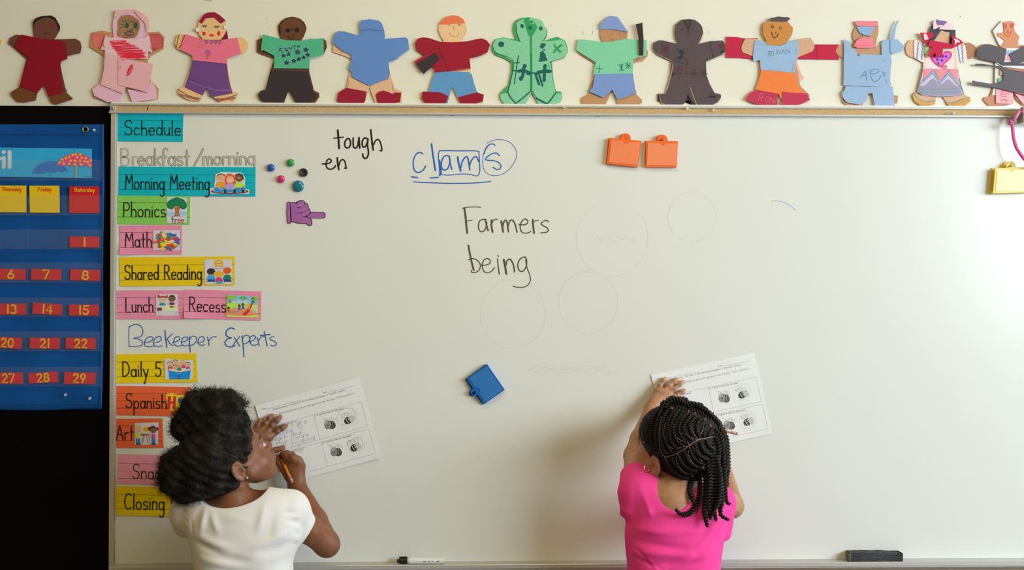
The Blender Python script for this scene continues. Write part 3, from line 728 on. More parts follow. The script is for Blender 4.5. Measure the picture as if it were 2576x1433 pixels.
o = strip('125,366 1350,357 1350,663 135,674', 'T', YLW, 'Shared Reading', (185, 602), (1000, 598), 76, 'yellow card reading Shared Reading with a picture of a reader and three children', [(450, 442), (528, 520), (606, 597)], w=3.0)
c_, a = picture(o, '1030,390 1320,386 1328,649 1036,650', 'T'); px = 550
GO = alb(240, 180, 40, px)
e(a, 'T', 1180, 430, 48, 40, GO); e(a, 'T', 1182, 435, 32, 28, sk2); pg(a, 'T', '1135,420 1150,395 1215,395 1232,425 1228,465 1140,465 1150,430', GO); e(a, 'T', 1183, 432, 26, 18, sk2)
ln(a, 'T', '1152,428 1170,430 1182,432 1196,430 1212,426', 1, (.05, .02, .02)); e(a, 'T', 1183, 434, 6, 5, alb(30, 140, 60, px))
pg(a, 'T', '1130,475 1180,480 1240,470 1240,498 1182,505 1135,500', alb(235, 235, 230, px)); ln(a, 'T', '1130,475 1182,486 1242,470', .9, (.1, .05, .1)); e(a, 'T', 1180, 500, 16, 8, sk2)
for x, y, hc, sc_, jc in ((1100, 520, (52, 42, 40), (60, 160, 200), 0), (1272, 510, (200, 80, 25), (20, 115, 70), 0)):
    pg(a, 'T', f'{x-50},590 {x-25},552 {x+25},552 {x+50},590 {x+30},600 {x-30},600', alb(*sc_, px)); e(a, 'T', x, y+30, 14, 12, sk1)
    pg(a, 'T', f'{x-52},600 {x+52},600 {x+50},625 {x-50},625', alb(22, 60, 130, px))
    for k in range(9): e(a, 'T', x+30*math.cos(k*.7), y-4+22*math.sin(k*.7), 16, 14, alb(*hc, px), n=9)
    e(a, 'T', x, y, 36, 30, alb(*hc, px)); e(a, 'T', x-44, 612, 10, 9, sk1, n=8); e(a, 'T', x+48, 610, 10, 9, sk1, n=8)
pg(a, 'T', '1140,625 1160,580 1205,580 1232,625', alb(190, 40, 110, px)); pg(a, 'T', '1160,618 1212,618 1218,645 1155,645', alb(40, 145, 190, px))
e(a, 'T', 1185, 545, 40, 34, GO); e(a, 'T', 1140, 542, 10, 20, GO); e(a, 'T', 1228, 540, 10, 18, GO); e(a, 'T', 1145, 632, 13, 10, sk1, n=8); e(a, 'T', 1228, 632, 13, 10, sk1, n=8)
a.build('drawing', c_)
o = strip('103,716 800,716 806,1024 100,1022', 'T', PINK, 'Lunch', (195, 948), (485, 946), 76, 'pink card reading Lunch with two children at a table', [(794, 797), (870, 874), (950, 952)])
c_, a = picture(o, '517,760 745,756 752,985 516,985', 'T'); px = 460
e(a, 'T', 588, 818, 40, 36, sk2); pg(a, 'T', '548,800 560,780 590,772 620,785 630,805 605,795 575,795', alb(150, 60, 40, px)); pg(a, 'T', '530,762 560,770 555,790 535,800', alb(150, 60, 40, px)); pg(a, 'T', '612,780 640,765 648,795 625,795', alb(150, 60, 40, px))
e(a, 'T', 686, 802, 38, 36, sk3); pg(a, 'T', '650,790 670,768 705,768 722,792 705,782 665,782', (.01, .01, .01)); pg(a, 'T', '550,862 565,850 605,850 620,862 612,880 560,880', alb(30, 130, 150, px)); pg(a, 'T', '655,855 670,842 705,845 718,860 700,872 665,872', alb(90, 45, 70, px))
pg(a, 'T', '545,880 740,870 750,935 525,940', alb(198, 205, 150, px)); ln(a, 'T', '548,945 548,985', 1.2, alb(150, 165, 150, px)); ln(a, 'T', '728,942 728,985', 1.2, alb(150, 165, 150, px))
pg(a, 'T', '528,900 578,898 580,932 528,935', alb(105, 50, 60, px)); pg(a, 'T', '660,880 700,882 708,898 665,900', alb(120, 75, 40, px)); e(a, 'T', 720, 888, 9, 10, alb(220, 190, 40, px)); e(a, 'T', 598, 882, 18, 8, alb(225, 195, 150, px)); e(a, 'T', 600, 915, 10, 12, alb(220, 180, 150, px))
for x, y in ((574, 816), (602, 816), (672, 800), (700, 800)): e(a, 'T', x, y, 3, 4, (.02, .01, .01), n=6)
a.build('drawing', c_)
o = strip('815,707 1633,727 1628,1035 812,1012', 'T', PINK, 'Recess', (870, 938), (1255, 946), 76, 'pink card reading Recess with a playground picture', [(788, 806), (862, 885), (938, 963)],
          lift=lambda u, v: .007*max(0, (v-.55))*max(0, .35-u)*7)
c_, a = picture(o, '1268,764 1597,784 1597,1005 1258,993', 'T', alb(170, 205, 60, 620)); px = 620
pg(a, 'T', '1268,764 1597,784 1597,870 1480,850 1380,860 1262,880', alb(150, 205, 222, px)); e(a, 'T', 1440, 800, 42, 22, alb(70, 165, 80, px)); pg(a, 'T', '1285,800 1300,790 1320,870 1300,875', alb(150, 95, 55, px)); pg(a, 'T', '1262,770 1370,770 1350,810 1270,815', alb(120, 180, 60, px)); pg(a, 'T', '1530,780 1597,785 1597,830 1560,830', alb(120, 180, 60, px))
for x, y, r_ in ((1400, 835, 34), (1345, 845, 26), (1470, 840, 30)): e(a, 'T', x, y, r_, 16, alb(225, 235, 235, px))
e(a, 'T', 1330, 875, 70, 28, alb(165, 205, 60, px)); e(a, 'T', 1440, 880, 90, 26, alb(165, 205, 60, px))
pg(a, 'T', '1260,930 1340,905 1480,905 1590,940 1595,975 1450,990 1265,975', alb(205, 130, 85, px)); pg(a, 'T', '1425,970 1480,930 1530,850 1548,856 1500,950 1465,985', alb(190, 35, 40, px))
for x in (1540, 1575): ln(a, 'T', f'{x},870 {x+5},955', 1.4, alb(215, 225, 200, px))
for y in (885, 905, 925, 945): ln(a, 'T', f'1540,{y} 1580,{y}', 1.1, alb(215, 225, 200, px))
for q in ('1395,815 1370,925', '1395,815 1420,905', '1470,815 1455,890', '1395,815 1472,818'): ln(a, 'T', q, 1, alb(200, 200, 205, px))
for x, y, hc, bc in ((1285, 905, (60, 35, 25), (220, 90, 60)), (1400, 880, (40, 25, 20), (35, 90, 160)), (1438, 868, (60, 35, 25), (35, 70, 150)), (1502, 878, (215, 150, 60), (230, 120, 120)), (1545, 808, (70, 40, 25), (40, 110, 70))):
    e(a, 'T', x, y, 16, 15, alb(*hc, px), n=10); e(a, 'T', x+1, y+4, 10, 9, sk1 if hc[0] > 60 else sk3, n=9); pg(a, 'T', f'{x-13},{y+16} {x+13},{y+16} {x+16},{y+42} {x-14},{y+42}', alb(*bc, px))
ln(a, 'T', '1290,948 1345,945 1410,930', 1.6, alb(110, 130, 120, px)); e(a, 'T', 1346, 948, 10, 14, alb(120, 140, 130, px), n=8); ln(a, 'T', '1262,988 1400,994 1590,996', 3.2, alb(190, 205, 70, px))
a.build('drawing', c_)
o = strip('75,36 745,27 758,270 75,279', 'U', YLW2, 'Daily 5', (128, 222), (452, 222), 60, 'yellow card reading Daily 5 with children around a big blue book', [(102, 93), (162, 157), (225, 217)], w=3.0, amp=.0012)
c_, a = picture(o, '478,73 720,86 716,245 483,246', 'U'); px = 450
for x, y, sc_, hc in ((525, 120, sk2, (110, 70, 40)), (572, 105, sk2, (90, 55, 35)), (635, 108, sk2, (230, 170, 50)), (675, 125, sk2, (100, 60, 40)), (603, 130, sk1, (225, 180, 60)), (568, 148, sk1, (120, 70, 40))):
    pg(a, 'U', f'{x-16},{y+14} {x+16},{y+14} {x+18},{y+42} {x-18},{y+42}', alb(*((200, 70, 40) if x < 560 else (190, 50, 80) if x > 620 else (40, 130, 90)), px))
    e(a, 'U', x, y-4, 24, 21, alb(*hc, px)); e(a, 'U', x, y, 22, 19, sc_)
    for dx in (-8, 8): e(a, 'U', x+dx, y-2, 2.4, 3.2, (.02, .01, .01), n=6)
    ln(a, 'U', f'{x-7},{y+8} {x},{y+12} {x+7},{y+8}', .8, (.1, .02, .02))
pg(a, 'U', '512,165 598,182 700,166 688,244 522,244', alb(18, 125, 178, px)); pg(a, 'U', '520,156 560,158 600,176 650,158 695,158 690,170 600,188 516,170', alb(235, 220, 170, px)); pg(a, 'U', '590,184 610,184 610,244 590,244', alb(10, 95, 150, px)); pg(a, 'U', '592,196 608,196 608,202 592,202', alb(230, 190, 70, px))
a.build('drawing', c_)
o = strip('76,300 697,310 697,555 70,545', 'U', ORG, 'Spanish', (155, 487), (495, 489), 60, 'orange card reading Spanish, partly hidden by the hair of the girl in white', [(362, 372), (424, 434), (485, 495)], w=2.9)
c_, a = picture(o, '490,372 540,357 592,376 640,372 650,420 640,500 580,490 560,512 515,500 500,470', 'U', alb(238, 205, 30, 440)); px = 440
pg(a, 'U', '508,385 535,388 533,430 550,430 555,386 578,388 570,500 545,498 548,450 530,450 528,498 500,495', alb(178, 40, 38, px)); e(a, 'U', 610, 420, 17, 22, alb(60, 70, 140, px))
a.build('drawing', c_)
o = strip('72,576 460,573 473,818 72,819', 'U', ORG, 'Art', (76, 754), (218, 754), 62, 'small orange card reading Art with two children painting', [(634, 632), (694, 693), (758, 757)], w=2.9)
c_, a = picture(o, '230,612 429,606 425,793 230,794', 'U'); px = 380
ln(a, 'U', '276,612 274,705', 1.5, alb(190, 160, 120, px)); ln(a, 'U', '375,610 375,705', 1.5, alb(190, 160, 120, px)); e(a, 'U', 322, 664, 23, 23, alb(228, 170, 20, px))
pg(a, 'U', '278,700 360,700 358,718 282,720', alb(150, 105, 70, px)); 
for q in ('305,715 285,778', '312,715 298,778', '330,715 338,778', '345,715 360,775'): ln(a, 'U', q, 1.8, alb(150, 105, 70, px))
for x, c3 in ((297, (160, 40, 60)), (313, (40, 120, 170)), (330, (200, 60, 50)), (346, (60, 150, 90))): e(a, 'U', x, 708, 7, 7, alb(*c3, px), n=8)
e(a, 'U', 260, 665, 26, 24, sk1); pg(a, 'U', '232,655 240,632 262,628 285,640 288,652 262,645', alb(222, 190, 90, px)); pg(a, 'U', '238,692 275,692 278,738 236,738', alb(165, 205, 50, px)); pg(a, 'U', '238,740 275,740 272,782 242,782', alb(20, 110, 160, px))
e(a, 'U', 382, 662, 30, 27, alb(60, 36, 26, px)); e(a, 'U', 386, 672, 25, 24, sk3); e(a, 'U', 348, 660, 8, 16, alb(60, 36, 26, px)); e(a, 'U', 420, 660, 8, 16, alb(60, 36, 26, px)); pg(a, 'U', '368,700 402,700 408,740 366,740', alb(205, 90, 130, px)); pg(a, 'U', '372,742 402,742 402,782 372,782', alb(20, 110, 160, px))
for x in (250, 270, 378, 398): e(a, 'U', x, 787, 11, 6, (.02, .02, .03), n=8)
ln(a, 'U', '262,705 265,735 255,745', 2.6, sk1); ln(a, 'U', '378,715 380,740', 2.6, sk3)
a.build('drawing', c_)
o = strip('90,874 700,884 700,1136 80,1119', 'U', alb(196, 128, 134, 350), 'Snack', (210, 1076), (500, 1084), 62, 'dusty pink card reading Snack, partly hidden behind the rear hair puff', [(951, 960), (1016, 1024), (1076, 1086)], w=2.2)
o = strip('72,1142 800,1156 800,1402 70,1384', 'U', alb(206, 176, 6, 350), 'Closing Circle', (142, 1332), (800, 1342), 64, 'mustard yellow card reading Closing, lowest in the column, behind the girl in white', [(1209, 1222), (1270, 1284), (1330, 1346)], w=2.9, amp=.0018)
a = Art(.0140)
# ================================================================== magnets
def magnet(px, py, rpx, col, label, flat=False):
    c = P(px, py, .012); R = rpx/F*(D0-.02)
    m_ = mat('plastic_'+label.split()[1], col, rough=.18, noise=.02, coat=.4) if not flat else mat('black_ferrite', col, rough=.55, noise=.3, nscale=200)
    b = MB()
    if flat: b.lathe(c, (0, -1, 0), [(0, R), (.006, R), (.007, R*.95), (.007, R*.75), (.0065, R*.72), (.0065, R*.2), (.006, R*.12)], 28)
    else: b.lathe(c, (0, -1, 0), [(0, R*.93), (.003, R), (.005, R*.99)]+[(.005+.0065*math.sin(t), R*math.cos(t)**.8) for t in [k*math.pi/2/9 for k in range(1, 9)]]+[(.0115, R*.03)], 28)
    o = b.build('magnet', m_, origin=c, smooth=True); setp(o, label, 'magnet', 'round magnets on the whiteboard')
magnet(682.5, 422, 9.6, (.008, .10, .48), 'small blue domed magnet, leftmost of the round magnets')
magnet(732, 409.5, 9.6, (.02, .34, .07), 'small green domed magnet, topmost of the round magnets')
magnet(764, 434, 10.5, (.022, .021, .02), 'flat black disc magnet at the right of the round magnets', True)
magnet(708, 450.5, 9.6, (.70, .025, .20), 'small pink domed magnet between blue and teal ones')
magnet(751, 468.5, 14.3, (.0, .20, .30), 'large teal domed magnet, lowest and biggest of the round magnets')
# purple pointing hand
out = '303,770 320,760 332,768 390,765 420,748 450,746 466,760 470,772 490,778 502,800 500,815 515,830 520,855 640,857 658,870 657,905 640,916 520,916 535,940 535,975 520,987 505,982 480,966 420,966 345,945 335,962 315,965 305,955 298,860'
PUR = (.40, .13, .42)
hb = paper('pointing_hand_magnet', pts('V', out), .0145, (.012, .008, .012), None, .002, GLOSSCARD, origin=P(770, 565, .0145))
setp(hb, 'purple cut-out magnet of a cartoon hand pointing right', 'magnet')
a = Art(.0148)
a.poly(pts('V', '307,772 318,765 326,772 328,860 334,950 325,960 314,960 308,950 302,860'), PUR)
a.poly(pts('V', '332,774 390,771 385,790 392,815 408,822 408,850 425,858 432,880 445,895 475,905 510,912 528,942 530,972 518,982 508,978 482,961 420,961 345,940 340,860'), PUR)
a.poly(pts('V', '390,810 386,790 400,768 430,750 452,750 462,762 462,785 440,800 410,815'), PUR); a.poly(pts('V', '408,850 408,825 470,778 488,784 498,802 490,825 465,845 425,858'), PUR)
a.poly(pts('V', '432,872 436,860 500,820 514,840 512,865 490,890 460,896 440,890'), PUR); a.poly(pts('V', '522,862 638,862 652,874 651,902 638,911 515,911 485,900 510,880'), PUR)
LV = (.62, .38, .62)
for q in ('322,780 326,860 330,945', '395,805 425,800 455,775', '412,845 450,838 490,812', '440,885 480,880 510,850', '530,907 620,907 645,895', '440,952 490,955 515,975'): a.stroke(pts('V', q), .7, LV)
a.stroke(pts('V', '370,868 400,864 425,870'), 1.0, (.01, .01, .01))
a.build('print', hb, GLOSSCARD)

# ================================================================== clip magnets
def clipmagnet(o4, hc, hr, inner, notch, col, col2, label, hole, dback=.012, dfront=.026, skew=(2, 0)):
    """o4: TL,TR,BR,BL outline; hc centre of the hanging ear; two plates with clear window on the front"""
    cx = sum(q[0] for q in o4)/4; cy = sum(q[1] for q in o4)/4
    t = thing('clip_magnet', label, 'clip', P(cx, cy, .0125), 'plastic badge clips on the whiteboard')
    m1 = mat('clip_plastic', col, rough=.35, noise=.03, sss=.0)
    m2 = mat('clip_window', col2, rough=.3, noise=.03, spec=.45, coat=.12)
    def plate(d, th, dx, dy, name, m_):
        up = np.array(o4[0])-np.array(o4[3]); up = up/np.hypot(*up); rt = np.array(o4[1])-np.array(o4[0]); L = np.hypot(*rt); rt = rt/L
        c = np.array(hc)
        q = [np.array(o4[0])]
        base = np.dot(c-np.array(o4[0]), rt)
        for k in range(13):
            an = math.pi*(1-k/12)
            w_ = c+rt*hr*math.cos(an)+up*hr*math.sin(an)*1.0
            if k in (0, 12): w_ = np.array(o4[0])+rt*(base+hr*1.08*math.cos(an))
            q.append(w_)
        q += [np.array(o4[1]), np.array(o4[2]), np.array(o4[3])]
        q = [(a_[0]+dx, a_[1]+dy) for a_ in q]
        hl = [(c[0]+dx+hole*math.cos(k*math.pi/6), c[1]+dy+hole*math.sin(k*math.pi/6)) for k in range(12)]
        # plate with a hole through the ear: outline bridged to the hole
        iT = 7
        full = q[:iT+1]+[hl[(9+k) % 12] for k in range(13)]+[(q[iT][0]+.05, q[iT][1])]+q[iT+1:]
        o = paper(name, full, d, (1, 1, 1), t, th, m_)
        bevel(o, .0004, 1); return o
    plate(dback+.003, .003, -skew[0], -skew[1], 'back_plate', m1)
    plate(dfront, .0028, 0, 0, 'front_plate', m1)
    b = MB()
    b.prism([P(x, y, dfront-.002) for x, y in [tuple(np.array(o4[3])*.9+np.array(o4[0])*.1), tuple(np.array(o4[2])*.9+np.array(o4[1])*.1), o4[2], o4[3]]], (0, 1, 0), dfront-.004-dback); b.build('spring_hinge', m1, t)
    w = paper('clear_window', inner, dfront+.0009, (1, 1, 1), t, .0008, m2); bevel(w, .0004, 2)
    return t
def rect4(fr, s): return pts(fr, s)
clipmagnet(rect4('O', '530,460 1325,535 1235,1190 462,1105'), pt('O', 932, 470), 12.5, pts('O', '568,508 860,545 885,592 930,610 975,596 1000,556 1282,585 1215,1138 510,1068'), None,
           (.90, .15, .02), (.93, .25, .10), 'orange plastic clip, left of the orange pair, tilted slightly', 4.0, skew=(3, -1))
clipmagnet(rect4('O', '1440,535 2235,545 2200,1195 1430,1187'), pt('O', 1845, 510), 13.2, pts('O', '1478,585 1778,592 1800,635 1848,650 1895,632 1918,594 2205,602 2172,1150 1462,1140'), None,
           (.90, .15, .02), (.93, .27, .12), 'orange plastic clip, right of the orange pair, hanging straight', 3.8, skew=(2, 0))
clipmagnet(rect4('Z', '325,590 815,238 1240,860 745,1208'), (0, 0), 0, [], None, (0, 0, 0), (0, 0, 0), '', 1) if False else None
clipmagnet([pt('Z', 745, 1208), pt('Z', 320, 600), pt('Z', 815, 240), pt('Z', 1240, 860)], pt('Z', 500, 925), 8.8,
           [pt('Z', x, y) for x, y in ((780, 1158), (610, 930), (640, 880), (625, 830), (580, 800), (535, 812), (375, 580), (800, 298), (1190, 856))], None,
           (.0, .13, .50), (.03, .19, .52), 'blue plastic clip turned on its side at the middle of the whiteboard', 4.4, skew=(4, -1))
clipmagnet([pt('Y', 350, 893), pt('Y', 850, 885), pt('Y', 832, 1235), pt('Y', 320, 1247)], pt('Y', 567, 868), 12.0,
           [pt('Y', x, y) for x, y in ((378, 922), (530, 918), (545, 945), (567, 952), (590, 945), (603, 915), (805, 912), (790, 1212), (352, 1225))], None,
           (.86, .62, .08), (.88, .74, .34), 'yellow plastic clip at the right edge of the photo', 4.4, skew=(9, 0), dfront=.034)
# ================================================================== marker, eraser
zt0 = ztray-.002
mk0, mk1 = P(*pt('M', 415, 600), .035), P(*pt('M', 1706, 600), .035)
rz = .0082; mc_ = Vector((0, -.036, zt0+rz+.001))
mk = thing('dry_erase_marker', 'white dry erase marker with black cap lying in the tray', 'marker', (mk0.x, -.036, zt0))
wpl = mat('marker_barrel', (.84, .87, .88), rough=.3, noise=.02); bpl = mat('marker_cap', (.015, .013, .012), rough=.45, noise=.2)
xA, xB, xC, xE_ = mk0.x, P(*pt('M', 700, 600), .036).x, P(*pt('M', 760, 600), .036).x, mk1.x
b = MB(); b.lathe((xB, mc_.y, mc_.z), (1, 0, 0), [(-.002, .0055), (0, .0065), (xC-xB, rz*.97), (xC-xB+.001, rz), (xE_-xB-.002, rz), (xE_-xB-.0018, rz*1.05), (xE_-xB, rz*1.03)], 24); b.build('barrel', wpl, mk, smooth=False)
b = MB(); b.lathe((xA, mc_.y, mc_.z), (1, 0, 0), [(0, .0045), (.003, .0050), (.0058, .0052), (.006, rz*.98), (xB-xA, rz*1.02)], 24); b.build('cap', bpl, mk)
b = MB(); b.box((xA+.006, mc_.y-.004, mc_.z+rz*.8), (xB-.001, mc_.y+.001, mc_.z+rz*1.35)); b.build('clip', bpl, mk)
a = Art(0, fn=lambda x, y, d: Vector((x, mc_.y-.00845-d, y)))
zb = mc_.z
for i, (u0, u1) in enumerate(((.42, .50), (.56, .60), (.66, .69), (.78, .85))):
    X_ = xB+(xE_-xB)*u0; X2 = xB+(xE_-xB)*u1
    a.poly([(X_, zb-.0015), (X2, zb-.001), (X2, zb+.001), (X_, zb)], (.03, .02, .06))
a.build('printed_band', mk, PRINT)
er0, er1 = P(*pt('N', 600, 560), .04), P(*pt('N', 1988, 560), .028)
erm = mat('worn_felt', (.055, .058, .062), rough=.95, noise=.75, nscale=260, bump=1.0, bscale=240)
et = thing('board_eraser', 'worn dark grey felt eraser standing in the tray at the right', 'eraser', (er0.x, -.03, zt0))
bm = bmesh.new()
Ln = er1.x-er0.x; hz = P(*pt('N', 1300, 395), .03).z-zt0+.001
nx, ny, nz = 40, 8, 8; rs = random.Random(3)
bmesh.ops.create_cube(bm, size=1.0)
bmesh.ops.subdivide_edges(bm, edges=bm.edges[:], cuts=11, use_grid_fill=True)
for v in bm.verts:
    x, y, z = v.co
    fx = abs(x)*2; fz = abs(z)*2; fy = abs(y)*2
    r_ = 1-.10*max(0, fy*fz-.55)*1.2-.08*max(0, fx*fz-.7)
    nn = .0009*(math.sin(x*60+z*31)+math.sin(x*97+y*50+z*44)+rs.uniform(-1, 1))
    top = -.004 if (x > .33 and z > .3) else 0
    top += -.003 if x > .46 and z > .2 else 0
    v.co = Vector((er0.x+(x+.5)*Ln+nn*(fx > .98), -.03+y*.034*r_+nn*(fy > .98), zt0+(z+.5)*hz*(1-.04*(fy*fz > .9))+(nn+top)*(z > .45)))
for v in bm.verts: v.co -= et.location
me = bpy.data.meshes.new('felt_block'); bm.to_mesh(me); bm.free(); me.materials.append(erm)
eo = bpy.data.objects.new('felt_block', me); COL.objects.link(eo); eo.parent = et
b = MB(); b.box((er0.x-.0012, -.0475, zt0+.002), (er0.x+.003, -.014, zt0+hz-.002)); bevel(b.build('end_piece', mat('eraser_end', (.16, .155, .13), rough=.8, noise=.3, nscale=100), et), .0012)
b = MB(); c_ = Vector((er0.x-.0014, -.03, zt0+hz*.5)); b.lathe(c_, (-1, 0, 0), [(0, .0015), (.0004, .0015)], 10); b.build('hole', blackfab, et)
# ================================================================== strap and white clip at the top right
st_ = thing('hanging_strap', 'magenta strap with stitched end hanging from the cork rail at the top right corner', 'strap', P(2560, 300, .03))
mag = mat('magenta_webbing', (.60, .07, .26), rough=.6, noise=.15, nscale=400); pkl = mat('pink_plastic', (.80, .22, .50), rough=.4, noise=.05)
def ribbon(path, w, name, m_, parent, th=.0022, tw=(0, 1, 0)):
    b = MB(); p = [Vector(q) for q in smoothpath([tuple(x) for x in path], 8)]; n = len(p); V = []
    for i, q in enumerate(p):
        t = (p[min(i+1, n-1)]-p[max(i-1, 0)]).normalized(); s_ = t.cross(Vector(tw)).normalized()*w/2; k = t.cross(s_).normalized()*th/2
        V += [q+s_+k, q-s_+k, q-s_-k, q+s_-k]
    fs = [(i*4+j, i*4+(j+1) % 4, (i+1)*4+(j+1) % 4, (i+1)*4+j) for i in range(n-1) for j in range(4)]+[(3, 2, 1, 0), tuple((n-1)*4+j for j in range(4))]
    b.add(V, fs); o = b.build(name, m_, parent, smooth=True); return o
y_ = lambda x, y, d: P(*pt('Y', x, y), d)
ribbon([y_(735, 60, .05), y_(690, 110, .055), y_(640, 185, .055), y_(612, 240, .05)], .0078, 'upper_loop', pkl, st_, th=.004)
ribbon([y_(575, 240, .05), y_(592, 340, .052), y_(605, 470, .056), y_(640, 600, .06), y_(700, 700, .064), y_(775, 790, .066), y_(900, 860, .06), y_(1050, 900, .05)], .0085, 'lower_strap', mag, st_)
b = MB(); b.lathe(y_(562, 250, .058), (0, -1, 0), [(0, .003), (.001, .0042), (.003, .0042), (.004, .003)], 14); b.build('rivet', mag, st_, smooth=True)
b = MB(); b.tube([y_(558, 245, .056), y_(556, 300, .056)], .0036, 10); b.build('strap_end', mag, st_, smooth=True)
wc_ = thing('bulldog_clip', 'white card held by a silver clip at the extreme top right edge', 'clip', P(2580, 300, .03))
b = MB(); p0, p1 = y_(742, 36, .062), y_(742, 262, .062); b.box((p0.x, -.064, p1.z), (p0.x+.08, -.060, p0.z)); bevel(b.build('card', mat('white_card', (.85, .85, .82), rough=.5), wc_), .001)
b = MB(); p0, p1 = y_(722, 120, .055), y_(722, 270, .055); b.box((p0.x, -.058, p1.z), (p0.x+.03, -.024, p0.z)); bevel(b.build('jaw', mat('clip_steel', (.45, .47, .44), rough=.3, metal=1), wc_), .001)
# ================================================================== paper dolls
def doll(label, cx, pieces, arts=(), fr='A', name='paper_doll'):
    """pieces: (part name, outline, (r,g,b), layer); arts: function(Art) drawing over the top"""
    t = thing(name, label, 'paper doll', P(cx, 262, .002), 'cut-out paper dolls in a row above the whiteboard')
    top = 0; made = {}
    for i, pc in enumerate(pieces):
        nm, q, c, lay = pc[:4]
        d = .004+lay*.0014+i*.00005
        col = alb(*c, cx)
        o = paper(nm, pts(fr, q), d, col, t, .0008)
        made[nm] = o; top = max(top, d)
    if arts:
        lay_ = [([(x, y) for x, y in pts(fr, pc[1])], .004+pc[3]*.0014+i*.00005) for i, pc in enumerate(pieces)]
        def inside(q, x, y):
            r = False; n = len(q)
            for i in range(n):
                (xa, ya), (xb, yb) = q[i], q[i-1]
                if (ya > y) != (yb > y) and x < (xb-xa)*(y-ya)/(yb-ya)+xa: r = not r
            return r
        def fn(x, y, dd):
            h = [d for q, d in lay_ if inside(q, x, y)]
            return P(x, y, (max(h) if h else (top if not lay_ else min(d for q, d in lay_)))+.0003+dd)
        a = Art(0, fn); a.seg = 2.5; arts(a, lambda *c: alb(*c, cx)); a.build('crayon_drawing', t, PRINT)
    return t
def L(a, fr, s, w, col, **k): a.stroke(pts(fr, s), w, col, **k)

FR['J'] = (680, 100, 11.6)
def art1(a, c):
    e(a, 'A', 403, 270, 14, 11, c(120, 22, 38)); e(a, 'A', 518, 253, 13, 15, c(120, 22, 38)); L(a, 'A', '428,320 445,332 460,328 475,318', 1.8, c(70, 25, 18))
    L(a, 'A', '570,290 578,296 574,302', 1.2, c(30, 20, 15))
doll('brown paper doll in a plain dark red jumpsuit, leftmost of the row', 115, [
 ('body', '322,215 350,180 400,160 500,150 545,175 590,260 585,300 550,360 530,385 600,385 745,380 790,410 800,460 790,520 665,548 600,600 592,640 640,860 660,900 480,945 430,830 365,915 190,850 260,580 150,480 80,425 95,375 160,338 210,350 350,385 330,340 325,290', (88, 52, 36), 0),
 ('shoe', '105,905 150,880 195,850 365,915 350,985 240,1005 170,1000 110,935', (92, 52, 22), 1), ('shoe', '480,950 650,905 720,970 550,1028 500,1000', (92, 52, 22), 1),
 ('jumpsuit', '205,338 355,368 600,400 645,425 662,575 592,605 600,760 620,910 475,950 430,828 365,912 190,845 275,560 140,465', (112, 10, 22), 2),
 ('hair', '322,215 350,180 400,160 500,150 545,175 590,260 583,300 570,250 540,195 490,168 410,178 350,208 332,240 330,285', (32, 26, 20), 1)], art1)
def art2(a, c):
    g, r = c(25, 75, 55), c(190, 30, 45)
    e(a, 'A', 1247, 250, 22, 32, c(110, 120, 60)); e(a, 'A', 1247, 250, 17, 28, g); e(a, 'A', 1332, 248, 22, 30, g)
    for q in ('1240,215 1225,180', '1255,215 1270,178', '1228,225 1195,195', '1222,245 1175,235', '1224,262 1180,270', '1270,225 1300,200', '1310,225 1290,205', '1320,215 1318,190', '1345,220 1355,200', '1350,275 1365,290', '1315,275 1300,290', '1335,278 1338,298'): L(a, 'A', q, 1.4, g)
    e(a, 'A', 1288, 295, 9, 9, g); e(a, 'A', 1270, 328, 46, 24, g); e(a, 'A', 1272, 328, 38, 12, c(160, 70, 75))
    rs_ = random.Random(2)
    for k in range(26):
        u = k/25; x0 = 1070+125*u+rs_.uniform(-10, 10); x1 = 1225+200*min(1, u*1.5)+rs_.uniform(-15, 10); y = 400+170*u; a.stroke([pt('A', x0, y+rs_.uniform(4, 12)), pt('A', (x0+x1)/2, y+rs_.uniform(-2, 8)), pt('A', x1, y-rs_.uniform(2, 12)+6)], 1.7, r)
    for k in range(8): y = 528+k*6; a.stroke([pt('A', 1225+k*4, y), pt('A', 1400-k*4, y-6)], 2.4, r)
    a.ell(*pt('A', 1275, 690), 20/3.9, 62/3.9, c(178, 40, 46), -24)
    for k in range(6): a.stroke([pt('A', 1240+k*4, 750-k*3), pt('A', 1290+k*4, 650+k*4)], 1.2, c(200, 70, 70))
    a.poly(pts('A', '905,335 1025,330 1035,470 985,488 912,452'), c(180, 88, 72)); a.poly(pts('A', '1468,330 1560,330 1604,372 1596,466 1500,505'), c(158, 68, 62))
    for k in range(12):
        x = 915+k*9; a.stroke([pt('A', x, 345+(k % 3)*8), pt('A', x+8, 440+(k % 4)*8)], 1.4, c(196, 104, 84))
        x = 1478+k*9; a.stroke([pt('A', x, 350+(k % 3)*8), pt('A', x+5, 480-(k % 4)*10)], 1.4, c(176, 84, 74))
    L(a, 'A', '1170,655 1175,670 1190,660 1188,650', 1.2, c(190, 110, 110))
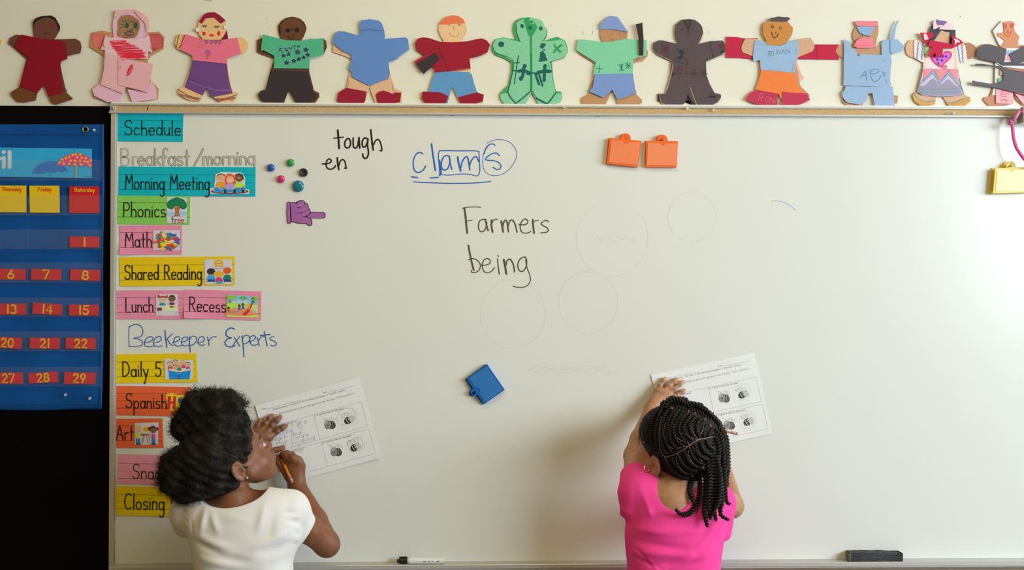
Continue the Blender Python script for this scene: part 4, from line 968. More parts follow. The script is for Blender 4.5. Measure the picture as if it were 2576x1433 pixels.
doll('pink and white paper doll with a pink hood and red scribble, second from the left', 320, [
 ('body', '1110,190 1150,140 1200,110 1330,100 1420,150 1440,240 1420,320 1560,310 1615,360 1605,480 1490,540 1450,590 1460,700 1480,790 1558,870 1550,970 1400,1000 1300,1008 1250,870 1210,880 1165,1006 1050,1000 920,960 905,880 1000,800 1030,560 980,520 880,460 900,320 1000,300 1110,325', (165, 115, 70), 0),
 ('hood', '1110,200 1135,150 1200,120 1330,108 1440,160 1440,330 1425,372 1115,365 1105,260', (218, 175, 178), 1),
 ('face', '1160,200 1190,160 1250,145 1300,150 1365,200 1378,260 1350,340 1320,370 1195,368 1150,350 1158,280', (140, 98, 60), 2),
 ('hood_fold', '1120,165 1135,100 1330,88 1315,112 1255,130 1180,155', (236, 178, 165), 3), ('hood_fold', '1318,110 1335,90 1450,165 1465,270 1440,330 1425,230 1375,175 1350,150', (236, 178, 165), 3),
 ('shoe', '1000,800 1210,925 1165,1006 1050,1000 925,940 905,880', (222, 172, 175), 2), ('shoe', '1250,875 1440,905 1480,790 1535,880 1540,970 1300,1005', (222, 172, 175), 2),
 ('shirt', '1035,348 1090,370 1170,362 1220,378 1420,368 1458,338 1480,420 1493,522 1455,500 1452,578 1240,580 1140,545 1030,510 1030,492 988,488', (232, 190, 180), 3),
 ('trouser_leg', '1030,510 1140,545 1240,575 1235,860 1210,922 990,830 1020,680', (226, 172, 160), 4),
 ('apron', '1160,565 1330,595 1503,628 1475,770 1450,907 1160,832', (240, 178, 168), 5)], art2)
def art3(a, c):
    t, r, p_ = c(30, 75, 90), c(190, 35, 30), c(70, 50, 110)
    for x, y in ((2005, 255), (2125, 262)):
        for k in range(5): a.stroke([pt('A', x-20+k*9, y+8-(k % 2)*16), pt('A', x-14+k*9, y-6+(k % 2)*18), pt('A', x-8+k*9, y)], 1.6, t)
    e(a, 'A', 2003, 330, 17, 19, r); e(a, 'A', 2148, 328, 16, 24, r); e(a, 'A', 2078, 346, 26, 11, r)
    for x in (2028, 2075, 2118, 2158): a.stroke([pt('A', *q) for q in ((x, 430), (x-16, 405), (x-8, 396), (x, 405), (x+8, 396), (x+14, 405), (x, 430))], 1.3, p_)
    L(a, 'A', '1950,385 2010,392 2100,392 2180,392', 1.4, c(160, 110, 60))
    og = c(230, 110, 60); e(a, 'A', 1963, 446, 10, 10, c(225, 120, 120))
    for k in range(9): an = k*.7; a.stroke([pt('A', 1963+15*math.cos(an), 446+15*math.sin(an)), pt('A', 1963+25*math.cos(an), 446+25*math.sin(an))], 1.2, og)
    for k in range(6): an = k*1.05; a.stroke([pt('A', 2040+18*math.cos(an)+9*math.cos(t_), 515+18*math.sin(an)+11*math.sin(t_)) for t_ in [j*.9 for j in range(8)]], .9, c(120, 70, 120))
    L(a, 'A', '2035,545 2038,580 2020,550', .9, c(150, 90, 60)); L(a, 'A', '2038,580 2060,545', .9, c(150, 90, 60))
    z = [(1850+k*14, 790+(k*5.2)+(12 if k % 2 else -8)) for k in range(32) if k*14+1850 < 2285]
    a.stroke([pt('A', x, min(y, 895-(k % 2)*20)) for k, (x, y) in enumerate(z)], 1.1, c(140, 110, 160), smooth=False)
    a.stroke([pt('A', x-5, min(y, 880-(k % 2)*20)-15) for k, (x, y) in enumerate(z[:14])], .9, c(60, 35, 80), smooth=False)
    g = c(30, 90, 60)
    L(a, 'A', '1750,878 1800,910 1870,945 1970,968', 1.6, g); L(a, 'A', '2098,968 2200,965 2280,945 2332,925', 1.6, g)
    for k in range(40):
        x = 1760+(k*37 % 190); a.stroke([pt('A', x, 920+(x-1760)*.28+(k*13 % 26)), pt('A', x+14, 928+(x-1760)*.25+(k*13 % 26))], 1.6, c(175, 95, 85))
    for k in range(40):
        x = 2115+(k*37 % 190); a.stroke([pt('A', x, 975-(x-2115)*.12+(k*13 % 24)), pt('A', x+14, 972-(x-2115)*.12+(k*13 % 24))], 1.6, c(175, 95, 85))
    for k in range(14): e(a, 'A', 1775+k*13, 925+k*4, 4, 4, c(40, 30, 50), n=6); e(a, 'A', 2125+k*14, 990-k*3, 4, 4, c(40, 30, 50), n=6)
    L(a, 'A', '1815,345 1790,400 1775,450 1750,470', 2, c(190, 70, 30))
    for k in range(7): e(a, 'A', 1758-k*4, 345+k*18, 6, 6, c(40, 30, 25), n=6)
doll('paper doll with crimson hair, pink shirt and purple trousers, third from the left', 535, [
 ('back_hair', '1965,320 2010,270 2200,280 2228,290 2240,385 1975,388', (118, 22, 45), 0),
 ('body', '2040,125 2110,120 2210,200 2230,290 2190,360 2160,395 2330,370 2380,365 2430,410 2437,450 2420,500 2370,528 2230,570 2240,700 2285,900 2330,900 2330,950 2280,1005 2180,1010 2095,955 2030,860 1960,1000 1850,980 1760,930 1748,880 1815,840 1890,600 1890,545 1740,480 1715,430 1740,350 1790,330 1960,385 1998,390 1955,340 1942,270 1950,220 1985,160', (222, 178, 112), 1),
 ('hair', '1955,210 2000,145 2040,122 2110,120 2160,150 2215,200 2170,230 2100,170 2020,180 1980,232', (130, 22, 48), 2),
 ('trousers', '1890,588 2228,626 2240,740 2262,850 2285,915 2070,955 2030,860 1990,935 1815,855 1850,760', (98, 62, 104), 2),
 ('shirt', '1820,335 2000,385 2160,395 2330,368 2350,450 2368,528 2232,570 2228,626 1890,590 1888,545 1765,485', (222, 110, 122), 3),
 ('earring', '1920,280 1950,265 1965,285 1945,315 1925,305', (225, 220, 190), 3), ('earring', '2195,255 2230,245 2235,280 2200,285', (225, 220, 190), 3)], art3)
def art4(a, c):
    k_, p_ = c(28, 20, 14), c(60, 38, 90)
    e(a, 'B', 433, 318, 24, 22, k_); e(a, 'B', 527, 312, 24, 26, k_); e(a, 'B', 475, 308, 12, 8, k_, rot=30); L(a, 'B', '435,375 445,400 462,408 480,405 492,385 490,358', 2, k_)
    z = []
    for k in range(44):
        an = math.radians(200-k*4.6); r_ = 138+(5 if k % 2 else -4); z.append(pt('B', 480+r_*math.cos(an)*1.02, 305-r_*math.sin(an)*.9))
    a.stroke(z, 1.4, k_, smooth=False)
    for k in range(8): L(a, 'B', f'{338+k},{270+k*12} {352+k%3*4},{276+k*12}', 1.6, k_)
    for q in ('290,235 265,290 250,350', '375,240 310,255 285,280 320,310 355,380', '545,255 430,240', '430,240 438,285 446,330', '440,290 510,300', '446,322 500,325 545,345', '545,215 605,280', '605,280 630,205', '708,235 710,290', '785,220 800,165', '800,165 850,222', '850,222 866,160'): L(a, 'J', q, 1.6, p_)
    e(a, 'J', 706, 182, 24, 26, p_, n=10)
    for x, y, r_ in ((535, 545, 28), (622, 520, 26), (388, 582, 20), (442, 568, 20), (420, 655, 24), (495, 637, 22), (548, 618, 20), (597, 600, 18), (640, 572, 22)):
        a.stroke([pt('B', x+r_*1.2*math.cos(math.radians(90+144*k)), y-r_*math.sin(math.radians(90+144*k))) for k in range(6)], 1.8, p_, smooth=False)
doll('brown paper doll in a green shirt with stars and black trousers', 735, [
 ('body', '335,330 330,270 360,225 410,188 475,175 560,195 605,235 628,300 600,380 570,425 800,400 835,430 840,490 815,552 660,610 655,740 705,945 760,970 763,1010 720,1070 640,1083 520,1083 440,940 390,1083 200,1078 140,1040 118,990 150,950 200,935 250,740 290,612 140,560 108,540 110,420 150,400 170,400 370,425 350,380', (94, 60, 34), 0),
 ('trousers', '262,730 440,735 645,750 650,800 675,880 700,965 735,990 735,1020 640,1083 520,1083 440,935 375,1083 200,1078 140,1040 118,990 150,950 200,935 235,830', (52, 44, 42), 2),
 ('shirt', '170,357 350,405 420,420 580,425 680,402 725,410 803,395 806,480 808,568 662,610 655,717 285,713 290,583 180,525 150,530 160,440', (74, 160, 112), 3)], art4, 'B')
def art5(a, c):
    L(a, 'B', '1190,316 1300,312 1380,320 1440,322', 1.3, c(55, 75, 100)); L(a, 'B', '930,470 950,510 1000,545', .8, c(150, 110, 70)); L(a, 'B', '1490,640 1500,625 1590,612', .9, c(60, 85, 115))
    L(a, 'B', '1520,860 1535,950 1560,965', .8, c(150, 110, 70)); L(a, 'B', '1072,840 1055,920', .8, c(150, 110, 70)); L(a, 'B', '1258,960 1240,1060', .8, c(150, 110, 70)); L(a, 'B', '1300,960 1340,1060', .8, c(150, 110, 70))
doll('faceless paper doll covered in blue paper with dark red shoes', 932, [
 ('body', '905,455 905,545 1000,575 1095,615 1080,760 1045,920 1060,1000 1230,1083 1285,905 1345,1083 1622,1083 1624,950 1550,920 1510,800 1480,640 1500,560 1200,500', (206, 166, 122), 0),
 ('blue_suit', '1200,213 1290,198 1390,218 1415,245 1435,300 1450,378 1440,405 1540,398 1660,390 1690,410 1700,515 1530,637 1485,645 1497,770 1485,820 1400,850 1290,897 1180,845 1100,800 1100,765 1068,710 1100,640 1095,580 1050,548 1030,550 990,520 903,455 905,410 920,360 960,325 1030,330 1175,372 1190,370 1182,250', (92, 128, 172), 2),
 ('shoe', '1045,917 1253,955 1237,1060 1205,1085 1000,1080 943,1055 958,970', (140, 28, 44), 1), ('shoe', '1352,990 1380,960 1430,945 1480,960 1525,980 1560,965 1618,968 1605,1065 1520,1085 1380,1085 1365,1060', (140, 28, 44), 1)], art5, 'B')
def art6(a, c):
    e(a, 'B', 2118, 266, 9, 9, c(160, 140, 120), n=10); e(a, 'B', 2225, 258, 13, 12, c(190, 130, 80), n=12); e(a, 'B', 2225, 258, 6, 6, c(120, 120, 130), n=8)
    L(a, 'B', '2163,278 2168,312', 1.4, c(190, 110, 70)); L(a, 'B', '2120,345 2140,372 2175,382 2210,370 2222,340', 1.2, c(190, 110, 70)); L(a, 'B', '2025,280 2022,330 2050,390 2100,425', .8, c(215, 160, 110))
    L(a, 'B', '2290,270 2295,320 2270,370', .8, c(215, 160, 110)); L(a, 'B', '2005,470 2050,590 2112,742', 1.0, c(105, 15, 30))
    for q in ('1975,505 1995,530', '2022,575 2052,608'): L(a, 'B', q, 2.4, c(60, 52, 50))
    for k in range(14): L(a, 'B', f'{2190+k*10},{745-k} {2215+k*8},{725-k}', 1, c(235, 150, 110))
doll('paper doll with an orange cap, dark red shirt and a red and black bag', 1137, [
 ('body', '2005,310 2015,260 2060,200 2100,175 2170,160 2230,172 2285,235 2305,300 2290,360 2260,410 2240,440 2340,560 2343,760 2400,950 2480,1000 2470,1085 2230,1085 2145,900 2085,1085 1860,1085 1820,1020 1828,975 1900,950 1958,760 1990,600 2065,440 2025,370', (228, 188, 132), 0),
 ('cap', '2018,253 2020,240 2080,180 2150,158 2210,165 2260,195 2283,232 2283,242 2200,243 2090,255', (240, 122, 78), 1),
 ('trousers', '1965,760 2110,745 2240,748 2330,755 2355,775 2380,870 2410,960 2480,1000 2470,1065 2380,1085 2240,1085 2150,900 2100,1085 1880,1080 1840,1020 1905,950', (92, 142, 178), 1),
 ('shirt', '1760,450 1790,405 1840,390 1900,395 2030,437 2150,440 2310,432 2400,410 2460,400 2510,420 2545,465 2520,545 2440,585 2330,612 2343,715 2115,745 1963,757 1965,690 1990,610 1860,580 1775,520', (148, 30, 44), 2),
 ('shoe', '1840,955 2030,965 2110,1003 2085,1075 1980,1083 1870,1080 1832,1020', (142, 26, 40), 2), ('shoe', '2213,1015 2410,965 2483,990 2470,1055 2390,1085 2245,1085', (142, 26, 40), 2),
 ('bag', '1753,645 1980,505 2005,560 2020,650 1865,755', (160, 32, 46), 3), ('bag_flap', '1775,668 1975,545 2020,620 1850,775', (58, 50, 48), 4)], art6, 'B')
def art7(a, c):
    g, d, y = c(38, 150, 82), c(10, 92, 82), c(40, 85, 70)
    a.poly(pts('C', '400,195 460,182 580,205 590,215 540,300 505,365 480,385 455,370 440,330'), g); a.poly(pts('C', '468,185 545,200 505,250 478,250 465,215'), c(128, 192, 142))
    L(a, 'C', '480,375 483,560', 5.2, g); L(a, 'C', '484,570 484,950', 5.8, c(22, 140, 72)); e(a, 'C', 388, 272, 17, 23, d, rot=20); e(a, 'C', 583, 297, 20, 21, d, rot=30); e(a, 'C', 470, 290, 26, 20, c(14, 110, 70)); e(a, 'C', 488, 228, 16, 15, c(22, 120, 75))
    e(a, 'C', 170, 463, 32, 30, d); L(a, 'C', '352,580 335,680 308,875', 2.4, d); L(a, 'C', '308,660 362,650', 2.4, d); L(a, 'C', '290,737 400,745 480,762 560,762 700,742', 3.6, d)
    for q, w in (('410,690 400,740 395,790 375,830', 8), ('625,690 622,760 618,840', 8), ('355,745 400,735 475,765', 8), ('560,755 620,745 680,745', 9), ('530,775 565,880', 6), ('570,790 602,895', 5)): L(a, 'C', q, w, d)
    e(a, 'C', 415, 690, 22, 22, d); e(a, 'C', 375, 820, 20, 22, d); e(a, 'C', 628, 690, 18, 22, d); e(a, 'C', 620, 835, 18, 20, d); e(a, 'C', 560, 760, 20, 22, d); e(a, 'C', 675, 747, 22, 16, d); e(a, 'C', 360, 740, 18, 14, d); e(a, 'C', 455, 770, 24, 16, d)
    a.poly(pts('C', '590,450 635,455 632,480 615,490 628,520 612,550 632,560 640,600 655,630 610,640 560,648 575,600 578,545 600,535 588,500 570,490'), d)
    L(a, 'C', '598,520 625,500 590,520 625,535', 2, c(128, 192, 142))
    for q in ('725,465 745,500 790,540', '800,470 755,505 720,545'): L(a, 'C', q, 5, c(40, 150, 75))
    for x, y_ in ((728, 468), (722, 540), (782, 540), (798, 478)): e(a, 'C', x, y_, 11, 9, c(40, 150, 75), n=8)
    L(a, 'C', '237,960 270,1020 330,1088', 3, d); L(a, 'C', '480,950 400,1020 310,1088', 3, d); L(a, 'C', '497,960 530,1020 600,1060 655,1088', 4.4, d); L(a, 'C', '740,970 690,1040 650,1085', 3, d)
    L(a, 'C', '325,260 330,330 370,440', .8, y); L(a, 'C', '645,320 640,370 600,435', .8, y); L(a, 'C', '100,560 200,580 295,630 293,740 245,960', .8, y); L(a, 'C', '820,605 678,650 675,710', .8, y)
doll('green paper doll with drawn belt and dark green patterns', 1335, [
 ('body', '292,310 300,250 330,210 390,185 460,178 580,205 610,235 615,270 650,300 652,350 640,395 605,432 755,383 830,420 850,450 870,525 830,605 700,640 710,800 740,948 800,962 810,1010 790,1060 720,1090 560,1090 490,960 420,1090 200,1090 155,1030 155,980 210,920 245,890 275,740 275,655 215,615 110,575 75,530 70,470 110,410 190,390 320,415', (62, 160, 90), 0),
 ('tunic', '325,240 400,190 460,180 580,205 610,235 615,270 650,300 650,350 620,400 600,432 690,430 800,412 835,440 867,525 825,605 680,640 690,700 700,800 740,975 800,975 806,1015 780,1070 720,1090 560,1090 490,960 420,1090 200,1090 160,1030 160,985 240,965 295,740 297,640 200,585 120,550 95,520 80,470 110,415 190,395 370,440 335,340', (130, 195, 146), 1)], art7, 'C')
def art8(a, c):
    g = c(8, 110, 100)
    for q in ('1195,682 1193,762', '1162,712 1200,715 1234,722', '1400,672 1425,715 1455,738', '1440,668 1430,710 1405,742', '1425,668 1430,742', '1465,685 1528,680', '1490,645 1498,720', '1470,660 1525,708', '1520,658 1475,712'): L(a, 'C', q, 1.5, g)
    for x in (1300, 1428): a.stroke([pt('C', x+24*math.cos(k), 345+18*math.sin(k)*1.3) for k in range(7)], .7, c(150, 105, 60))
    L(a, 'C', '1312,430 1310,410 1350,415 1330,435', .9, c(110, 75, 40)); L(a, 'C', '1580,612 1590,630', 1.2, c(60, 40, 25)); L(a, 'C', '1600,598 1612,608', 1.2, c(60, 40, 25))
doll('paper doll with a blue cap, green shirt and a dark brown stick', 1540, [
 ('body', '1205,290 1400,300 1487,330 1487,405 1540,470 1690,510 1703,540 1700,580 1650,635 1548,657 1545,760 1575,980 1640,1040 1642,1070 1610,1098 1390,1098 1330,940 1255,1098 1030,1093 1005,1060 1015,1020 1080,985 1100,900 1140,800 1150,664 1080,620 985,560 1150,480 1230,440 1205,380', (186, 140, 94), 0),
 ('shirt', '975,408 1100,420 1220,438 1330,435 1480,405 1540,412 1690,417 1690,500 1683,580 1550,618 1545,770 1150,772 1143,793 1133,788 1157,650 1090,610 955,525', (128, 202, 154), 2),
 ('cap', '1205,250 1250,205 1310,163 1388,178 1420,225 1500,338 1430,320 1300,303 1203,305', (128, 152, 194), 2),
 ('trousers', '1150,772 1545,768 1570,930 1587,968 1485,1010 1385,1040 1330,937 1240,1022 1095,960 1100,935 1125,920', (122, 148, 194), 3),
 ('stick', '1577,255 1645,235 1658,410 1655,577 1612,577 1605,400', (66, 48, 46), 5)], art8, 'C')
def art9(a, c):
    r, g = c(100, 40, 46), c(38, 50, 52)
    a.poly(pts('C', '2065,205 2110,200 2172,205 2130,358'), c(58, 62, 48)); e(a, 'C', 2125, 285, 16, 18, c(40, 45, 50)); e(a, 'C', 2065, 308, 12, 13, r); e(a, 'C', 2172, 307, 10, 12, r)
    a.poly(pts('C', '2030,525 2082,525 2078,560 2065,570 2068,600 2040,625 2015,620 2045,580 2035,555'), g); L(a, 'C', '2012,510 2065,515 2118,512 2105,550 2080,562', 1, g); L(a, 'C', '2015,515 2020,545 2042,560', 1, g); L(a, 'C', '2035,590 1990,615 1985,630 2050,655 2118,668 2100,620 2075,590', 1.6, g)
    L(a, 'C', '1860,430 1855,500 1835,570', 1.2, r); L(a, 'C', '1912,450 1920,520 1905,615', 1.2, r)
    for x, y, r_ in ((1890, 495, 20), (1880, 525, 18), (2022, 730, 26), (2185, 765, 24), (2290, 770, 20)):
        for k in range(5): a.stroke([pt('C', x, y), pt('C', x+r_*1.3*math.cos(k*1.26), y+r_*1.5*math.sin(k*1.26))], 2.2, r)
    L(a, 'C', '1940,765 2050,765 2200,770 2330,775', 1.2, c(60, 66, 66)); L(a, 'C', '2053,672 2050,740 2030,830', 1, r); L(a, 'C', '2108,680 2108,800', 1, r); L(a, 'C', '2035,688 2070,688', 1, r); L(a, 'C', '2095,688 2120,688', 1, r)
    L(a, 'C', '2355,450 2370,520 2388,600', 1, r); e(a, 'C', 2472, 480, 22, 24, r); e(a, 'C', 2485, 542, 20, 14, (.012, .012, .015)); a.poly(pts('C', '2330,1020 2370,975 2400,965 2415,1020'), (.02, .02, .025)); a.poly(pts('C', '1950,768 2000,765 1960,795'), (.025, .03, .03))
    gd = c(190, 160, 120)
    L(a, 'C', '1757,505 1775,545 1850,590 1950,635', 1.3, gd); L(a, 'C', '1965,660 1950,760 1915,900 1890,975', 1.6, gd); L(a, 'C', '2150,915 2175,1000 2215,1095', 1.6, gd); L(a, 'C', '1822,990 1840,1060 1880,1095', 1.4, gd); L(a, 'C', '1832,985 1890,975', 1.3, gd); L(a, 'C', '2320,640 2480,572 2505,550', 1.3, gd); L(a, 'C', '2232,455 2270,400 2282,345', 1.2, gd); L(a, 'C', '1985,400 2025,460', 1.2, gd)
doll('very dark brown paper doll with a bowed trophy drawing on its chest', 1735, [
 ('backing', '1805,980 1890,975 1950,800 1960,650 2010,650 2100,990 2165,1095 2390,1105 2300,1060 2050,1050 1900,1060 1803,1058', (74, 62, 60), 0),
 ('body', '1980,330 1990,260 2060,205 2140,198 2200,210 2250,250 2270,280 2282,340 2260,400 2230,460 2350,430 2480,422 2500,440 2512,470 2510,530 2480,570 2310,645 2315,780 2350,880 2400,970 2465,985 2468,1020 2430,1070 2380,1095 2200,1097 2150,1040 2120,990 2085,1080 2050,1100 1870,1095 1820,1050 1820,1000 1890,975 1940,780 1950,640 1800,570 1755,510 1760,450 1820,420 1860,422 2025,460 1990,400', (92, 79, 78), 1)], art9, 'C')
def art10(a, c):
    k_ = c(45, 60, 55); e(a, 'D', 707, 332, 18, 19, k_); e(a, 'D', 707, 332, 9, 10, c(150, 110, 65)); e(a, 'D', 805, 348, 16, 19, k_); e(a, 'D', 805, 348, 9, 13, c(200, 140, 80)); e(a, 'D', 805, 348, 3, 8, k_)
    L(a, 'D', '700,398 705,435 720,462 738,470 765,450 780,418', 2, k_); e(a, 'D', 750, 408, 6, 11, k_)
    s = c(110, 135, 155)
    a.text('RO', pt('D', 660, 695), pt('D', 725, 692), 6, 1, s); a.text('NAN', pt('D', 765, 675), pt('D', 920, 665), 6, 1, s); a.text('S', pt('D', 985, 665), pt('D', 1015, 665), 5, .8, s)
    s = c(215, 130, 140); a.text('R', pt('D', 528, 1255), pt('D', 580, 1262), 9.5, 1, s, slant=.15); a.text('ONA', pt('D', 610, 1262), pt('D', 770, 1295), 7, .9, s, slant=.1)
    L(a, 'D', '500,545 560,558 620,560', .7, c(115, 145, 175)); L(a, 'D', '1268,555 1262,640 1268,740', 1.4, c(150, 30, 50)); L(a, 'D', '985,790 960,830 955,890', .8, c(115, 145, 175))
doll('paper doll with an orange face, blue shirt, orange shorts and long red sleeves', 1940, [
 ('sleeve', '130,455 270,460 345,475 520,473 530,490 530,740 300,720 130,718', (196, 46, 72), 0), ('sleeve', '960,735 1030,700 1230,552 1535,553 1507,605 1492,635 1535,700 1535,743 1250,738', (196, 46, 72), 0),
 ('hand', '320,600 335,545 370,482 440,478 540,490 600,520 560,700 465,700 335,650', (212, 172, 136), 1), ('hand', '960,500 1060,480 1180,465 1228,540 1228,600 1200,640 1100,680 960,740', (212, 172, 136), 1),
 ('paper_scrap', '990,740 1010,750 1070,930 1105,965 1045,1020 985,900', (246, 188, 168), 0), ('paper_scrap', '545,760 600,760 600,880 555,935 540,930', (240, 160, 140), 0),
 ('body', '575,345 600,300 670,262 860,270 900,265 920,300 880,520 985,760 1030,900 1050,1060 1130,1140 1170,1175 1160,1200 900,1200 700,1150 560,1000 600,560 620,480', (196, 156, 122), 1),
 ('face', '585,340 600,300 625,268 700,264 860,270 900,265 930,310 963,345 960,390 945,440 920,480 870,530 820,567 690,560 632,552 630,500 590,430', (206, 140, 72), 3),
 ('hair', '662,250 690,225 780,205 850,212 900,212 933,232 885,268 830,270 700,262', (96, 84, 88), 4),
 ('shirt', '490,500 630,520 632,550 690,560 820,567 870,540 910,512 1018,495 1030,590 1022,738 985,800 990,905 870,895 740,878 562,872 552,745 530,752 475,768 465,720 475,600', (156, 188, 214), 2),
 ('shorts', '568,872 740,882 870,895 990,908 1010,980 1030,1050 1095,1157 950,1152 835,1140 845,1235 810,1225 790,1165 640,1140 495,1113 540,1000', (252, 140, 72), 2),
 ('shoe', '485,1118 640,1140 790,1170 768,1190 780,1290 750,1318 600,1318 470,1280 372,1232 420,1170', (196, 60, 88), 3), ('shoe', '835,1138 980,1155 1140,1158 1175,1240 1100,1280 990,1318 825,1318', (200, 62, 90), 3)], art10, 'D')
def art11(a, c):
    b = c(75, 120, 165); L(a, 'D', '1798,975 1830,930 1865,880 1870,940 1882,1008', 1.3, b); L(a, 'D', '1812,950 1840,938 1870,935', 1.1, b)
    L(a, 'D', '1920,865 1925,930 1950,990 1980,1014 2030,990 2055,940', 1.4, b); L(a, 'D', '1940,920 1990,915 2025,890 2015,862 1965,862 1935,895', 1.3, b); L(a, 'D', '2072,890 2112,948', 1.2, b); L(a, 'D', '2115,895 2085,950', 1.2, b); L(a, 'D', '2112,985 2130,1025', 1.0, b)
    L(a, 'D', '2080,735 2086,760', 1, b); e(a, 'D', 2152, 868, 7, 7, c(225, 160, 180), n=8)
    for q in ('1825,435 1830,455', '1872,445 1890,452', '1905,445 1910,455'): L(a, 'D', q, 1.6, c(45, 45, 40))
    L(a, 'D', '1750,565 1850,572 1965,560', 1, c(225, 110, 125)); L(a, 'D', '1800,425 1760,480 1745,500', .9, c(165, 125, 85))
doll('paper doll in light blue overalls with a pink hat and pink beard', 2180, [
 ('body', '1705,420 1720,370 1750,315 2025,320 2026,410 2010,470 1990,570 2065,565 2260,600 2175,700 2170,1080 2210,1180 2270,1190 2262,1280 2200,1295 2050,1280 1900,1160 1850,1270 1820,1310 1720,1325 1640,1315 1575,1270 1580,1230 1610,1000 1620,700 1600,728 1540,705 1492,635 1530,560 1600,545 1740,560 1712,490', (198, 156, 118), 0),
 ('hat', '1738,290 1745,257 1880,262 2020,260 2020,333 1900,328 1760,322', (250, 142, 152), 3),
 ('mask', '1755,337 1810,325 1985,335 1965,370 1925,435 1885,445 1840,430 1790,405', (148, 182, 214), 2),
 ('beard', '1718,575 1740,530 1755,500 1830,467 1955,475 1965,555 2000,575 1920,597 1770,595', (246, 138, 150), 4),
 ('overalls', '1597,485 1680,520 1685,600 1720,605 1745,630 1765,695 1790,698 1790,667 1900,680 2065,682 2063,530 2090,502 2175,490 2180,680 2190,760 2165,1000 2182,1040 2175,1080 1900,1072 1590,1060 1595,900 1595,730', (160, 190, 220), 2),
 ('arm', '2175,662 2172,470 2190,400 2225,310 2258,253 2282,258 2250,320 2235,390 2222,490 2265,488 2325,550 2345,585 2310,640 2240,662', (156, 188, 218), 3),
 ('trousers', '1620,1072 1900,1078 2205,1075 2215,1180 2228,1328 1980,1325 1965,1240 1950,1158 1895,1158 1880,1250 1810,1302 1640,1275 1595,1230 1575,1180 1578,1138 1600,1130', (160, 190, 220), 3)], art11, 'D')
def art12(a, c):
    bk = c(70, 70, 80)
    for k in range(22):
        L(a, 'E', f'{690+k*6},{400-k*3} {700+k*4},{500-k*6}', 2.2, bk)
    for k in range(12): L(a, 'E', f'{945+k*5},{380+k} {935+k*5},{530-k*6}', 2.4, bk)
    L(a, 'E', '875,385 885,398 903,385 880,378', 1.4, (.02, .02, .02)); L(a, 'E', '805,515 850,528 905,538', 1.6, c(40, 150, 160)); a.poly(pts('E', '805,512 860,518 880,530 840,528'), c(240, 120, 130))
    tl, gr, ye = c(40, 140, 165), c(90, 190, 100), c(250, 215, 100)
    for x0, x1 in ((545, 525), (600, 585), (1030, 1065), (1085, 1100)):
        a.stroke([pt('E', x0+(x1-x0)*k/12+(7 if k % 2 else -5), 520+(740-520)*k/12+(40 if x0 > 1000 else 0)) for k in range(13)], 1.5, tl)
    for k in range(12): L(a, 'E', f'{612+k%3*6},{570+k*11} {630-k%3*4},{575+k*11}', 2.4, gr)
    for k in range(7):
        e(a, 'E', 652-k*5, 590+k*38, 11, 9, ye, n=4); e(a, 'E', 652-k*5, 590+k*38, 5, 15, ye, n=4); e(a, 'E', 998+k*3, 610+k*38, 13, 9, ye, n=4); e(a, 'E', 998+k*3, 610+k*38, 5, 16, ye, n=4)
    L(a, 'E', '672,515 668,570 672,560', 2.5, tl)
    # heart
    a.poly(pts('E', '695,712 720,690 800,650 850,690 865,640 905,632 945,640 965,670 955,710 900,770 860,800 850,845 800,830 750,795 715,755'), c(222, 62, 92)); a.poly(pts('E', '718,720 760,690 840,700 870,660 905,650 938,660 945,690 900,745 850,790 838,825 790,805 745,770'), c(238, 105, 225))
    L(a, 'E', '850,845 880,848 895,825 878,812 868,828', 2.4, c(235, 85, 100))
    for x, y, q in ((745, 690, tl), (780, 745, tl), (793, 792, tl), (838, 750, c(90, 80, 200)), (888, 703, c(90, 80, 200)), (848, 700, c(90, 80, 200))):
        a.stroke([pt('E', x+18*math.cos(math.radians(90+144*k)), y-20*math.sin(math.radians(90+144*k))) for k in range(6)], 2.2, q, smooth=False)
    # skirt
    pk, lb, gy, la = c(248, 150, 155), c(140, 195, 215), c(170, 170, 195), c(170, 150, 210)
    for x0, x1, x2 in ((615, 725, 600), (745, 915, 825), (930, 1035, 1045)):
        for k in range(24):
            u = k/23; X = x0+(x1-x0)*u; yb = {600: 1000-140*u, 825: 870+130*(1-abs(2*u-1)), 1045: 880+160*u}[x2]
            L(a, 'E', f'{X},{868} {X-8},{yb}', 1.5, pk)
    L(a, 'E', '600,1000 740,870 825,1020 925,870 1060,1045', 1.6, la, smooth=False); L(a, 'E', '575,1045 735,905 825,1035 920,915 1075,1060', 3.4, lb, smooth=False); L(a, 'E', '605,855 1035,862', 1.2, c(235, 150, 170))
    for k in range(46):
        X = 560+k*11.4; yt = 1060-max(0, 95-abs(X-725)*.9)-max(0, 85-abs(X-915)*.9)
        L(a, 'E', f'{X},{1185-abs(X-830)*.06} {X+6},{yt+8}', 1.7, gy)
    for y, w in ((1105, 9), (1148, 9)):
        a.stroke([pt('E', 550+k*9+6*math.cos(k*1.6), y+w*math.sin(k*1.6)) for k in range(60)], .9, c(110, 180, 160))
    L(a, 'E', '540,1150 700,1185 850,1198 1000,1192 1115,1165', 1.4, la); L(a, 'E', '600,870 575,1000 545,1120', 1, la); L(a, 'E', '1040,880 1075,1040 1112,1160', 1, la)
    a.poly(pts('E', '473,1190 490,1160 560,1235 640,1268 755,1248 750,1290 700,1312 570,1312 500,1260'), c(226, 172, 88)); a.poly(pts('E', '895,1275 1050,1255 1190,1205 1190,1260 1130,1305 1080,1328 930,1325'), c(218, 168, 84))
    L(a, 'E', '490,1160 520,1205 570,1240 640,1262 755,1250', 2, c(90, 150, 170)); L(a, 'E', '895,1275 1000,1268 1100,1230 1190,1208', 1.6, c(110, 160, 150))
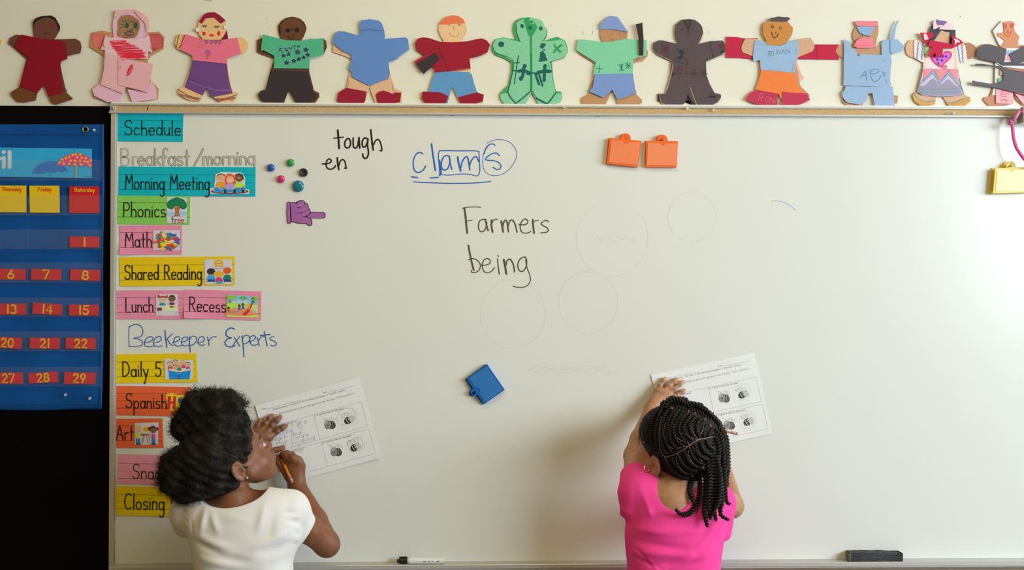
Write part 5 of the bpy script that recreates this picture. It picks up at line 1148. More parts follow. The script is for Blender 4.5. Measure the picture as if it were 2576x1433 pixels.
    for k in range(40):
        x = 500+(k*53 % 240); e(a, 'E', x, 1235+min(x-500, 60)*.7+(k*17 % 34), 3.5, 3, c(80, 140, 80) if k % 2 else c(190, 110, 60), n=6)
        x = 920+(k*53 % 250); e(a, 'E', x, 1285-(x-920)*.16+(k*17 % 34), 3.5, 3, c(80, 140, 80) if k % 2 else c(190, 110, 60), n=6)
doll('paper doll with a drawn crayon skirt, red bows and a big pink heart', 2368, [
 ('body', '385,600 400,540 440,500 495,492 600,510 700,520 680,400 690,350 730,285 860,250 900,265 1000,370 1008,470 1000,530 1180,530 1240,560 1267,600 1250,680 1210,725 1150,738 1040,790 1040,860 1075,1050 1115,1172 1190,1215 1192,1260 1130,1310 1080,1330 930,1325 850,1205 765,1200 755,1275 700,1312 560,1312 500,1270 470,1200 490,1152 540,1130 580,960 605,860 600,780 500,722 430,700 395,660', (226, 184, 148), 0),
 ('hand', '1128,535 1180,530 1240,560 1267,600 1250,680 1210,725 1155,738 1140,640', (184, 136, 98), 1),
 ('hair', '680,400 690,350 728,300 1006,372 1008,470 965,540 925,540 945,470 940,400 830,375 785,440 745,500 700,512', (84, 84, 94), 1),
 ('blouse', '497,492 560,505 640,520 700,522 900,542 1100,560 1128,560 1140,640 1155,740 1095,765 1040,790 1035,862 820,855 605,850 605,780 497,720 485,600', (250, 232, 230), 1),
 ('skirt', '604,850 820,855 1036,862 1045,920 1075,1050 1115,1170 1000,1195 850,1200 700,1195 600,1185 533,1148 560,1040 590,920', (226, 208, 224), 2),
 ('headband', '728,360 732,275 745,258 830,256 900,265 965,308 1003,372 870,368', (248, 222, 226), 3), ('bow', '765,235 800,250 840,258 908,268 885,290 860,315 830,305 790,310 775,280', (140, 108, 172), 4)], art12, 'E')
b12 = [o for o in bpy.data.objects if o.name.startswith('paper_doll') and 'crayon skirt' in o.get('label', '')][0]
for nm, q, c3, d in (('bow', '568,403 610,408 700,400 728,408 732,430 718,465 685,485 640,555 605,500', (206, 40, 72), .0125), ('bow', '970,428 1010,465 1060,490 1105,527 1020,575 950,607 965,520', (206, 40, 72), .0125),
                     ('bow_inset', '608,430 635,412 655,440 672,488 620,498', (245, 225, 230), .0137), ('bow_inset', '988,478 1030,490 1062,512 1055,535 1030,520 995,568 1000,520', (245, 225, 230), .0137),
                     ('bow_tie', '690,500 740,505 800,520 955,548 950,607 855,592 848,650 830,718 770,712 758,650 700,715 662,697 690,640 725,580 665,572', (206, 44, 78), .0150)):
    paper(nm, pts('E', q), d, alb(*c3, 2368), b12, .0008)
def art13(a, c):
    r = c(220, 90, 70)
    for x, y, w in ((1622, 325, 22), (1705, 320, 20)):
        for k_ in (1, .45): a.stroke([pt('E', x+w*k_*math.cos(t), y+w*1.4*k_*math.sin(t)) for t in [j*.8 for j in range(9)]], 1.8, r)
    L(a, 'E', '1658,368 1645,408 1668,408 1658,368', 1.6, r); L(a, 'E', '1612,380 1618,420 1650,450 1685,435 1698,385', 1.8, r)
    for q in ('1550,1120 1700,1135', '1560,1190 1600,1130 1660,1165', '1555,1205 1640,1195', '1590,1230 1660,1250', '1560,1260 1620,1230 1640,1280', '1600,1140 1590,1180 1690,1150', '1830,1180 1870,1200', '1770,1160 1850,1170 1860,1230'): L(a, 'E', q, 1.4, c(250, 110, 90))
doll('paper doll with a white hood and dark grey sleeves at the right edge', 2530, [
 ('body', '1700,560 1570,585 1420,545 1350,548 1290,600 1267,650 1285,720 1500,780 1500,980 1470,1090 1430,1200 1370,1205 1352,1240 1430,1328 1570,1330 1700,1290 1730,1150 1760,1240 1840,1310 1960,1330 1980,900 1980,560', (214, 152, 120), 0),
 ('hood', '1472,382 1525,320 1585,255 1680,250 1800,258 1830,310 1838,330 1836,440 1825,540 1790,570 1570,582 1540,540 1500,450', (244, 244, 240), 1),
 ('face', '1595,275 1640,265 1700,260 1750,295 1730,330 1745,390 1805,455 1785,510 1790,550 1755,590 1570,600 1580,565 1620,510 1560,460 1530,450 1530,410 1610,400', (226, 156, 118), 2),
 ('panel', '1510,610 1650,595 1858,597 1980,600 1980,900 1858,860 1600,830 1505,780', (242, 246, 242), 2), ('panel', '1500,780 1560,830 1600,900 1590,1010 1570,1180 1460,1180 1495,1030', (242, 244, 240), 1),
 ('blue_strip', '1640,628 1830,625 1760,660 1625,690', (168, 198, 224), 3), ('pink_strip', '1625,690 1695,705 1710,760 1615,735', (246, 178, 192), 3), ('green_patch', '1540,970 1605,965 1605,1010 1535,1020', (130, 200, 160), 3), ('tan_patch', '1560,850 1605,900 1600,935 1555,935', (205, 178, 138), 3),
 ('pink_leg', '1510,1098 1720,1150 1722,1290 1510,1285', (250, 190, 200), 2), ('pink_leg', '1735,1150 1860,1180 1960,1200 1960,1310 1840,1285', (250, 190, 200), 2),
 ('sleeve', '1267,650 1275,620 1300,590 1360,552 1420,548 1640,605 1622,700 1612,787 1500,770 1300,730 1270,690', (104, 100, 104), 4), ('sleeve', '1675,670 1760,625 1858,575 1980,560 1980,740 1858,770 1730,810 1700,740', (104, 100, 106), 4),
 ('robot_arm', '1252,790 1340,792 1500,815 1600,830 1680,860 1858,888 1980,900 1980,1210 1858,1180 1650,1125 1480,1085 1215,1050 1215,998 1290,1015 1430,1038 1530,1030 1600,1000 1605,900 1570,850 1490,828 1250,812', (110, 106, 112), 5),
 ('dark_strip', '1545,775 1720,770 1760,790 1858,785 1980,790 1980,815 1600,812', (100, 96, 100), 4)], art13, 'E')
doll('yellow hand of one more paper doll cut by the left photo edge', -30, [('hand', '-260,380 -120,360 -20,368 8,385 14,400 6,440 -20,470 -120,470 -260,520', (226, 178, 30), 0)], fr='A')

# ================================================================== worksheets
TLp, TRp, BRp = np.array((108., 393.)), np.array((1400., 35.)), np.array((1660., 1040.))
U_, V_ = TRp-TLp, BRp-TRp
Minv = np.linalg.inv(np.array([U_, V_]).T)
def worksheet(corners, label, filled, d, amp):
    tl, tr, br = [np.array(q) for q in corners]; bl = tl+(br-tr)
    base = P(bl[0], bl[1], d)
    def lift(u, v): return .0035*max(0, u-.75)*4*v**2 + .0012*max(0, .2-u)*4
    o = bentsheet('worksheet', [tuple(tl), tuple(tr), tuple(br), tuple(bl)], d, (.86, .88, .91) if filled else (.88, .90, .92), None, amp=amp, nx=20, ny=14, origin=base, lift=lift, m=SHEET)
    setp(o, label, 'worksheet', 'worksheets held against the whiteboard')
    # sampled front depth of the bent sheet
    nx, ny = 20, 14
    D = np.array([-v.co.y-o.location.y for v in o.data.vertices][:(nx+1)*(ny+1)]).reshape(ny+1, nx+1)
    def fn(x, y, dd):
        u, v = Minv @ (np.array((x, y))-TLp); p = tl+(tr-tl)*u+(br-tr)*v
        fu, fv = min(max(u, 0), .9999)*nx, min(max(v, 0), .9999)*ny; i, j = int(fu), int(fv); a_, b_ = fu-i, fv-j
        z = (D[j, i]*(1-a_)+D[j, i+1]*a_)*(1-b_)+(D[j+1, i]*(1-a_)+D[j+1, i+1]*a_)*b_
        return P(p[0], p[1], z+.00012+dd)
    a = Art(0, fn); a.seg = 45; k_ = (.07, .07, .07) if filled else (.17, .17, .18)
    g = (.16, .16, .16)
    T = lambda t, p0, p1, xh=13, w=2.1, c=k_, **kw: a.text(t, p0, p1, xh, w, c, asc=1.75, **kw)
    def S(q, w, c=k_, **kw): a.stroke([tuple(map(float, z.split(','))) for z in q.split()], w, c, **kw)
    T('Name', (182, 450), (245, 436)); S('255,435 675,325', 2.2); T('Date', (947, 247), (1002, 234)); S('1015,231 1342,145', 2.2)
    T('Shared Reading:', (328, 452), (512, 404)); T('The Case of the Vanishing Honeybees: A Scientific Mystery', (532, 396), (1232, 208), slant=.22)
    T('Directions: Use words and pictures to answer the question in the first box.', (210, 556), (1102, 316)); T('Circle a picture in', (1124, 308), (1338, 250))
    T('the second box.', (222, 592), (412, 541))
    def box(tlx, tly, w, h):
        u = U_/np.linalg.norm(U_); v = V_/np.linalg.norm(V_); p0 = np.array((tlx, tly)); q = [p0, p0+u*w, p0+u*w+v*h, p0+v*h, p0]
        for i in range(4): a.stroke([tuple(q[i]), tuple(q[i+1])], 2.0, g)
    uu = U_/np.linalg.norm(U_); dv = np.array((833., 508.)); wR = np.linalg.norm(np.array((1427, 347))-dv)
    for dx, dy in ((0, 0), (94, 338)):
        a.k = 10; a.step = .000006
        p = dv+np.array((dx, dy)); box(p[0], p[1], wR, 316); q = p-uu*600; box(q[0], q[1], 600, 316)
        T('What is happening to the bees?', (238+dx, 692+dy), (626+dx, 594+dy)); T('Is it good or bad for the bees?', (847+dx, 528+dy), (1216+dx, 436+dy))
        a.k = 4; a.step = .000018
        def E_(x, y, rx, ry, c, rot=0, n=20, **kw): a.ell(x+dx*.82, y+dy, rx, ry, c, rot, n, **kw)
        def Q(s, c): a.poly([(float(z.split(',')[0])+dx*.82, float(z.split(',')[1])+dy) for z in s.split()], c)
        def R(s, w, c=k_, **kw): a.stroke([(float(z.split(',')[0])+dx*.82, float(z.split(',')[1])+dy) for z in s.split()], w, c, **kw)
        bk = (.02, .02, .02) if filled else (.05, .05, .05); gr = (.30, .30, .31); wh = (.8, .8, .8)
        for x, y, r_ in ((1052, 560, 22), (1085, 570, 20)): E_(x, y, r_+1.6, r_*1.15+1.6, bk, 20); E_(x, y, r_, r_*1.15, wh, 20)
        E_(1060, 635, 47, 52, bk, 25); E_(1010, 630, 40, 56, bk); E_(1012, 630, 37, 52, gr)
        for x in (1052, 1072, 1092): R(f'{x-6},592 {x-2},635 {x-16},678', 6.5, gr if x != 1072 else (.45, .45, .45))
        E_(998, 608, 28, 32, gr); E_(988, 602, 13, 16, bk); E_(988, 602, 11, 14, wh); E_(1006, 598, 11, 14, bk); E_(1006, 598, 9, 12, wh); E_(988, 605, 4, 5, bk); E_(1005, 602, 4, 5, bk)
        Q('998,630 1012,634 1026,626 1020,642 1008,644', bk); R('990,570 970,552 955,548', 1.8); R('998,572 985,560 972,556', 1.6); E_(955, 549, 4, 4, bk, n=8)
        # gloomy bee
        E_(1205, 520, 26.6, 21.6, k_, 20); E_(1205, 520, 25, 20, wh, 20); E_(1240, 500, 24.6, 26.6, k_, -20); E_(1240, 500, 23, 25, wh, -20)
        E_(1264, 578, 50, 44, bk, 38, 24); R('1236,560 1248,585 1272,612', 8, wh, n=4); R('1258,545 1274,570 1300,596', 8, wh, n=4)
        E_(1312, 562, 33, 38, bk, -10); E_(1312, 562, 31, 36, (.66, .66, .66), -10); E_(1282, 538, 15, 16, bk); E_(1282, 538, 13, 14, wh); E_(1308, 524, 14, 15, bk); E_(1308, 524, 12, 13, wh); E_(1283, 538, 4, 4, bk); E_(1309, 525, 4, 4, bk)
        R('1300,588 1303,572 1316,565 1331,574', 2.6); R('1285,500 1290,482 1302,480 1306,490', 1.6); R('1258,505 1262,492 1272,498 1264,512', 1.6)
    a.step = .000006; a.k = 90
    pc = (.20, .20, .21) if filled else (.48, .48, .50)
    S('1125,560 1140,500 1180,450 1240,425 1310,430 1355,460 1368,500 1345,550 1290,600 1220,632 1160,625 1130,590 1125,560' if filled else '1140,560 1160,500 1220,450 1290,440 1350,470 1368,520 1340,590 1280,640 1210,655 1160,630 1140,560', 2.2 if filled else 1.5, pc, n=5)
    S('1255,850 1262,900 1285,945 1330,965 1400,960 1440,920 1450,860 1430,810 1380,790 1300,820 1255,850' if filled else '1240,880 1270,810 1330,780 1400,790 1445,840 1450,900 1420,960 1350,1000 1290,990 1250,940 1240,880', 2.2 if filled else 1.5, pc, n=5)
    if filled:
        S('1185,560 1190,640 1215,685 1320,625 1392,595 1330,480 1320,420', 2, (.38, .38, .38)); S('1258,855 1256,830 1280,822 1310,828', 2, pc); S('1315,800 1375,788 1385,830', 2, (.38, .38, .38))
        pn = (.24, .24, .24)
        for w_, p0, p1, xh in (('is', (535, 660), (585, 640), 34), ('are', (625, 640), (755, 605), 32), ('the bees', (350, 720), (500, 680), 24), ('f', (452, 750), (470, 745), 30), ('ing', (492, 740), (580, 715), 30), ('TO', (635, 695), (705, 675), 22), ('fa', (358, 840), (435, 820), 30),
                               ('h', (472, 808), (510, 798), 24), ('and', (555, 780), (680, 748), 30), ('thar', (372, 888), (520, 850), 26), ("wing's", (560, 830), (772, 770), 28), ('the', (430, 912), (500, 895), 22), ('tiyend', (560, 895), (850, 815), 34), ('are', (645, 980), (705, 965), 15), ('bees', (540, 1015), (595, 1002), 16)):
            a.text(w_, p0, p1, xh, 2.6 if xh > 20 else 1.6, pn, wob=.12, slant=.1)
    a.build('printed_page', o, PRINT)
    if filled:
        # torn second sheet line at lower left
        pass
    return o
worksheet(((642, 1019.5), (903, 947), (956, 1150.5)), 'white bee worksheet with pencil answers held by the girl in white', True, .0140, .0012)
worksheet(((1638, 942.6), (1898.5, 886), (1943, 1089.6)), 'white bee worksheet with the answer boxes still blank, held by the girl in pink', False, .0140, .0009)
# ================================================================== bodies from distance fields
A3 = lambda *q: np.array(q, dtype=float)
class Vox:
    def __init__(s, lo, hi, h):
        s.lo = np.array(lo, float); s.h = h
        s.n = np.ceil((np.array(hi)-s.lo)/h).astype(int)+1
        s.ax = [s.lo[i]+h*np.arange(s.n[i]) for i in range(3)]
        s.F = np.full(tuple(s.n), .05, dtype=np.float32)
    def reg(s, lo, hi):
        a = np.clip(np.floor((np.array(lo)-s.lo)/s.h).astype(int), 0, s.n); b = np.clip(np.ceil((np.array(hi)-s.lo)/s.h).astype(int)+1, 0, s.n)
        sl = tuple(slice(a[i], b[i]) for i in range(3))
        X = s.ax[0][sl[0]][:, None, None]; Y = s.ax[1][sl[1]][None, :, None]; Z = s.ax[2][sl[2]][None, None, :]
        return sl, X, Y, Z
    def op(s, fn, lo, hi, k, mode):
        m = k+.022; sl, X, Y, Z = s.reg(np.array(lo)-m, np.array(hi)+m)
        a = s.F[sl]
        if a.size == 0: return
        d = fn(X, Y, Z)
        d = np.broadcast_to(d, a.shape)
        if mode == 'cut': d = -d; sg = -1.0
        elif mode == 'and': sg = -1.0
        else: sg = 1.0
        if sg > 0:
            if k > 0:
                h = np.clip(.5+.5*(a-d)/k, 0, 1); r = a*(1-h)+d*h-k*h*(1-h)
            else: r = np.minimum(a, d)
        else:
            if k > 0:
                h = np.clip(.5-.5*(a-d)/k, 0, 1); r = a*(1-h)+d*h+k*h*(1-h)
            else: r = np.maximum(a, d)
        s.F[sl] = r
    def ell(s, c, R, axes=None, k=.01, mode='add'):
        c = np.array(c, float); R = np.array(R if hasattr(R, '__len__') else (R, R, R), float); m = R.max()
        ax = np.eye(3) if axes is None else np.array(axes)
        ext = np.sqrt(((ax*R[:, None])**2).sum(0))
        def fn(X, Y, Z):
            dx, dy, dz = X-c[0], Y-c[1], Z-c[2]
            u = [(dx*a[0]+dy*a[1]+dz*a[2]) for a in ax]
            k0 = np.sqrt(sum((u[i]/R[i])**2 for i in range(3))); k1 = np.sqrt(sum((u[i]/R[i]**2)**2 for i in range(3)))
            return k0*(k0-1)/np.maximum(k1, 1e-6)
        s.op(fn, c-ext, c+ext, k, mode)
    def cap(s, a, b, ra, rb=None, k=.008, mode='add', flat=None):
        a = np.array(a, float); b = np.array(b, float); rb = ra if rb is None else rb
        ab = b-a; L2 = max(ab.dot(ab), 1e-9); m = max(ra, rb)
        def fn(X, Y, Z):
            dx, dy, dz = X-a[0], Y-a[1], Z-a[2]
            t = np.clip((dx*ab[0]+dy*ab[1]+dz*ab[2])/L2, 0, 1)
            qx, qy, qz = dx-ab[0]*t, dy-ab[1]*t, dz-ab[2]*t
            r = ra+(rb-ra)*t
            if flat is not None:   # (direction, factor): squeeze along a direction
                f = flat[0]; dd = qx*f[0]+qy*f[1]+qz*f[2]; e_ = dd*(flat[1]-1)
                qx, qy, qz = qx+f[0]*e_, qy+f[1]*e_, qz+f[2]*e_
            return np.sqrt(qx*qx+qy*qy+qz*qz)-r
        s.op(fn, np.minimum(a, b)-m, np.maximum(a, b)+m, k, mode)
    def chain(s, P_, R_, k=.008, **kw):
        for i in range(len(P_)-1): s.cap(P_[i], P_[i+1], R_[i], R_[i+1], k, **kw)
    def plane(s, p, n, lo, hi, k=.004):
        """keep the side where (x-p).n < 0"""
        p = np.array(p, float); n = np.array(n, float); n = n/np.linalg.norm(n)
        s.op(lambda X, Y, Z: (X-p[0])*n[0]+(Y-p[1])*n[1]+(Z-p[2])*n[2], lo, hi, k, 'and')
    def bump(s, a, b, w, dep, ysq=.35):
        """soft fold (dep > 0 raises the cloth) along a segment, fading at its ends"""
        a = np.array(a, float); b = np.array(b, float); ab = b-a; L2 = ab.dot(ab); m = A3(w*2.6, w*2.6/ysq, w*2.6)
        sl, X, Y, Z = s.reg(np.minimum(a, b)-m, np.maximum(a, b)+m)
        dx, dy, dz = X-a[0], Y-a[1], Z-a[2]; t = np.clip((dx*ab[0]+dy*ab[1]+dz*ab[2])/L2, 0, 1)
        r2 = (dx-ab[0]*t)**2+(ysq*(dy-ab[1]*t))**2+(dz-ab[2]*t)**2
        s.F[sl] = s.F[sl]-(dep*np.exp(-r2/(w*w))*np.sin(np.pi*(.12+.76*t))).astype(np.float32)
    def noise(s, fn, lo, hi):
        sl, X, Y, Z = s.reg(lo, hi); s.F[sl] = s.F[sl]+fn(X, Y, Z).astype(np.float32)
    def surface(s):
        """surface nets"""
        F = s.F; n = F.shape; ins = F < 0
        cells = np.zeros((n[0]-1, n[1]-1, n[2]-1), dtype=np.uint8)
        for i in (0, 1):
            for j in (0, 1):
                for k in (0, 1): cells += ins[i:n[0]-1+i, j:n[1]-1+j, k:n[2]-1+k]
        I = np.argwhere((cells > 0) & (cells < 8)); m = len(I)
        idx = np.full(cells.shape, -1, dtype=np.int64); idx[tuple(I.T)] = np.arange(m)
        acc = np.zeros((m, 3)); cnt = np.zeros(m)
        C = [(i, j, k) for i in (0, 1) for j in (0, 1) for k in (0, 1)]
        for a in C:
            for ax in range(3):
                if a[ax]: continue
                b = list(a); b[ax] = 1
                fa = F[I[:, 0]+a[0], I[:, 1]+a[1], I[:, 2]+a[2]]; fb = F[I[:, 0]+b[0], I[:, 1]+b[1], I[:, 2]+b[2]]
                cr = (fa < 0) != (fb < 0); t = np.where(cr, fa/np.where(cr, fa-fb, 1), 0)
                p = np.tile(np.array(a, float), (m, 1)); p[:, ax] += t
                acc += p*cr[:, None]; cnt += cr
        V = s.lo+(I+acc/np.maximum(cnt, 1)[:, None])*s.h
        Q = []
        for ax in range(3):
            u, v = (ax+1) % 3, (ax+2) % 3
            sl0 = [slice(None)]*3; sl1 = [slice(None)]*3; sl0[ax] = slice(0, -1); sl1[ax] = slice(1, None)
            A_ = ins[tuple(sl0)]; B_ = ins[tuple(sl1)]
            E = np.argwhere(A_ != B_)
            ok = (E[:, u] > 0) & (E[:, v] > 0) & (E[:, u] < n[u]-1) & (E[:, v] < n[v]-1); E = E[ok]
            du = np.zeros(3, int); du[u] = 1; dv = np.zeros(3, int); dv[v] = 1
            q = np.stack([idx[tuple((E-du-dv).T)], idx[tuple((E-dv).T)], idx[tuple(E.T)], idx[tuple((E-du).T)]], 1)
            fl = ~A_[tuple(E.T)]
            q[fl] = q[fl][:, ::-1]; Q.append(q)
        return V, np.concatenate(Q)
def smoothv(V, Q, it=1, lam=.5):
    E = np.concatenate([Q[:, [0, 1]], Q[:, [1, 2]], Q[:, [2, 3]], Q[:, [3, 0]]]); n = len(V)
    deg = np.bincount(E.ravel(), minlength=n).astype(float)
    for _ in range(it):
        A_ = np.zeros_like(V)
        for c in range(3):
            A_[:, c] = np.bincount(E[:, 0], V[E[:, 1], c], n)+np.bincount(E[:, 1], V[E[:, 0], c], n)
        V = V+lam*(A_/np.maximum(deg, 1)[:, None]-V)
    return V
def fieldmesh(name, vx, m, parent, colfn=None, it=1, label=None, fix=None):
    V, Q = vx.surface(); V = smoothv(V, Q, it)
    if fix: V = fix(V)
    off = np.array(parent.get('_o', tuple(parent.location)))
    me = bpy.data.meshes.new(name); me.vertices.add(len(V)); me.vertices.foreach_set('co', (V-off).astype(np.float32).ravel())
    me.loops.add(len(Q)*4); me.loops.foreach_set('vertex_index', Q.astype(np.int32).ravel())
    me.polygons.add(len(Q)); me.polygons.foreach_set('loop_start', np.arange(0, len(Q)*4, 4, dtype=np.int32))
    me.polygons.foreach_set('loop_total', np.full(len(Q), 4, dtype=np.int32))
    me.polygons.foreach_set('use_smooth', np.ones(len(Q), dtype=bool))
    me.update(calc_edges=True); me.validate()
    if colfn is not None:
        ca = me.color_attributes.new('Col', 'FLOAT_COLOR', 'POINT'); c = np.ones((len(V), 4), np.float32); c[:, :3] = colfn(V); ca.data.foreach_set('color', c.ravel())
    me.materials.append(m); o = bpy.data.objects.new(name, me); COL.objects.link(o); o.parent = parent; o['_o'] = tuple(off)
    if label: o['label'] = label
    return o, V, Q

SKIN = attrmat('skin', rough=.48, noise=.10, nscale=90, spec=.45, sss=.12, bump=.15, bscale=420, bdist=.0008)
HAIR = mat('black_hair', (.009, .0065, .006), rough=.55, noise=.5, nscale=300, bump=.6, bscale=700, spec=.35)
HAIRS = mat('black_hair_strands', (.010, .0068, .0062), rough=.52, noise=.3, nscale=100, spec=.35)
EYEW = attrmat('eye', rough=.1, noise=0, spec=.6)

class Frame:
    """a head's own axes: f forward, l towards its left, u up"""
    def __init__(s, o, f, u, sc=1.0):
        s.o = np.array(o, float); f = np.array(f, float); f /= np.linalg.norm(f); u = np.array(u, float); u = u-f*u.dot(f); u /= np.linalg.norm(u)
        s.f, s.u, s.l = f, u, np.cross(u, f); s.sc = sc; s.ax = [s.f, s.l, s.u]
    def __call__(s, f, l, u): return s.o+(s.f*f+s.l*l+s.u*u)*s.sc
    def loc(s, V): d = (V-s.o)/s.sc; return d@s.f, d@s.l, d@s.u
def head_field(v, H, ears=(1, -1), eyes=(1, -1)):
    sc = H.sc; e_ = .84; E = lambda c, R, k=.012, mode='add', ax=None: v.ell(H(*c), [r*sc for r in (R if hasattr(R, '__len__') else (R,)*3)], ax or H.ax, k, mode)
    C = lambda a, b, ra, rb, k=.01, mode='add': v.cap(H(*a), H(*b), ra*sc, rb*sc, k, mode)
    E((-.012, 0, .012), (.088, .072, .080)); E((.035, 0, .012), (.050, .062, .056), .02)
    E((.040, 0, -.050), (.044, .054, .052), .02)
    for sd in (1, -1):
        E((.050, sd*.032, -.050), .030, .02); C((.012, sd*.050, -.050), (.058, sd*.018, -.088), .017, .014, .02)
        E((.078, sd*.025, -.002), (.012, .02, .007), .012)
    E((.066, 0, -.094), (.020, .022, .015), .014); E((.068, 0, -.066), (.026, .031, .024), .014)
    for sd in (1, -1): E((.094, sd*.030, -.018), (.014, .018, .012), .012, 'cut')
    C((.082, 0, -.006), (.096, 0, -.036), .0065, .0095, .010); E((.098, 0, -.039), (.0105, .011, .009), .006)
    for sd in (1, -1): E((.090, sd*.0115, -.042), (.0085, .0068, .0065), .004)
    for sd in (1, -1): E((.0925, sd*.006, -.0485), (.004, .003, .002), .002, 'cut')
    for sd in (1, -1):
        E((.0755, sd*.0305, -.0175), (.0142, .0150, .0142), .004)
        E((.0875, sd*.0345, -.0182), (.0125, .0145, .0054), .002, 'cut')
    E((.0915, 0, -.0610), (.0105, .021, .0052), .004); E((.0895, 0, -.0715), (.0105, .019, .0062), .004)
    E((.102, 0, -.0662), (.010, .019, .0013), .002, 'cut')
    for sd in ears:
        c0 = (-.014, sd*.0715, -.024)
        rng = []
        for k in range(13):
            t = math.radians(-60+k*27); rng.append((c0[0]-.0155*math.cos(t)*1.0, sd*(.0755+.0055*(1-math.cos(t))*.0+.004), c0[2]+.0265*math.sin(t)))
        # helix ring opening forward, tilted out at the rear
        rng = []
        for k in range(11):
            t = math.radians(20+k*27); x = .0145*math.cos(t); z = .0228*math.sin(t)
            rng.append(H(c0[0]+x, sd*(.0765-.16*x), c0[2]+z))
        E((c0[0]-.001, sd*.0735, c0[2]), (.0145, .0052, .022), .005)
        for k in range(len(rng)-1): v.cap(rng[k], rng[k+1], .0036*sc, .0036*sc, .003)
        v.cap(H(c0[0]-.008, sd*.0785, c0[2]+.012), H(c0[0]-.004, sd*.0785, c0[2]-.014), .003*sc, .003*sc, .004)
        E((c0[0]+.003, sd*.081, c0[2]-.002), (.0070, .0075, .0095), .0025, 'cut')
        E((c0[0]+.004, sd*.0760, c0[2]-.021), (.0068, .0045, .007), .004); E((c0[0]+.0125, sd*.0745, c0[2]-.005), (.004, .004, .006), .004)
def eyes(parent, H, sides=(1, -1), brow=(), BV=None):
    for sd in sides:
        c = H(.0745, sd*.0305, -.0178); mb = MB(); n = 16; V = []; cols = []
        g = np.array(H.f)
        for i in range(n+1):
            for j in range(n):
                a = math.pi*i/n; b = 2*math.pi*j/n
                d = H.f*math.cos(a)+(H.l*math.cos(b)+H.u*math.sin(b))*math.sin(a)
                V.append(tuple(c+d*.0134*H.sc)); an = math.degrees(a)
                cols.append((.005, .004, .004) if an < 14 else (.05, .022, .010) if an < 30 else (.50, .49, .48))
        f = [(i*n+j, i*n+(j+1) % n, (i+1)*n+(j+1) % n, (i+1)*n+j) for i in range(n) for j in range(n)]
        mesh('eye', V, f, EYEW, parent, None, cols, True)
        # lashes and brow
        b_ = MB()
        for k in range(11):
            t = (k-5)/5; p0 = H(.0870-.006*t*t, sd*(.0305+.0125*t), -.0135-.002*t*t); b_.tube([p0, p0+(H.f*.004+H.u*.0022+H.l*sd*t*.002)], [.00035, .00015], 4)
        b_.build('eyelashes', HAIRS, parent)
        if sd not in brow: continue
        v2 = [H(.0890-.006*(t+.3)**2, sd*(.031+.019*t), .0005+.003*(1-t*t)) for t in np.linspace(-1, 1, 9)]
        if BV is not None:
            f, l, u = H.loc(BV); w2 = []
            for p in v2:
                pf, pl, pu = H.loc(np.array([p])); m_ = (np.hypot(l-pl[0], u-pu[0]) < .003) & (f > .03)
                w2.append(H(f[m_].max()+.0002, pl[0], pu[0]) if m_.any() else p)
            v2 = w2
        b_ = MB(); b_.tube(v2, [.0004, .0007, .0008, .0008, .0008, .0007, .0006, .0005, .0003], 6); b_.build('eyebrow', HAIRS, parent)
def hand(v, wrist, palm, fingers, thumb, rf=.0068, palmr=.014, flatdir=(0, 1, 0)):
    """palm: list of knuckle points; fingers: joint lists starting at the knuckle; wrist point"""
    fd = np.array(flatdir, float)
    for kq in palm: v.cap(wrist, kq, palmr, palmr*.66, .012, flat=(fd, 1.25))
    for i in range(len(palm)-1): v.cap(palm[i], palm[i+1], palmr*.62, palmr*.62, .008)
    for F_ in fingers:
        n = len(F_); R_ = [rf*1.05]+[rf*(1.0-.045*i) for i in range(1, n)]
        v.chain(F_, R_, .0022)
        for q in F_[1:-1]: v.ell(q, rf*1.08, None, .003)
    v.chain(thumb, [rf*1.5]+[rf*(1.15-.06*i) for i in range(1, len(thumb))], .004)
def skincol(base, H, lips=(.30, .10, .085), tips=(), pale=None, dark=()):
    base = np.array(base)
    def fn(V):
        c = np.tile(base, (len(V), 1))
        f, l, u = H.loc(V)
        d = np.sqrt(((f-.094)/.016)**2+(l/.021)**2+((u+.0665)/.0115)**2); w = np.clip(1.5-d*1.2, 0, 1)[:, None]
        c = c*(1-w*.8)+np.array(lips)*w*.8
        for (t, dn) in tips:
            dd = V-t; a = dd@dn; r = np.linalg.norm(dd-np.outer(a, dn), axis=1)
            w = ((np.linalg.norm(dd, axis=1) < .0058)).astype(float)[:, None]; c = c*(1-w*.35)+np.minimum(1, base*1.9+.05)*w*.35
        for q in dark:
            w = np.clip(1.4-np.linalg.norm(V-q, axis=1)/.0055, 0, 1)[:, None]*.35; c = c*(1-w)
        return c
    return fn
def aim(px, py, d): return PA(px, py, d)

def unit(v): v = np.array(v, float); return v/np.linalg.norm(v)
def torso_pts(pxc, pys, ds, rs): return [PA(pxc[i], pys[i], ds[i]) for i in range(len(pys))]

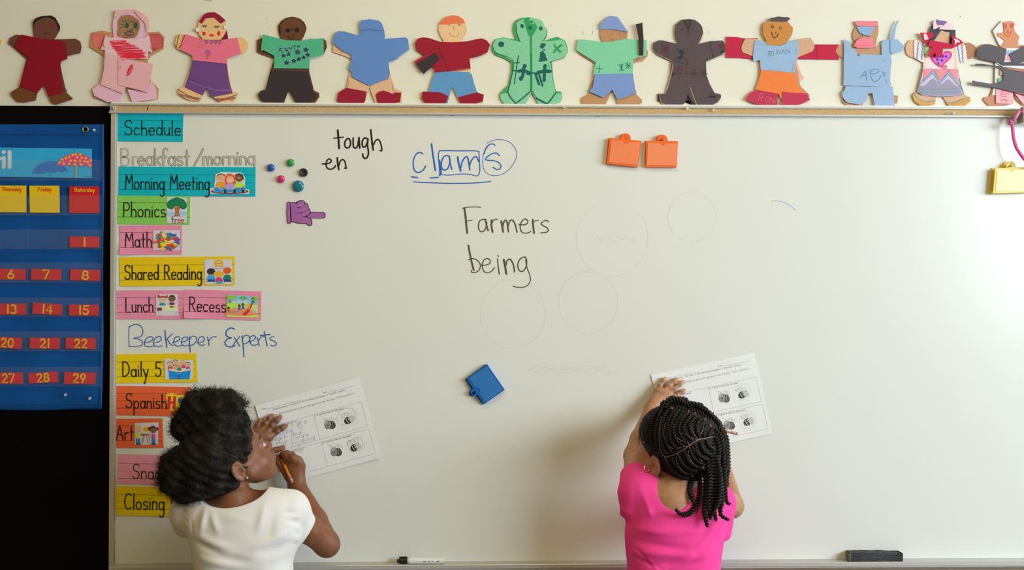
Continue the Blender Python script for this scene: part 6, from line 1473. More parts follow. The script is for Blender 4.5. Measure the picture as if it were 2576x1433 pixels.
# ------------------------------------------------------------------ pencils
penm = mat('yellow_pencil_paint', (.78, .30, .02), rough=.35, noise=.05, nscale=80, coat=.3)
fer = mat('pencil_ferrule', (.55, .52, .45), rough=.35, metal=.8, noise=.3, nscale=500); rub = mat('pink_eraser', (.62, .16, .22), rough=.8)
wood = mat('pencil_wood', (.6, .42, .25), rough=.7); lead = mat('graphite', (.03, .03, .03), rough=.4)
def pencil(tip, end, label, r=.0038):
    tip, end = Vector(tip), Vector(end); ax = (tip-end).normalized(); Ln = (tip-end).length
    t = thing('pencil', label, 'pencil', tip, 'yellow pencils')
    b = MB(); b.lathe(end, ax, [(.017, r*.98), (Ln-.019, r), (Ln-.018, r*.98)], 6); b.build('shaft', penm, t)
    b = MB(); b.lathe(end, ax, [(.005, r*1.02), (.008, r*1.08), (.010, r*1.0), (.012, r*1.08), (.014, r*1.0), (.0175, r*1.06)], 14); b.build('ferrule', fer, t, smooth=True)
    b = MB(); b.lathe(end, ax, [(0, r*.55), (.001, r*.85), (.003, r*.92), (.0065, r*.92)], 14); b.build('rubber', rub, t, smooth=True)
    b = MB(); b.lathe(end, ax, [(Ln-.018, r*.98), (Ln-.004, r*.25)], 12); b.build('sharpened_wood', wood, t)
    b = MB(); b.lathe(end, ax, [(Ln-.004, r*.25), (Ln, r*.03)], 10); b.build('lead', lead, t)

def curls(name, centers, parent, m, rs, n, length=(.008, .023), rad=(.0014, .0034), th=.00046, inner=None):
    """kinky curls growing out of soft lumps; joined: nobody could count them"""
    V = []; Fc = []
    tot = sum(c[1]**2 for c in centers)
    for (c, R) in centers:
        c = np.array(c, float); k = int(n*R*R/tot)
        for _ in range(k):
            d = unit([rs.gauss(0, 1) for _ in range(3)])
            p0 = c+d*R*rs.uniform(.72, 1.02)
            if inner is not None and not inner(p0, d): continue
            Ln = rs.uniform(*length); rr = rs.uniform(*rad); turns = rs.uniform(1.2, 2.6); ph = rs.uniform(0, 6.28)
            d2 = unit(d+np.array([rs.gauss(0, .45) for _ in range(3)])); a = unit(np.cross(d2, (0.3, .9, .2))); b = np.cross(d2, a)
            m_ = 9; base = len(V)
            for i in range(m_):
                t = i/(m_-1); an = ph+turns*6.283*t; q = p0+d2*Ln*t+(a*math.cos(an)+b*math.sin(an))*rr
                w = th*(1-.5*t)
                for j in range(3):
                    z = 2.094*j+an; V.append(tuple(q+(a*math.cos(z)+b*math.sin(z))*w))
            for i in range(m_-1):
                for j in range(3): Fc.append((base+i*3+j, base+i*3+(j+1) % 3, base+i*3+3+(j+1) % 3, base+i*3+3+j))
    o = mesh(name, V, np.array(Fc), m, parent, smooth=True); o['kind'] = 'stuff'
    return o

def scalp_strands(root, HV, H, rs, pullto, side, cnt=16000, ln=.0035, wild=.0007):
    V = []; Fc = []
    for i in rs.sample(range(len(HV)), min(len(HV), cnt)):
        p = HV[i]; f, l, u = H.loc(np.array([p])); f, l, u = f[0], l[0], u[0]
        rr = math.sqrt((f/.088+.14)**2+(l/.072)**2+((u-.012)/.08)**2)
        if rr > 1.24 or l*side < -.02: continue
        n_ = unit(p-H(-.01, 0, .0)); pull = unit(pullto(u)-p)
        t_ = unit(pull-n_*pull.dot(n_)*.9+A3(rs.gauss(0, .12), rs.gauss(0, .12), rs.gauss(0, .12))); q = p+n_*.0006; b0 = len(V); s_ = np.cross(n_, t_)
        for k in range(4):
            w = .0004*(1-k/4.5); c = q+t_*k*ln+n_*.0006*math.sin(k)+s_*rs.gauss(0, wild)
            V += [tuple(c-s_*w), tuple(c+n_*w), tuple(c+s_*w)]
        for k in range(3):
            for j in range(3): Fc.append((b0+k*3+j, b0+k*3+(j+1) % 3, b0+k*3+3+(j+1) % 3, b0+k*3+3+j))
    if Fc: o = mesh('scalp_hair', V, np.array(Fc), HAIRS, root, smooth=True); o['kind'] = 'stuff'

# ================================================================== GIRL IN WHITE
def girl_white():
    base = (.225, .086, .036)
    root = thing('person', 'girl in white short sleeved top with two afro puffs, writing on a worksheet', 'person', (PA(600, 1300, .24)[0], -.24, 0.0))
    sc = 1.0
    H = Frame(PA(574, 1148, .245), (0.726, 0.419, 0.545), (-0.472, -0.272, 0.839), .98)
    lo = PA(400, 1433, .24)+A3(-.02, -.16, -.16); hi = PA(880, 960, .05); lo[1] = -.46; hi[1] = -.012; hi[0] = PA(870, 1200, .1)[0]+.03; lo[2] = .50; hi[2] = PA(600, 985, .2)[2]
    v = Vox(lo, hi, .0026)
    head_field(v, H, ears=(-1, 1))
    # neck, torso under the shirt
    nb = PA(588, 1258, .255); v.cap(H(-.026, 0, -.050), nb, .036, .038, .014)
    v.cap(nb, PA(598, 1296, .258), .038, .048, .02)
    shR = PA(722, 1278, .235); shL = PA(478, 1290, .225)
    v.cap(PA(545, 1300, .245), PA(665, 1292, .245), .044, .044, .025)
    v.cap(shL, shR, .040, .042, .03)
    tA, tB = PA(608, 1330, .25), np.array([PA(613, 1433, .24)[0], -.24, .66])
    v.ell((tA+tB)/2-A3(0, 0, .01), (.095, .065, .17), None, .02)
    # right arm (our right)
    el = PA(822, 1368, .150); wr = PA(747, 1222, .062)
    v.cap(shR, PA(775, 1330, .19), .038, .034, .02); v.cap(PA(775, 1330, .19), el, .034, .031, .01)
    v.cap(el, el+(wr-el)*.4, .0315, .031, .012); v.cap(el+(wr-el)*.4, wr, .031, .0225, .01)
    # writing hand
    K1 = [PA(722, 1150, .068), PA(737, 1153, .074), PA(750, 1160, .072), PA(757, 1172, .064)]
    fs = [[K1[0], PA(712, 1141, .054), PA(703, 1151, .036), PA(706, 1160, .028)], [K1[1], PA(722, 1139, .052), PA(715, 1148, .034), PA(718, 1158, .028)],
          [K1[2], PA(735, 1142, .050), PA(728, 1152, .032), PA(731, 1162, .027)], [K1[3], PA(746, 1155, .046), PA(740, 1163, .030), PA(742, 1172, .027)]]
    th = [PA(728, 1203, .060), PA(711, 1180, .060), PA(700, 1163, .052), PA(695, 1151, .042)]
    hand(v, wr, K1, fs, th, rf=.0074, palmr=.0165)
    v.ell(PA(737, 1184, .062), (.018, .015, .024), None, .012)
    # resting hand, mostly behind the head
    el2 = PA(512, 1215, .085); wr2 = PA(632, 1112, .048)
    v.cap(shL, el2, .036, .029, .02); v.cap(el2, wr2, .028, .0205, .012)
    K2 = [PA(678, 1100, .034), PA(664, 1092, .036), PA(652, 1086, .036), PA(641, 1083, .033)]
    f2 = [[K2[0], PA(697, 1085, .030), PA(709, 1077, .024), PA(719, 1070, .021)], [K2[1], PA(684, 1071, .031), PA(696, 1058, .025), PA(705, 1048, .021)],
          [K2[2], PA(667, 1066, .031), PA(677, 1054, .025), PA(684, 1045, .021)], [K2[3], PA(647, 1069, .030), PA(653, 1062, .025), PA(658, 1056, .021)]]
    th2 = [PA(652, 1124, .038), PA(676, 1135, .030), PA(695, 1131, .024), PA(712, 1126, .021)]
    hand(v, wr2, K2, f2, th2, rf=.0072, palmr=.0125)
    v.cap(PA(650, 1108, .038), PA(672, 1096, .036), .016, .012, .012)
    for q in (((704, 1146), (713, 1184), .0018, -.0034), ((716, 1139), (734, 1157), .0016, -.0028), ((729, 1138), (743, 1153), .0015, -.0026), ((742, 1147), (751, 1163), .0014, -.0022), ((712, 1184), (722, 1200), .002, -.002)):
        v.bump(PA(*q[0], .075), PA(*q[1], .082), q[2], q[3], .12)
    for q in (((598, 1243), (628, 1240)), ((600, 1250), (632, 1249))): v.bump(PA(*q[0], .285), PA(*q[1], .27), .0013, -.0012, .15)
    v.bump(PA(806, 1326, .2), PA(830, 1344, .18), .003, -.003, .2)
    tips = [(f2[i][-1]+A3(.0, -.004, .001), A3(0, -1, 0)) for i in range(4)]+[(th2[-1]+A3(-.001, -.004, 0), A3(0, -1, 0))]
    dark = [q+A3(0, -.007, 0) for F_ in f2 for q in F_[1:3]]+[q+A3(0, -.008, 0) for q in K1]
    body, V, Q = fieldmesh('body', v, SKIN, root, skincol(base, H, tips=tips, dark=dark), it=1)
    eyes(root, H, brow=(-1,), BV=V)
    # ear stud
    b = MB(); c = H(-.008, -.0815, -.0465); b.lathe(c, -H.l, [(-.003, .0008), (0, .002), (.001, .0030), (.003, .0034), (.0048, .0028), (.0058, .001)], 16)
    b.build('ear_stud', mat('green_pearl', (.16, .42, .36), rough=.15, spec=.8, coat=1.0), root, smooth=True, label='pale green pearl ear stud')
    # ---- shirt
    lo2 = np.array([PA(425, 1300, .25)[0]-.02, -.46, .50]); hi2 = np.array([PA(800, 1300, .2)[0]+.03, -.10, PA(600, 1225, .25)[2]+.02])
    s = Vox(lo2, hi2, .0027)
    def arms_cut(vx, k):
        pass
    s.cap(PA(500, 1288, .245), PA(714, 1272, .245), .043, .038, .02)
    s.cap(PA(530, 1310, .255), PA(690, 1305, .255), .058, .058, .03); s.cap(PA(535, 1296, .252), PA(668, 1286, .252), .057, .055, .02)
    s.ell(PA(608, 1345, .25), (.120, .082, .10), None, .03)
    t1 = np.array([PA(612, 1400, .25)[0], -.25, PA(600, 1400, .25)[2]]); t2 = np.array([t1[0]+.003, -.25, .56])
    s.cap(t1-A3(.035, 0, 0), t2-A3(.038, 0, 0), .082, .080, .03); s.cap(t1+A3(.038, 0, 0), t2+A3(.050, 0, 0), .080, .080, .03)
    # puffed sleeves
    sR, sRe = PA(738, 1278, .235), PA(768, 1334, .205)
    s.ell(PA(738, 1284, .236), (.038, .050, .045), None, .015); s.cap(sR-A3(.006, 0, 0), sRe-A3(.008, 0, 0), .042, .041, .015); s.cap(sRe-A3(.008, 0, 0), PA(778, 1350, .19), .041, .041, .01)
    s.ell(PA(468, 1290, .228), (.036, .048, .040), None, .018); s.cap(PA(470, 1290, .228), PA(470, 1318, .19), .040, .034, .015)
    s.plane(PA(770, 1338, .203), (.80, .22, -.54), PA(771, 1338, .203)-.09, PA(771, 1338, .203)+.09, .002)
    s.cap(t1+A3(.038, 0, 0), t2+A3(.050, 0, 0), .080, .080, .004)
    s.cap(PA(690, 1330, .25), t1+A3(.038, 0, 0), .070, .080, .004)
    # sleeve opening
    dR = unit(el-shR); s.cap(PA(768, 1336, .200), PA(800, 1366, .165), .0365, .037, .003, 'cut')
    # gathers and creases
    for k in range(11):
        an = .75-k*.17; a_ = PA(720, 1252+k*9.5, .300-.001*k); b_ = a_+A3(.036*math.cos(an), .012, .030*math.sin(an)); s.bump(a_, b_, .0032, .0030 if k % 2 else -.0032)
    s.bump(PA(717, 1236, .285), PA(714, 1305, .325), .0028, -.0035); s.bump(PA(714, 1295, .325), PA(722, 1358, .318), .0028, -.0035)
    s.bump(PA(486, 1262, .28), PA(484, 1345, .31), .003, -.0035)
    for q in (((503, 1275), (472, 1335), .008, -.005), ((488, 1268), (460, 1318), .006, -.004), ((515, 1282), (500, 1345), .008, .004), ((495, 1350), (575, 1376), .010, .005), ((490, 1365), (560, 1392), .008, -.004),
              ((520, 1395), (640, 1412), .010, -.004), ((505, 1405), (600, 1425), .009, .004), ((712, 1345), (640, 1374), .010, .005), ((722, 1368), (650, 1396), .009, -.004), ((530, 1290), (548, 1340), .009, .004),
              ((664, 1272), (650, 1335), .010, .004), ((735, 1385), (690, 1410), .008, .004), ((690, 1290), (676, 1345), .008, -.003), ((560, 1300), (620, 1306), .010, .0025)):
        d_ = .322 if q[0][0] < 700 else .31; s.bump(PA(*q[0], d_), PA(*q[1], .330), q[2], q[3])
    for k in range(6): s.bump(PA(452+k*3, 1262+k*10, .27+.004*k), PA(470+k*2, 1268+k*12, .29), .003, .0022 if k % 2 else -.0025)
    # neckline
    NC = [PA(512, 1246, .24), PA(530, 1262, .29), PA(577, 1272, .315), PA(625, 1262, .305), PA(655, 1240, .26)]
    s.ell(PA(586, 1232, .270), (.082, .11, .0385), [unit((1, 0, .13)), A3(0, 1, 0), unit((-.13, 0, 1))], .002, 'cut')
    tp = [PA(x, y_, .325) for x, y_ in ((506, 1258), (518, 1274), (545, 1282), (580, 1284), (612, 1279), (640, 1268), (662, 1256), (678, 1246))]
    for a_, b_ in zip(tp, tp[1:]): s.bump(a_-(b_-a_)*.2, b_+(b_-a_)*.2, .0019, -.0017, .2)
    sh, SV, SQ = fieldmesh('shirt', s, mat('white_cotton', (.82, .81, .81), rough=.85, noise=.02, nscale=40, bump=.12, bscale=900, spec=.2), root, it=1)
    # neck trim follows the cut edge
    rim = [PA(x, y, d) for x, y, d in ((510, 1243, .262), (514, 1253, .295), (530, 1265, .320), (555, 1270, .332), (583, 1271, .335), (612, 1266, .330), (636, 1255, .315), (652, 1243, .29), (657, 1236, .262))]
    # ---- trousers, shoes (below the frame)
    tr = Vox(np.array([t1[0]-.16, -.42, -.0]), np.array([t1[0]+.17, -.10, .64]), .005)
    hx = t1[0]
    tr.cap(A3(hx-.045, -.25, .56), A3(hx+.045, -.25, .56), .085, .085, .03)
    for sd in (-1, 1): tr.chain([A3(hx+sd*.055, -.25, .54), A3(hx+sd*.06, -.255, .30), A3(hx+sd*.06, -.25, .07)], [.075, .055, .045], .02)
    fieldmesh('trousers', tr, mat('navy_cotton', (.02, .03, .07), rough=.8), root)
    for sd in (-1, 1):
        sv = Vox(np.array([hx+sd*.06-.06, -.36, -.002]), np.array([hx+sd*.06+.06, -.06, .11]), .004)
        sv.cap(A3(hx+sd*.06, -.27, .035), A3(hx+sd*.06, -.16, .03), .034, .034, .02); sv.cap(A3(hx+sd*.06, -.25, .05), A3(hx+sd*.06, -.25, .08), .036, .036, .02); sv.plane((0, 0, 0.002), (0, 0, -1), (hx-.3, -.5, -.05), (hx+.3, 0, .12), .002)
        fieldmesh('shoe', sv, mat('white_shoe', (.6, .6, .6), rough=.5), root)
    # ---- hair
    hv = Vox(PA(385, 1275, .36)+A3(-.01, -.03, -.01), PA(660, 965, .1)+A3(.01, .08, .01), .0032)
    hv.ell(H(-.014, 0, .016), (.096, .080, .088), H.ax, .01)
    hv.ell(H(-.045, 0, -.030), (.052, .058, .050), H.ax, .015)
    hv.ell(H(.034, 0, .018), (.056, .068, .060), H.ax, .012)
    hv.plane(H(.060, 0, .03), H.f*1.0-H.u*.62, hv.lo, np.array(hi)+.2, .006)
    hv.cap(H(.036, -.066, .014), H(.026, -.070, -.004), .012, .008, .01)
    front = [(545, 1040, .235, .060), (500, 1040, .23, .052), (470, 1062, .235, .036), (590, 1042, .24, .044), (612, 1062, .25, .036), (535, 1014, .22, .036), (575, 1012, .23, .030), (496, 1006, .23, .028), (452, 1080, .24, .022),
             (560, 1072, .27, .050), (600, 1090, .255, .038), (520, 1078, .26, .045), (622, 1090, .235, .024), (480, 1090, .25, .028), (618, 1040, .23, .020)]
    rear = [(455, 1185, .27, .050), (432, 1165, .27, .030), (480, 1170, .275, .045), (430, 1205, .27, .034), (462, 1220, .275, .042), (500, 1222, .285, .036), (505, 1190, .285, .040), (452, 1140, .26, .018), (475, 1245, .28, .018), (530, 1205, .29, .030), (550, 1195, .29, .028)]
    cen = []
    for (x, y, d, r) in front+rear: c = PA(x, y, d); hv.ell(c, r*.90, None, .018); cen.append((c, r*.93))
    hv.plane(H(.070, 0, .03), H.f*1.0-H.u*.45, hv.lo, np.array(hi)+.2, .01)
    # keep the ear clear
    hv.ell(H(-.008, -.082, -.028), (.023, .024, .030), H.ax, .008, 'cut')
    hv.ell(H(.060, -.060, -.045), (.045, .05, .050), H.ax, .008, 'cut')
    hv.noise(lambda X, Y, Z: .0020*(np.sin(X*310+3*np.sin(Z*170))*np.sin(Y*290+2*np.sin(X*150))*np.sin(Z*330+2*np.sin(Y*190)))+.0036*np.sin(X*120+Z*95)*np.sin(Z*140-Y*90)+.0030*np.sin(X*75-Z*60+1)*np.sin(Z*85+X*40+Y*60), hv.lo, hv.lo+1)
    ho, HV, HQ = fieldmesh('hair', hv, HAIR, root, it=0)
    rs = random.Random(11)
    earc = H(-.010, -.078, -.025)
    def ok(p, d):
        f, l, u = H.loc(np.array([p]))
        return not (f[0] > .045+.55*u[0] and u[0] < .08) and np.linalg.norm(p-earc) > .031 and np.linalg.norm(p-H(.062, -.05, -.05)) > .055
    curls('hair_curls', cen, root, HAIRS, rs, 26000, inner=ok)
    scalp_strands(root, HV, H, rs, lambda u: PA(545, 1050, .25) if u > -.002 else PA(480, 1185, .28), -1)
    return root, H, (HV, HQ)
gw, HW_, hairW = girl_white()
pencil(PA(700, 1136, .0175), PA(735, 1212, .135), 'yellow pencil with pink rubber held by the girl in white')

def hit_cloud(V, px, py, rad=5.0):
    """nearest surface point to the camera along a pixel's ray, from a mesh's vertices"""
    o = np.array(CAMP); d = unit(PA(px, py, 0)-o); w = V-o; t = w@d; r = np.linalg.norm(w-np.outer(t, d), axis=1)
    m = r < rad/1000
    if not m.any(): return None
    return o+d*(t[m].min())
def on_surface(V, fr, s, lift=.0, rad=5.0):
    out = []
    for q in s.split():
        x, y = pt(fr, *map(float, q.split(',')))
        h = hit_cloud(V, x, y, rad)
        if h is not None: out.append(h+unit(np.array(CAMP)-h)*lift)
    return smoothpath(out, 6) if len(out) > 2 else out
pp = on_surface(hairW[0], 'U', '830,790 880,815 940,845 1000,868 1050,888 1090,905', .0004)
if len(pp) > 2:
    b = MB(); b.tube(pp, .0007, 6, c=(.10, .05, .028)); b.build('hair_parting', SKIN, gw, label='thin brown parting line across the scalp')

# ================================================================== GIRL IN PINK
def twist(path, r, parent, m=HAIRS, pitch=.0145, name='braid', sub=6, strands=2, endtaper=True):
    p = [np.array(q) for q in path]
    # even resampling
    seg = np.array([np.linalg.norm(p[i+1]-p[i]) for i in range(len(p)-1)]); L_ = seg.sum(); cs = np.concatenate([[0], np.cumsum(seg)])
    n = max(6, int(L_/.0016)); T_ = np.linspace(0, L_, n); P_ = np.array(p)
    Q_ = np.stack([np.interp(T_, cs, P_[:, c]) for c in range(3)], 1)
    V = []; Fc = []
    for s_ in range(strands):
        base = len(V); prev = None
        for i in range(n):
            t = unit(Q_[min(i+1, n-1)]-Q_[max(i-1, 0)]+1e-9)
            a = np.cross(t, (0.2, 1, .1)) if prev is None else prev-t*prev.dot(t)
            a = unit(a); prev = a; b = np.cross(t, a); u = T_[i]/L_
            R_ = r*(1-.45*max(0, (u-.75)/.25)) if endtaper else r
            an = T_[i]/pitch*2*math.pi+s_*2*math.pi/strands
            c = Q_[i]+(a*math.cos(an)+b*math.sin(an))*R_*.46
            for j in range(sub):
                z = 2*math.pi*j/sub; w = R_*.66*(.25 if i in (0, n-1) else 1)
                V.append(tuple(c+(a*math.cos(z)+b*math.sin(z))*w))
        for i in range(n-1):
            for j in range(sub): Fc.append((base+i*sub+j, base+i*sub+(j+1) % sub, base+(i+1)*sub+(j+1) % sub, base+(i+1)*sub+j))
    return mesh(name, V, np.array(Fc), m, parent, smooth=True)

def girl_pink():
    base = (.45, .225, .118)
    root = thing('person', 'girl in bright pink t-shirt with twisted braids, holding a worksheet up high', 'person', (PA(1700, 1300, .24)[0], -.24, 0.0))
    f_ = unit((-.60, .72, .34)); u0 = unit(A3(.21, -.26, .944)); l0 = np.cross(u0, f_); u_ = u0*.95+l0*.31
    H = Frame(PA(1696, 1113, .235), f_, u_, 1.04)
    lo = A3(PA(1555, 1200, .3)[0]-.02, -.46, .50); hi = A3(PA(1880, 1200, .1)[0]+.03, -.012, PA(1700, 945, .03)[2]+.02)
    v = Vox(lo, hi, .0026)
    head_field(v, H, ears=(1,), eyes=(1, -1))
    nb = PA(1692, 1262, .262); v.cap(H(-.028, 0, -.050), nb, .042, .046, .016)
    shL, shR = PA(1604, 1228, .235), PA(1808, 1258, .225)
    v.cap(nb, PA(1695, 1300, .262), .046, .06, .03); v.cap(PA(1650, 1262, .25), PA(1755, 1275, .25), .046, .048, .03)
    hx = PA(1693, 1433, .24)[0]
    v.ell(A3(hx, -.24, .78), (.108, .072, .17), None, .03)
    v.cap(shL, shR, .034, .034, .03)
    # raised left arm
    el = PA(1597, 1146, .125); wr = PA(1640, 1028, .050)
    v.cap(shL, el, .035, .0275, .02); v.cap(el, el+(wr-el)*.35, .0275, .0265, .01); v.cap(el+(wr-el)*.35, wr, .0265, .0185, .01)
    K1 = [PA(1691, 1001, .036), PA(1680, 992, .038), PA(1667, 987, .038), PA(1654, 984, .034)]
    fs = [[K1[0], PA(1702, 996, .033), PA(1715, 986, .027), PA(1722, 981, .023)], [K1[1], PA(1695, 979, .034), PA(1709, 967, .027), PA(1718, 959, .022)],
          [K1[2], PA(1683, 971, .034), PA(1696, 960, .027), PA(1703, 953, .022)], [K1[3], PA(1660, 970, .032), PA(1668, 959, .026), PA(1674, 952, .022)]]
    th = [PA(1668, 1030, .036), PA(1690, 1026, .028), PA(1705, 1022, .024), PA(1716, 1018, .022)]
    hand(v, wr, K1, fs, th, rf=.0062, palmr=.0135)
    v.cap(PA(1650, 1012, .044), PA(1676, 1006, .040), .016, .012, .012)
    # right arm, elbow out, hand behind the hair on the sheet
    el2 = PA(1841, 1272, .150); wr2 = PA(1800, 1118, .050)
    v.cap(shR, el2, .034, .029, .02); v.cap(el2, wr2, .0295, .020, .01)
    K2 = [PA(1790, 1092, .048), PA(1798, 1090, .052), PA(1806, 1093, .050), PA(1812, 1100, .044)]
    f2 = [[q, q+A3(-.010, .014, .006), q+A3(-.016, .022, -.003)] for q in K2]
    th2 = [PA(1785, 1110, .046), PA(1776, 1098, .036), PA(1774, 1086, .026)]
    hand(v, wr2, K2, f2, th2, rf=.0068, palmr=.015)
    tips = [(F_[-1]+A3(.0, -.004, .001), A3(0, -1, 0)) for F_ in fs]
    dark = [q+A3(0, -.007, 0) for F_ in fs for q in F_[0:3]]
    body, V, Q = fieldmesh('body', v, SKIN, root, skincol(base, H, tips=tips, dark=dark), it=1)
    eyes(root, H)
    gold = mat('silver_hoop_metal', (.75, .68, .55), rough=.2, metal=1)
    ec = PA(1627, 1178, .262)
    ring('hoop_earring', ec, unit((.35, -.9, .1)), .0078, .0011, gold, root)
    # ---- shirt
    s = Vox(A3(PA(1555, 1200, .3)[0]-.03, -.46, .52), A3(PA(1850, 1300, .25)[0]+.03, -.11, PA(1600, 1160, .25)[2]+.015), .0027)
    s.cap(PA(1612, 1222, .24), PA(1805, 1268, .238), .040, .043, .02)
    s.cap(PA(1640, 1262, .25), PA(1760, 1285, .255), .054, .056, .03)
    s.ell(PA(1697, 1335, .25), (.122, .080, .10), None, .03)
    zb = PA(1690, 1400, .25)[2]
    s.cap(A3(hx-.036, -.25, zb), A3(hx-.034, -.25, .57), .078, .080, .03); s.cap(A3(hx+.036, -.25, zb), A3(hx+.034, -.25, .57), .078, .080, .03)
    # left sleeve up towards the wall
    dL = unit(el-shL); s.cap(shL-dL*.01, shL+dL*.052, .046, .041, .02); s.cap(PA(1590, 1245, .25), PA(1583, 1280, .255), .030, .022, .02); s.cap(PA(1585, 1284, .23), PA(1572, 1288, .22), .018, .013, .012)
    s.plane(shL+dL*.052, dL, shL+dL*.052-.06, shL+dL*.052+.06, .002); s.cap(shL+dL*.035, shL+dL*.09, .0355, .035, .003, 'cut')
    # right sleeve, drooping hem
    dR = unit(PA(1842, 1300, .19)-shR); s.cap(shR, PA(1812, 1312, .205), .037, .032, .02); s.cap(PA(1808, 1300, .23), PA(1822, 1342, .23), .030, .016, .02)
    s.cap(PA(1838, 1290, .175), PA(1860, 1300, .10), .034, .034, .003, 'cut')
    s.ell(PA(1697, 1232, .285), (.043, .09, .046), [unit((1, 0, -.1)), A3(0, 1, 0), unit((.1, 0, 1))], .002, 'cut')
    s.cap(PA(1700, 1190, .26), PA(1700, 1130, .26), .042, .06, .002, 'cut')
    for q in (((1600, 1215), (1598, 1330), .010, -.005), ((1612, 1225), (1640, 1300), .009, .005), ((1590, 1300), (1640, 1290), .010, .004), ((1585, 1330), (1700, 1345), .012, .005), ((1590, 1362), (1720, 1382), .012, -.005),
              ((1600, 1390), (1740, 1392), .010, .005), ((1620, 1420), (1760, 1412), .012, -.004), ((1820, 1290), (1760, 1380), .012, .005), ((1812, 1330), (1740, 1402), .012, -.005), ((1806, 1378), (1700, 1420), .010, .004), ((1640, 1215), (1672, 1262), .006, .004), ((1628, 1222), (1660, 1275), .005, -.003),
              ((1720, 1282), (1750, 1262), .006, .003), ((1640, 1330), (1760, 1335), .012, .004), ((1578, 1240), (1600, 1265), .006, -.004), ((1570, 1270), (1600, 1290), .006, .004), ((1842, 1330), (1812, 1345), .006, -.004)):
        s.bump(PA(*q[0], .318), PA(*q[1], .328), q[2]*.85, q[3]*1.15)
    s.bump(PA(1567, 1222, .25), PA(1625, 1186, .22), .0016, -.0022, .1); s.bump(PA(1660, 1228, .3), PA(1700, 1284, .32), .0014, -.0015, .1)
    for k in range(5): s.bump(PA(1578+k*6, 1345+k*14, .30), PA(1640+k*12, 1425+k*3, .325), .005, .0035 if k % 2 else -.0035)
    fieldmesh('shirt', s, mat('hot_pink_jersey', (.95, .062, .33), rough=.8, noise=.04, nscale=500, bump=.12, bscale=900, spec=.2), root, it=1)
    tr = Vox(A3(hx-.17, -.42, 0), A3(hx+.17, -.10, .64), .005)
    tr.cap(A3(hx-.045, -.25, .56), A3(hx+.045, -.25, .56), .085, .085, .03)
    for sd in (-1, 1): tr.chain([A3(hx+sd*.055, -.25, .54), A3(hx+sd*.06, -.255, .30), A3(hx+sd*.06, -.25, .07)], [.075, .055, .045], .02)
    fieldmesh('trousers', tr, mat('denim', (.04, .07, .14), rough=.8), root)
    for sd in (-1, 1):
        sv = Vox(A3(hx+sd*.06-.06, -.36, -.002), A3(hx+sd*.06+.06, -.06, .11), .004)
        sv.cap(A3(hx+sd*.06, -.27, .035), A3(hx+sd*.06, -.16, .03), .034, .034, .02); sv.cap(A3(hx+sd*.06, -.25, .05), A3(hx+sd*.06, -.25, .08), .036, .036, .02); sv.plane((0, 0, 0.002), (0, 0, -1), (hx-.3, -.5, -.05), (hx+.3, 0, .12), .002)
        fieldmesh('shoe', sv, mat('grey_shoe', (.3, .3, .32), rough=.5), root)
    # ---- hair cap
    hv = Vox(H.o-.15, H.o+.15, .003)
    hv.ell(H(-.012, 0, .012), (.094, .078, .086), H.ax, .01); hv.ell(H(.035, 0, .016), (.056, .066, .060), H.ax, .012); hv.ell(H(-.045, 0, -.030), (.050, .056, .050), H.ax, .02)
    hv.ell(PA(1765, 1085, .24), (.055, .05, .05), None, .03)
    hv.plane(H(.084, 0, .03), H.f*1.0-H.u*.60, hv.lo, hv.lo+.3, .006)
    hv.ell(H(-.006, .086, -.030), (.024, .028, .034), H.ax, .006, 'cut'); hv.ell(H(.050, .070, -.050), (.050, .05, .045), H.ax, .008, 'cut')
    hv.noise(lambda X, Y, Z: .0008*np.sin(X*400+3*np.sin(Z*170))*np.sin(Z*430+2*np.sin(Y*190)), hv.lo, hv.lo+1)
    ho, HV, HQ = fieldmesh('hair', hv, HAIR, root, it=1)
    S_ = lambda q, lift=0.0: on_surface(HV, 'H', q, lift, 4.5)
    # rows braided along the scalp
    scalp_strands(root, HV, H, random.Random(9), lambda u: PA(1755, 1085, .27), 1, 9000, .003, .0009)
    for q in ('408,702 362,645 348,560 370,455 418,392', '392,692 340,635 324,560 345,480 392,412', '374,672 325,620 312,560 325,500', '430,705 388,645 378,560 402,450 440,385', '452,695 425,640 418,560 435,460 478,392', '480,680 452,620 455,545 470,465 510,402', '520,662 478,610 472,540 498,462 535,408', '560,645 512,600 500,545 520,480 560,420',
              '590,625 545,580 528,530 550,470 590,425', '620,612 572,560 560,520 590,470 620,435', '640,595 612,560 600,510 625,470 655,450', '665,590 645,540 655,490 690,465', '690,585 690,540 715,500', '715,580 735,545 755,520',
              '450,725 478,775 530,825 590,850', '480,710 510,765 560,808 615,822', '520,690 545,745 595,790 645,800', '560,668 585,725 625,765 680,785', '595,650 615,705 655,745 700,765', '630,630 645,685 680,715 730,735', '665,612 680,660 715,690 755,700', '705,598 720,640 760,660'):
        pth = S_(q, .0016)
        if len(pth) > 3: twist(pth, .0046, root, HAIRS, .0125, 'cornrow', endtaper=False)
    # loops over the top
    for i, (x, y) in enumerate(((452, 372), (485, 352), (512, 360), (545, 356), (575, 385), (610, 388), (645, 392), (680, 412), (712, 440), (742, 475), (770, 500), (788, 540))):
        px, py = pt('H', x, y); c = PA(px, py+3, .255 if i % 2 else .235)
        R_ = .0125 if i in (1, 3, 5, 6) else .0105; an0 = i*1.1
        twist([c+A3(R_*math.cos(an0+t), -.006*math.sin(2*t)-.004*t/6, R_*.85*math.sin(an0+t)) for t in np.linspace(0, 6.6, 22)], .0064, root, HAIRS, .0135, 'braid_loop')
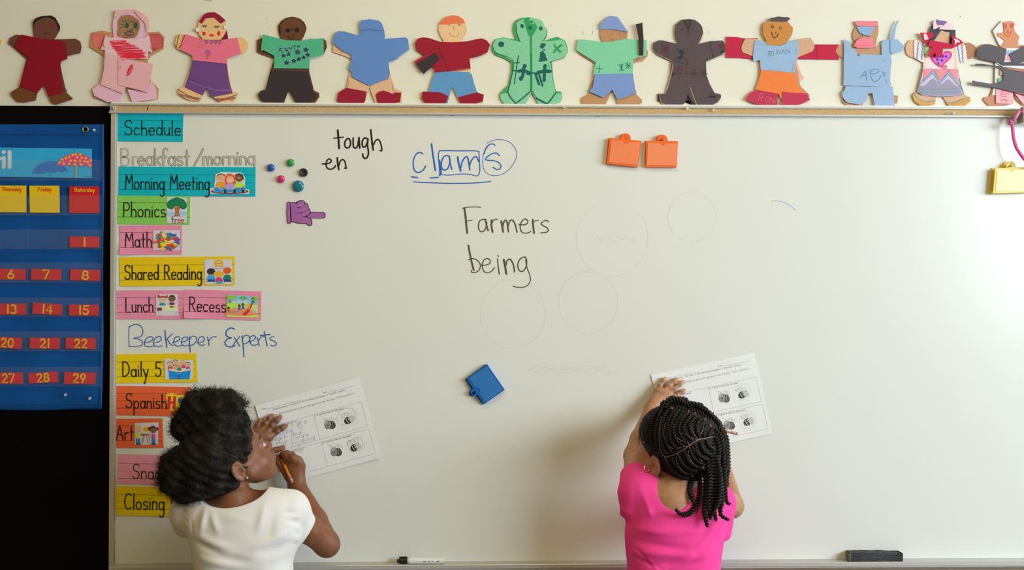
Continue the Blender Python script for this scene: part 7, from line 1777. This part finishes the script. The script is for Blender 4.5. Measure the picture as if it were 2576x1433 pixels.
    for q in ('440,400 450,365 480,345 520,340 545,352 580,375 620,372 660,385 700,410 735,445 770,480 800,530 815,580', '450,415 490,395 540,395 580,408 620,412 670,430 710,460 750,500 780,545 800,600', '700,560 715,530 745,520 770,540 765,575 740,590 715,580'):
        twist(smoothpath([PA(*pt('H', *map(float, z.split(','))), .275) for z in q.split()], 6), .0066, root, HAIRS, .0150, 'braid')
    # hanging twists
    for q, d0, d1 in (('770,500 805,550 822,620 830,700 836,760 832,800', .27, .30), ('745,520 795,580 808,660 815,760 822,880 828,950 838,1000 860,1015', .285, .315), ('755,560 782,640 778,760 800,880 802,970 796,1040 802,1085 850,1115', .295, .335),
              ('742,600 750,700 762,820 762,930 756,1040 768,1120', .30, .337), ('722,640 738,760 732,880 737,980 730,1060 722,1100', .305, .335), ('692,740 702,860 702,960 694,1060 712,1160', .300, .345), ('650,780 666,880 662,960 640,1020 600,1070 545,1078 505,1045', .29, .345),
              ('620,830 602,900 606,950 632,1010', .28, .325), ('780,520 828,580 840,680 842,780 836,850 842,900', .265, .29), ('702,700 722,800 722,900 716,1000 735,1080 728,1110', .31, .345), ('765,700 787,800 790,900 780,1000 745,1080', .31, .345), ('800,600 815,700 800,800 806,900 812,970 806,1030', .28, .32)):
        zz = [tuple(map(float, z.split(','))) for z in q.split()]; n = len(zz)
        pth = smoothpath([PA(*pt('H', x, y), d0+(d1-d0)*i/(n-1)) for i, (x, y) in enumerate(zz)], 7)
        twist(pth, .0070, root, HAIRS, .0150, 'braid')
        e_ = pth[-1]; rs = random.Random(int(x)); Vv = []; Ff = []
    curls('hair_wisps', [(PA(*pt('H', 722, 1155), .345), .005), (PA(*pt('H', 858, 1015), .318), .005), (PA(*pt('H', 850, 1115), .338), .005), (PA(*pt('H', 505, 1045), .345), .006), (PA(*pt('H', 760, 1118), .337), .005), (H(-.06, .0, -.055), .035), (PA(1712, 1008, .25), .012)], root, HAIRS, random.Random(4), 420, length=(.004, .009), rad=(.0006, .0012), th=.00025)
    # partings
    for q, r_ in (('440,712 500,695 560,662 600,633 650,602 700,590 760,580', .0012), ('600,632 555,610 510,580 492,545 498,500', .0011), ('645,602 600,582 548,555', .0011), ('652,600 625,560 605,510', .0010), ('655,600 675,555 688,515', .0010), ('590,640 490,655 448,620 432,560 442,490', .0009),
                  ('440,712 410,660 402,600 405,520 420,450', .0010), ('440,712 465,765 515,810', .0009), ('520,692 512,730 540,785 580,820', .0009), ('600,648 588,690 612,740 650,778', .0011), ('618,640 640,690 680,740', .0010), ('670,610 672,655', .0008), ('700,600 708,640', .0008)):
        pth = S_(q, .0036)
        if len(pth) > 3: b = MB(); b.tube(pth, r_*.62, 6, c=(.34, .21, .15)); b.build('hair_parting', SKIN, root, label='thin brown parting line between the braided rows')
    pm = mat('pink_elastic', (.42, .15, .22), rough=.4)
    for x, y, d in ((485, 395, .305), (595, 418, .31), (635, 432, .31), (698, 470, .312), (735, 510, .31), (686, 778, .332), (615, 828, .31)):
        ring('hair_tie', PA(*pt('H', x, y), d-.008), unit((.5, -.6, .4)), .0027, .0006, pm, root, n=14, k=6)
    return root, H
gp, HP_ = girl_pink()
pencil(PA(1772, 1073, .017), PA(1856, 1091, .052), 'yellow pencil sticking out behind the braids of the girl in pink')
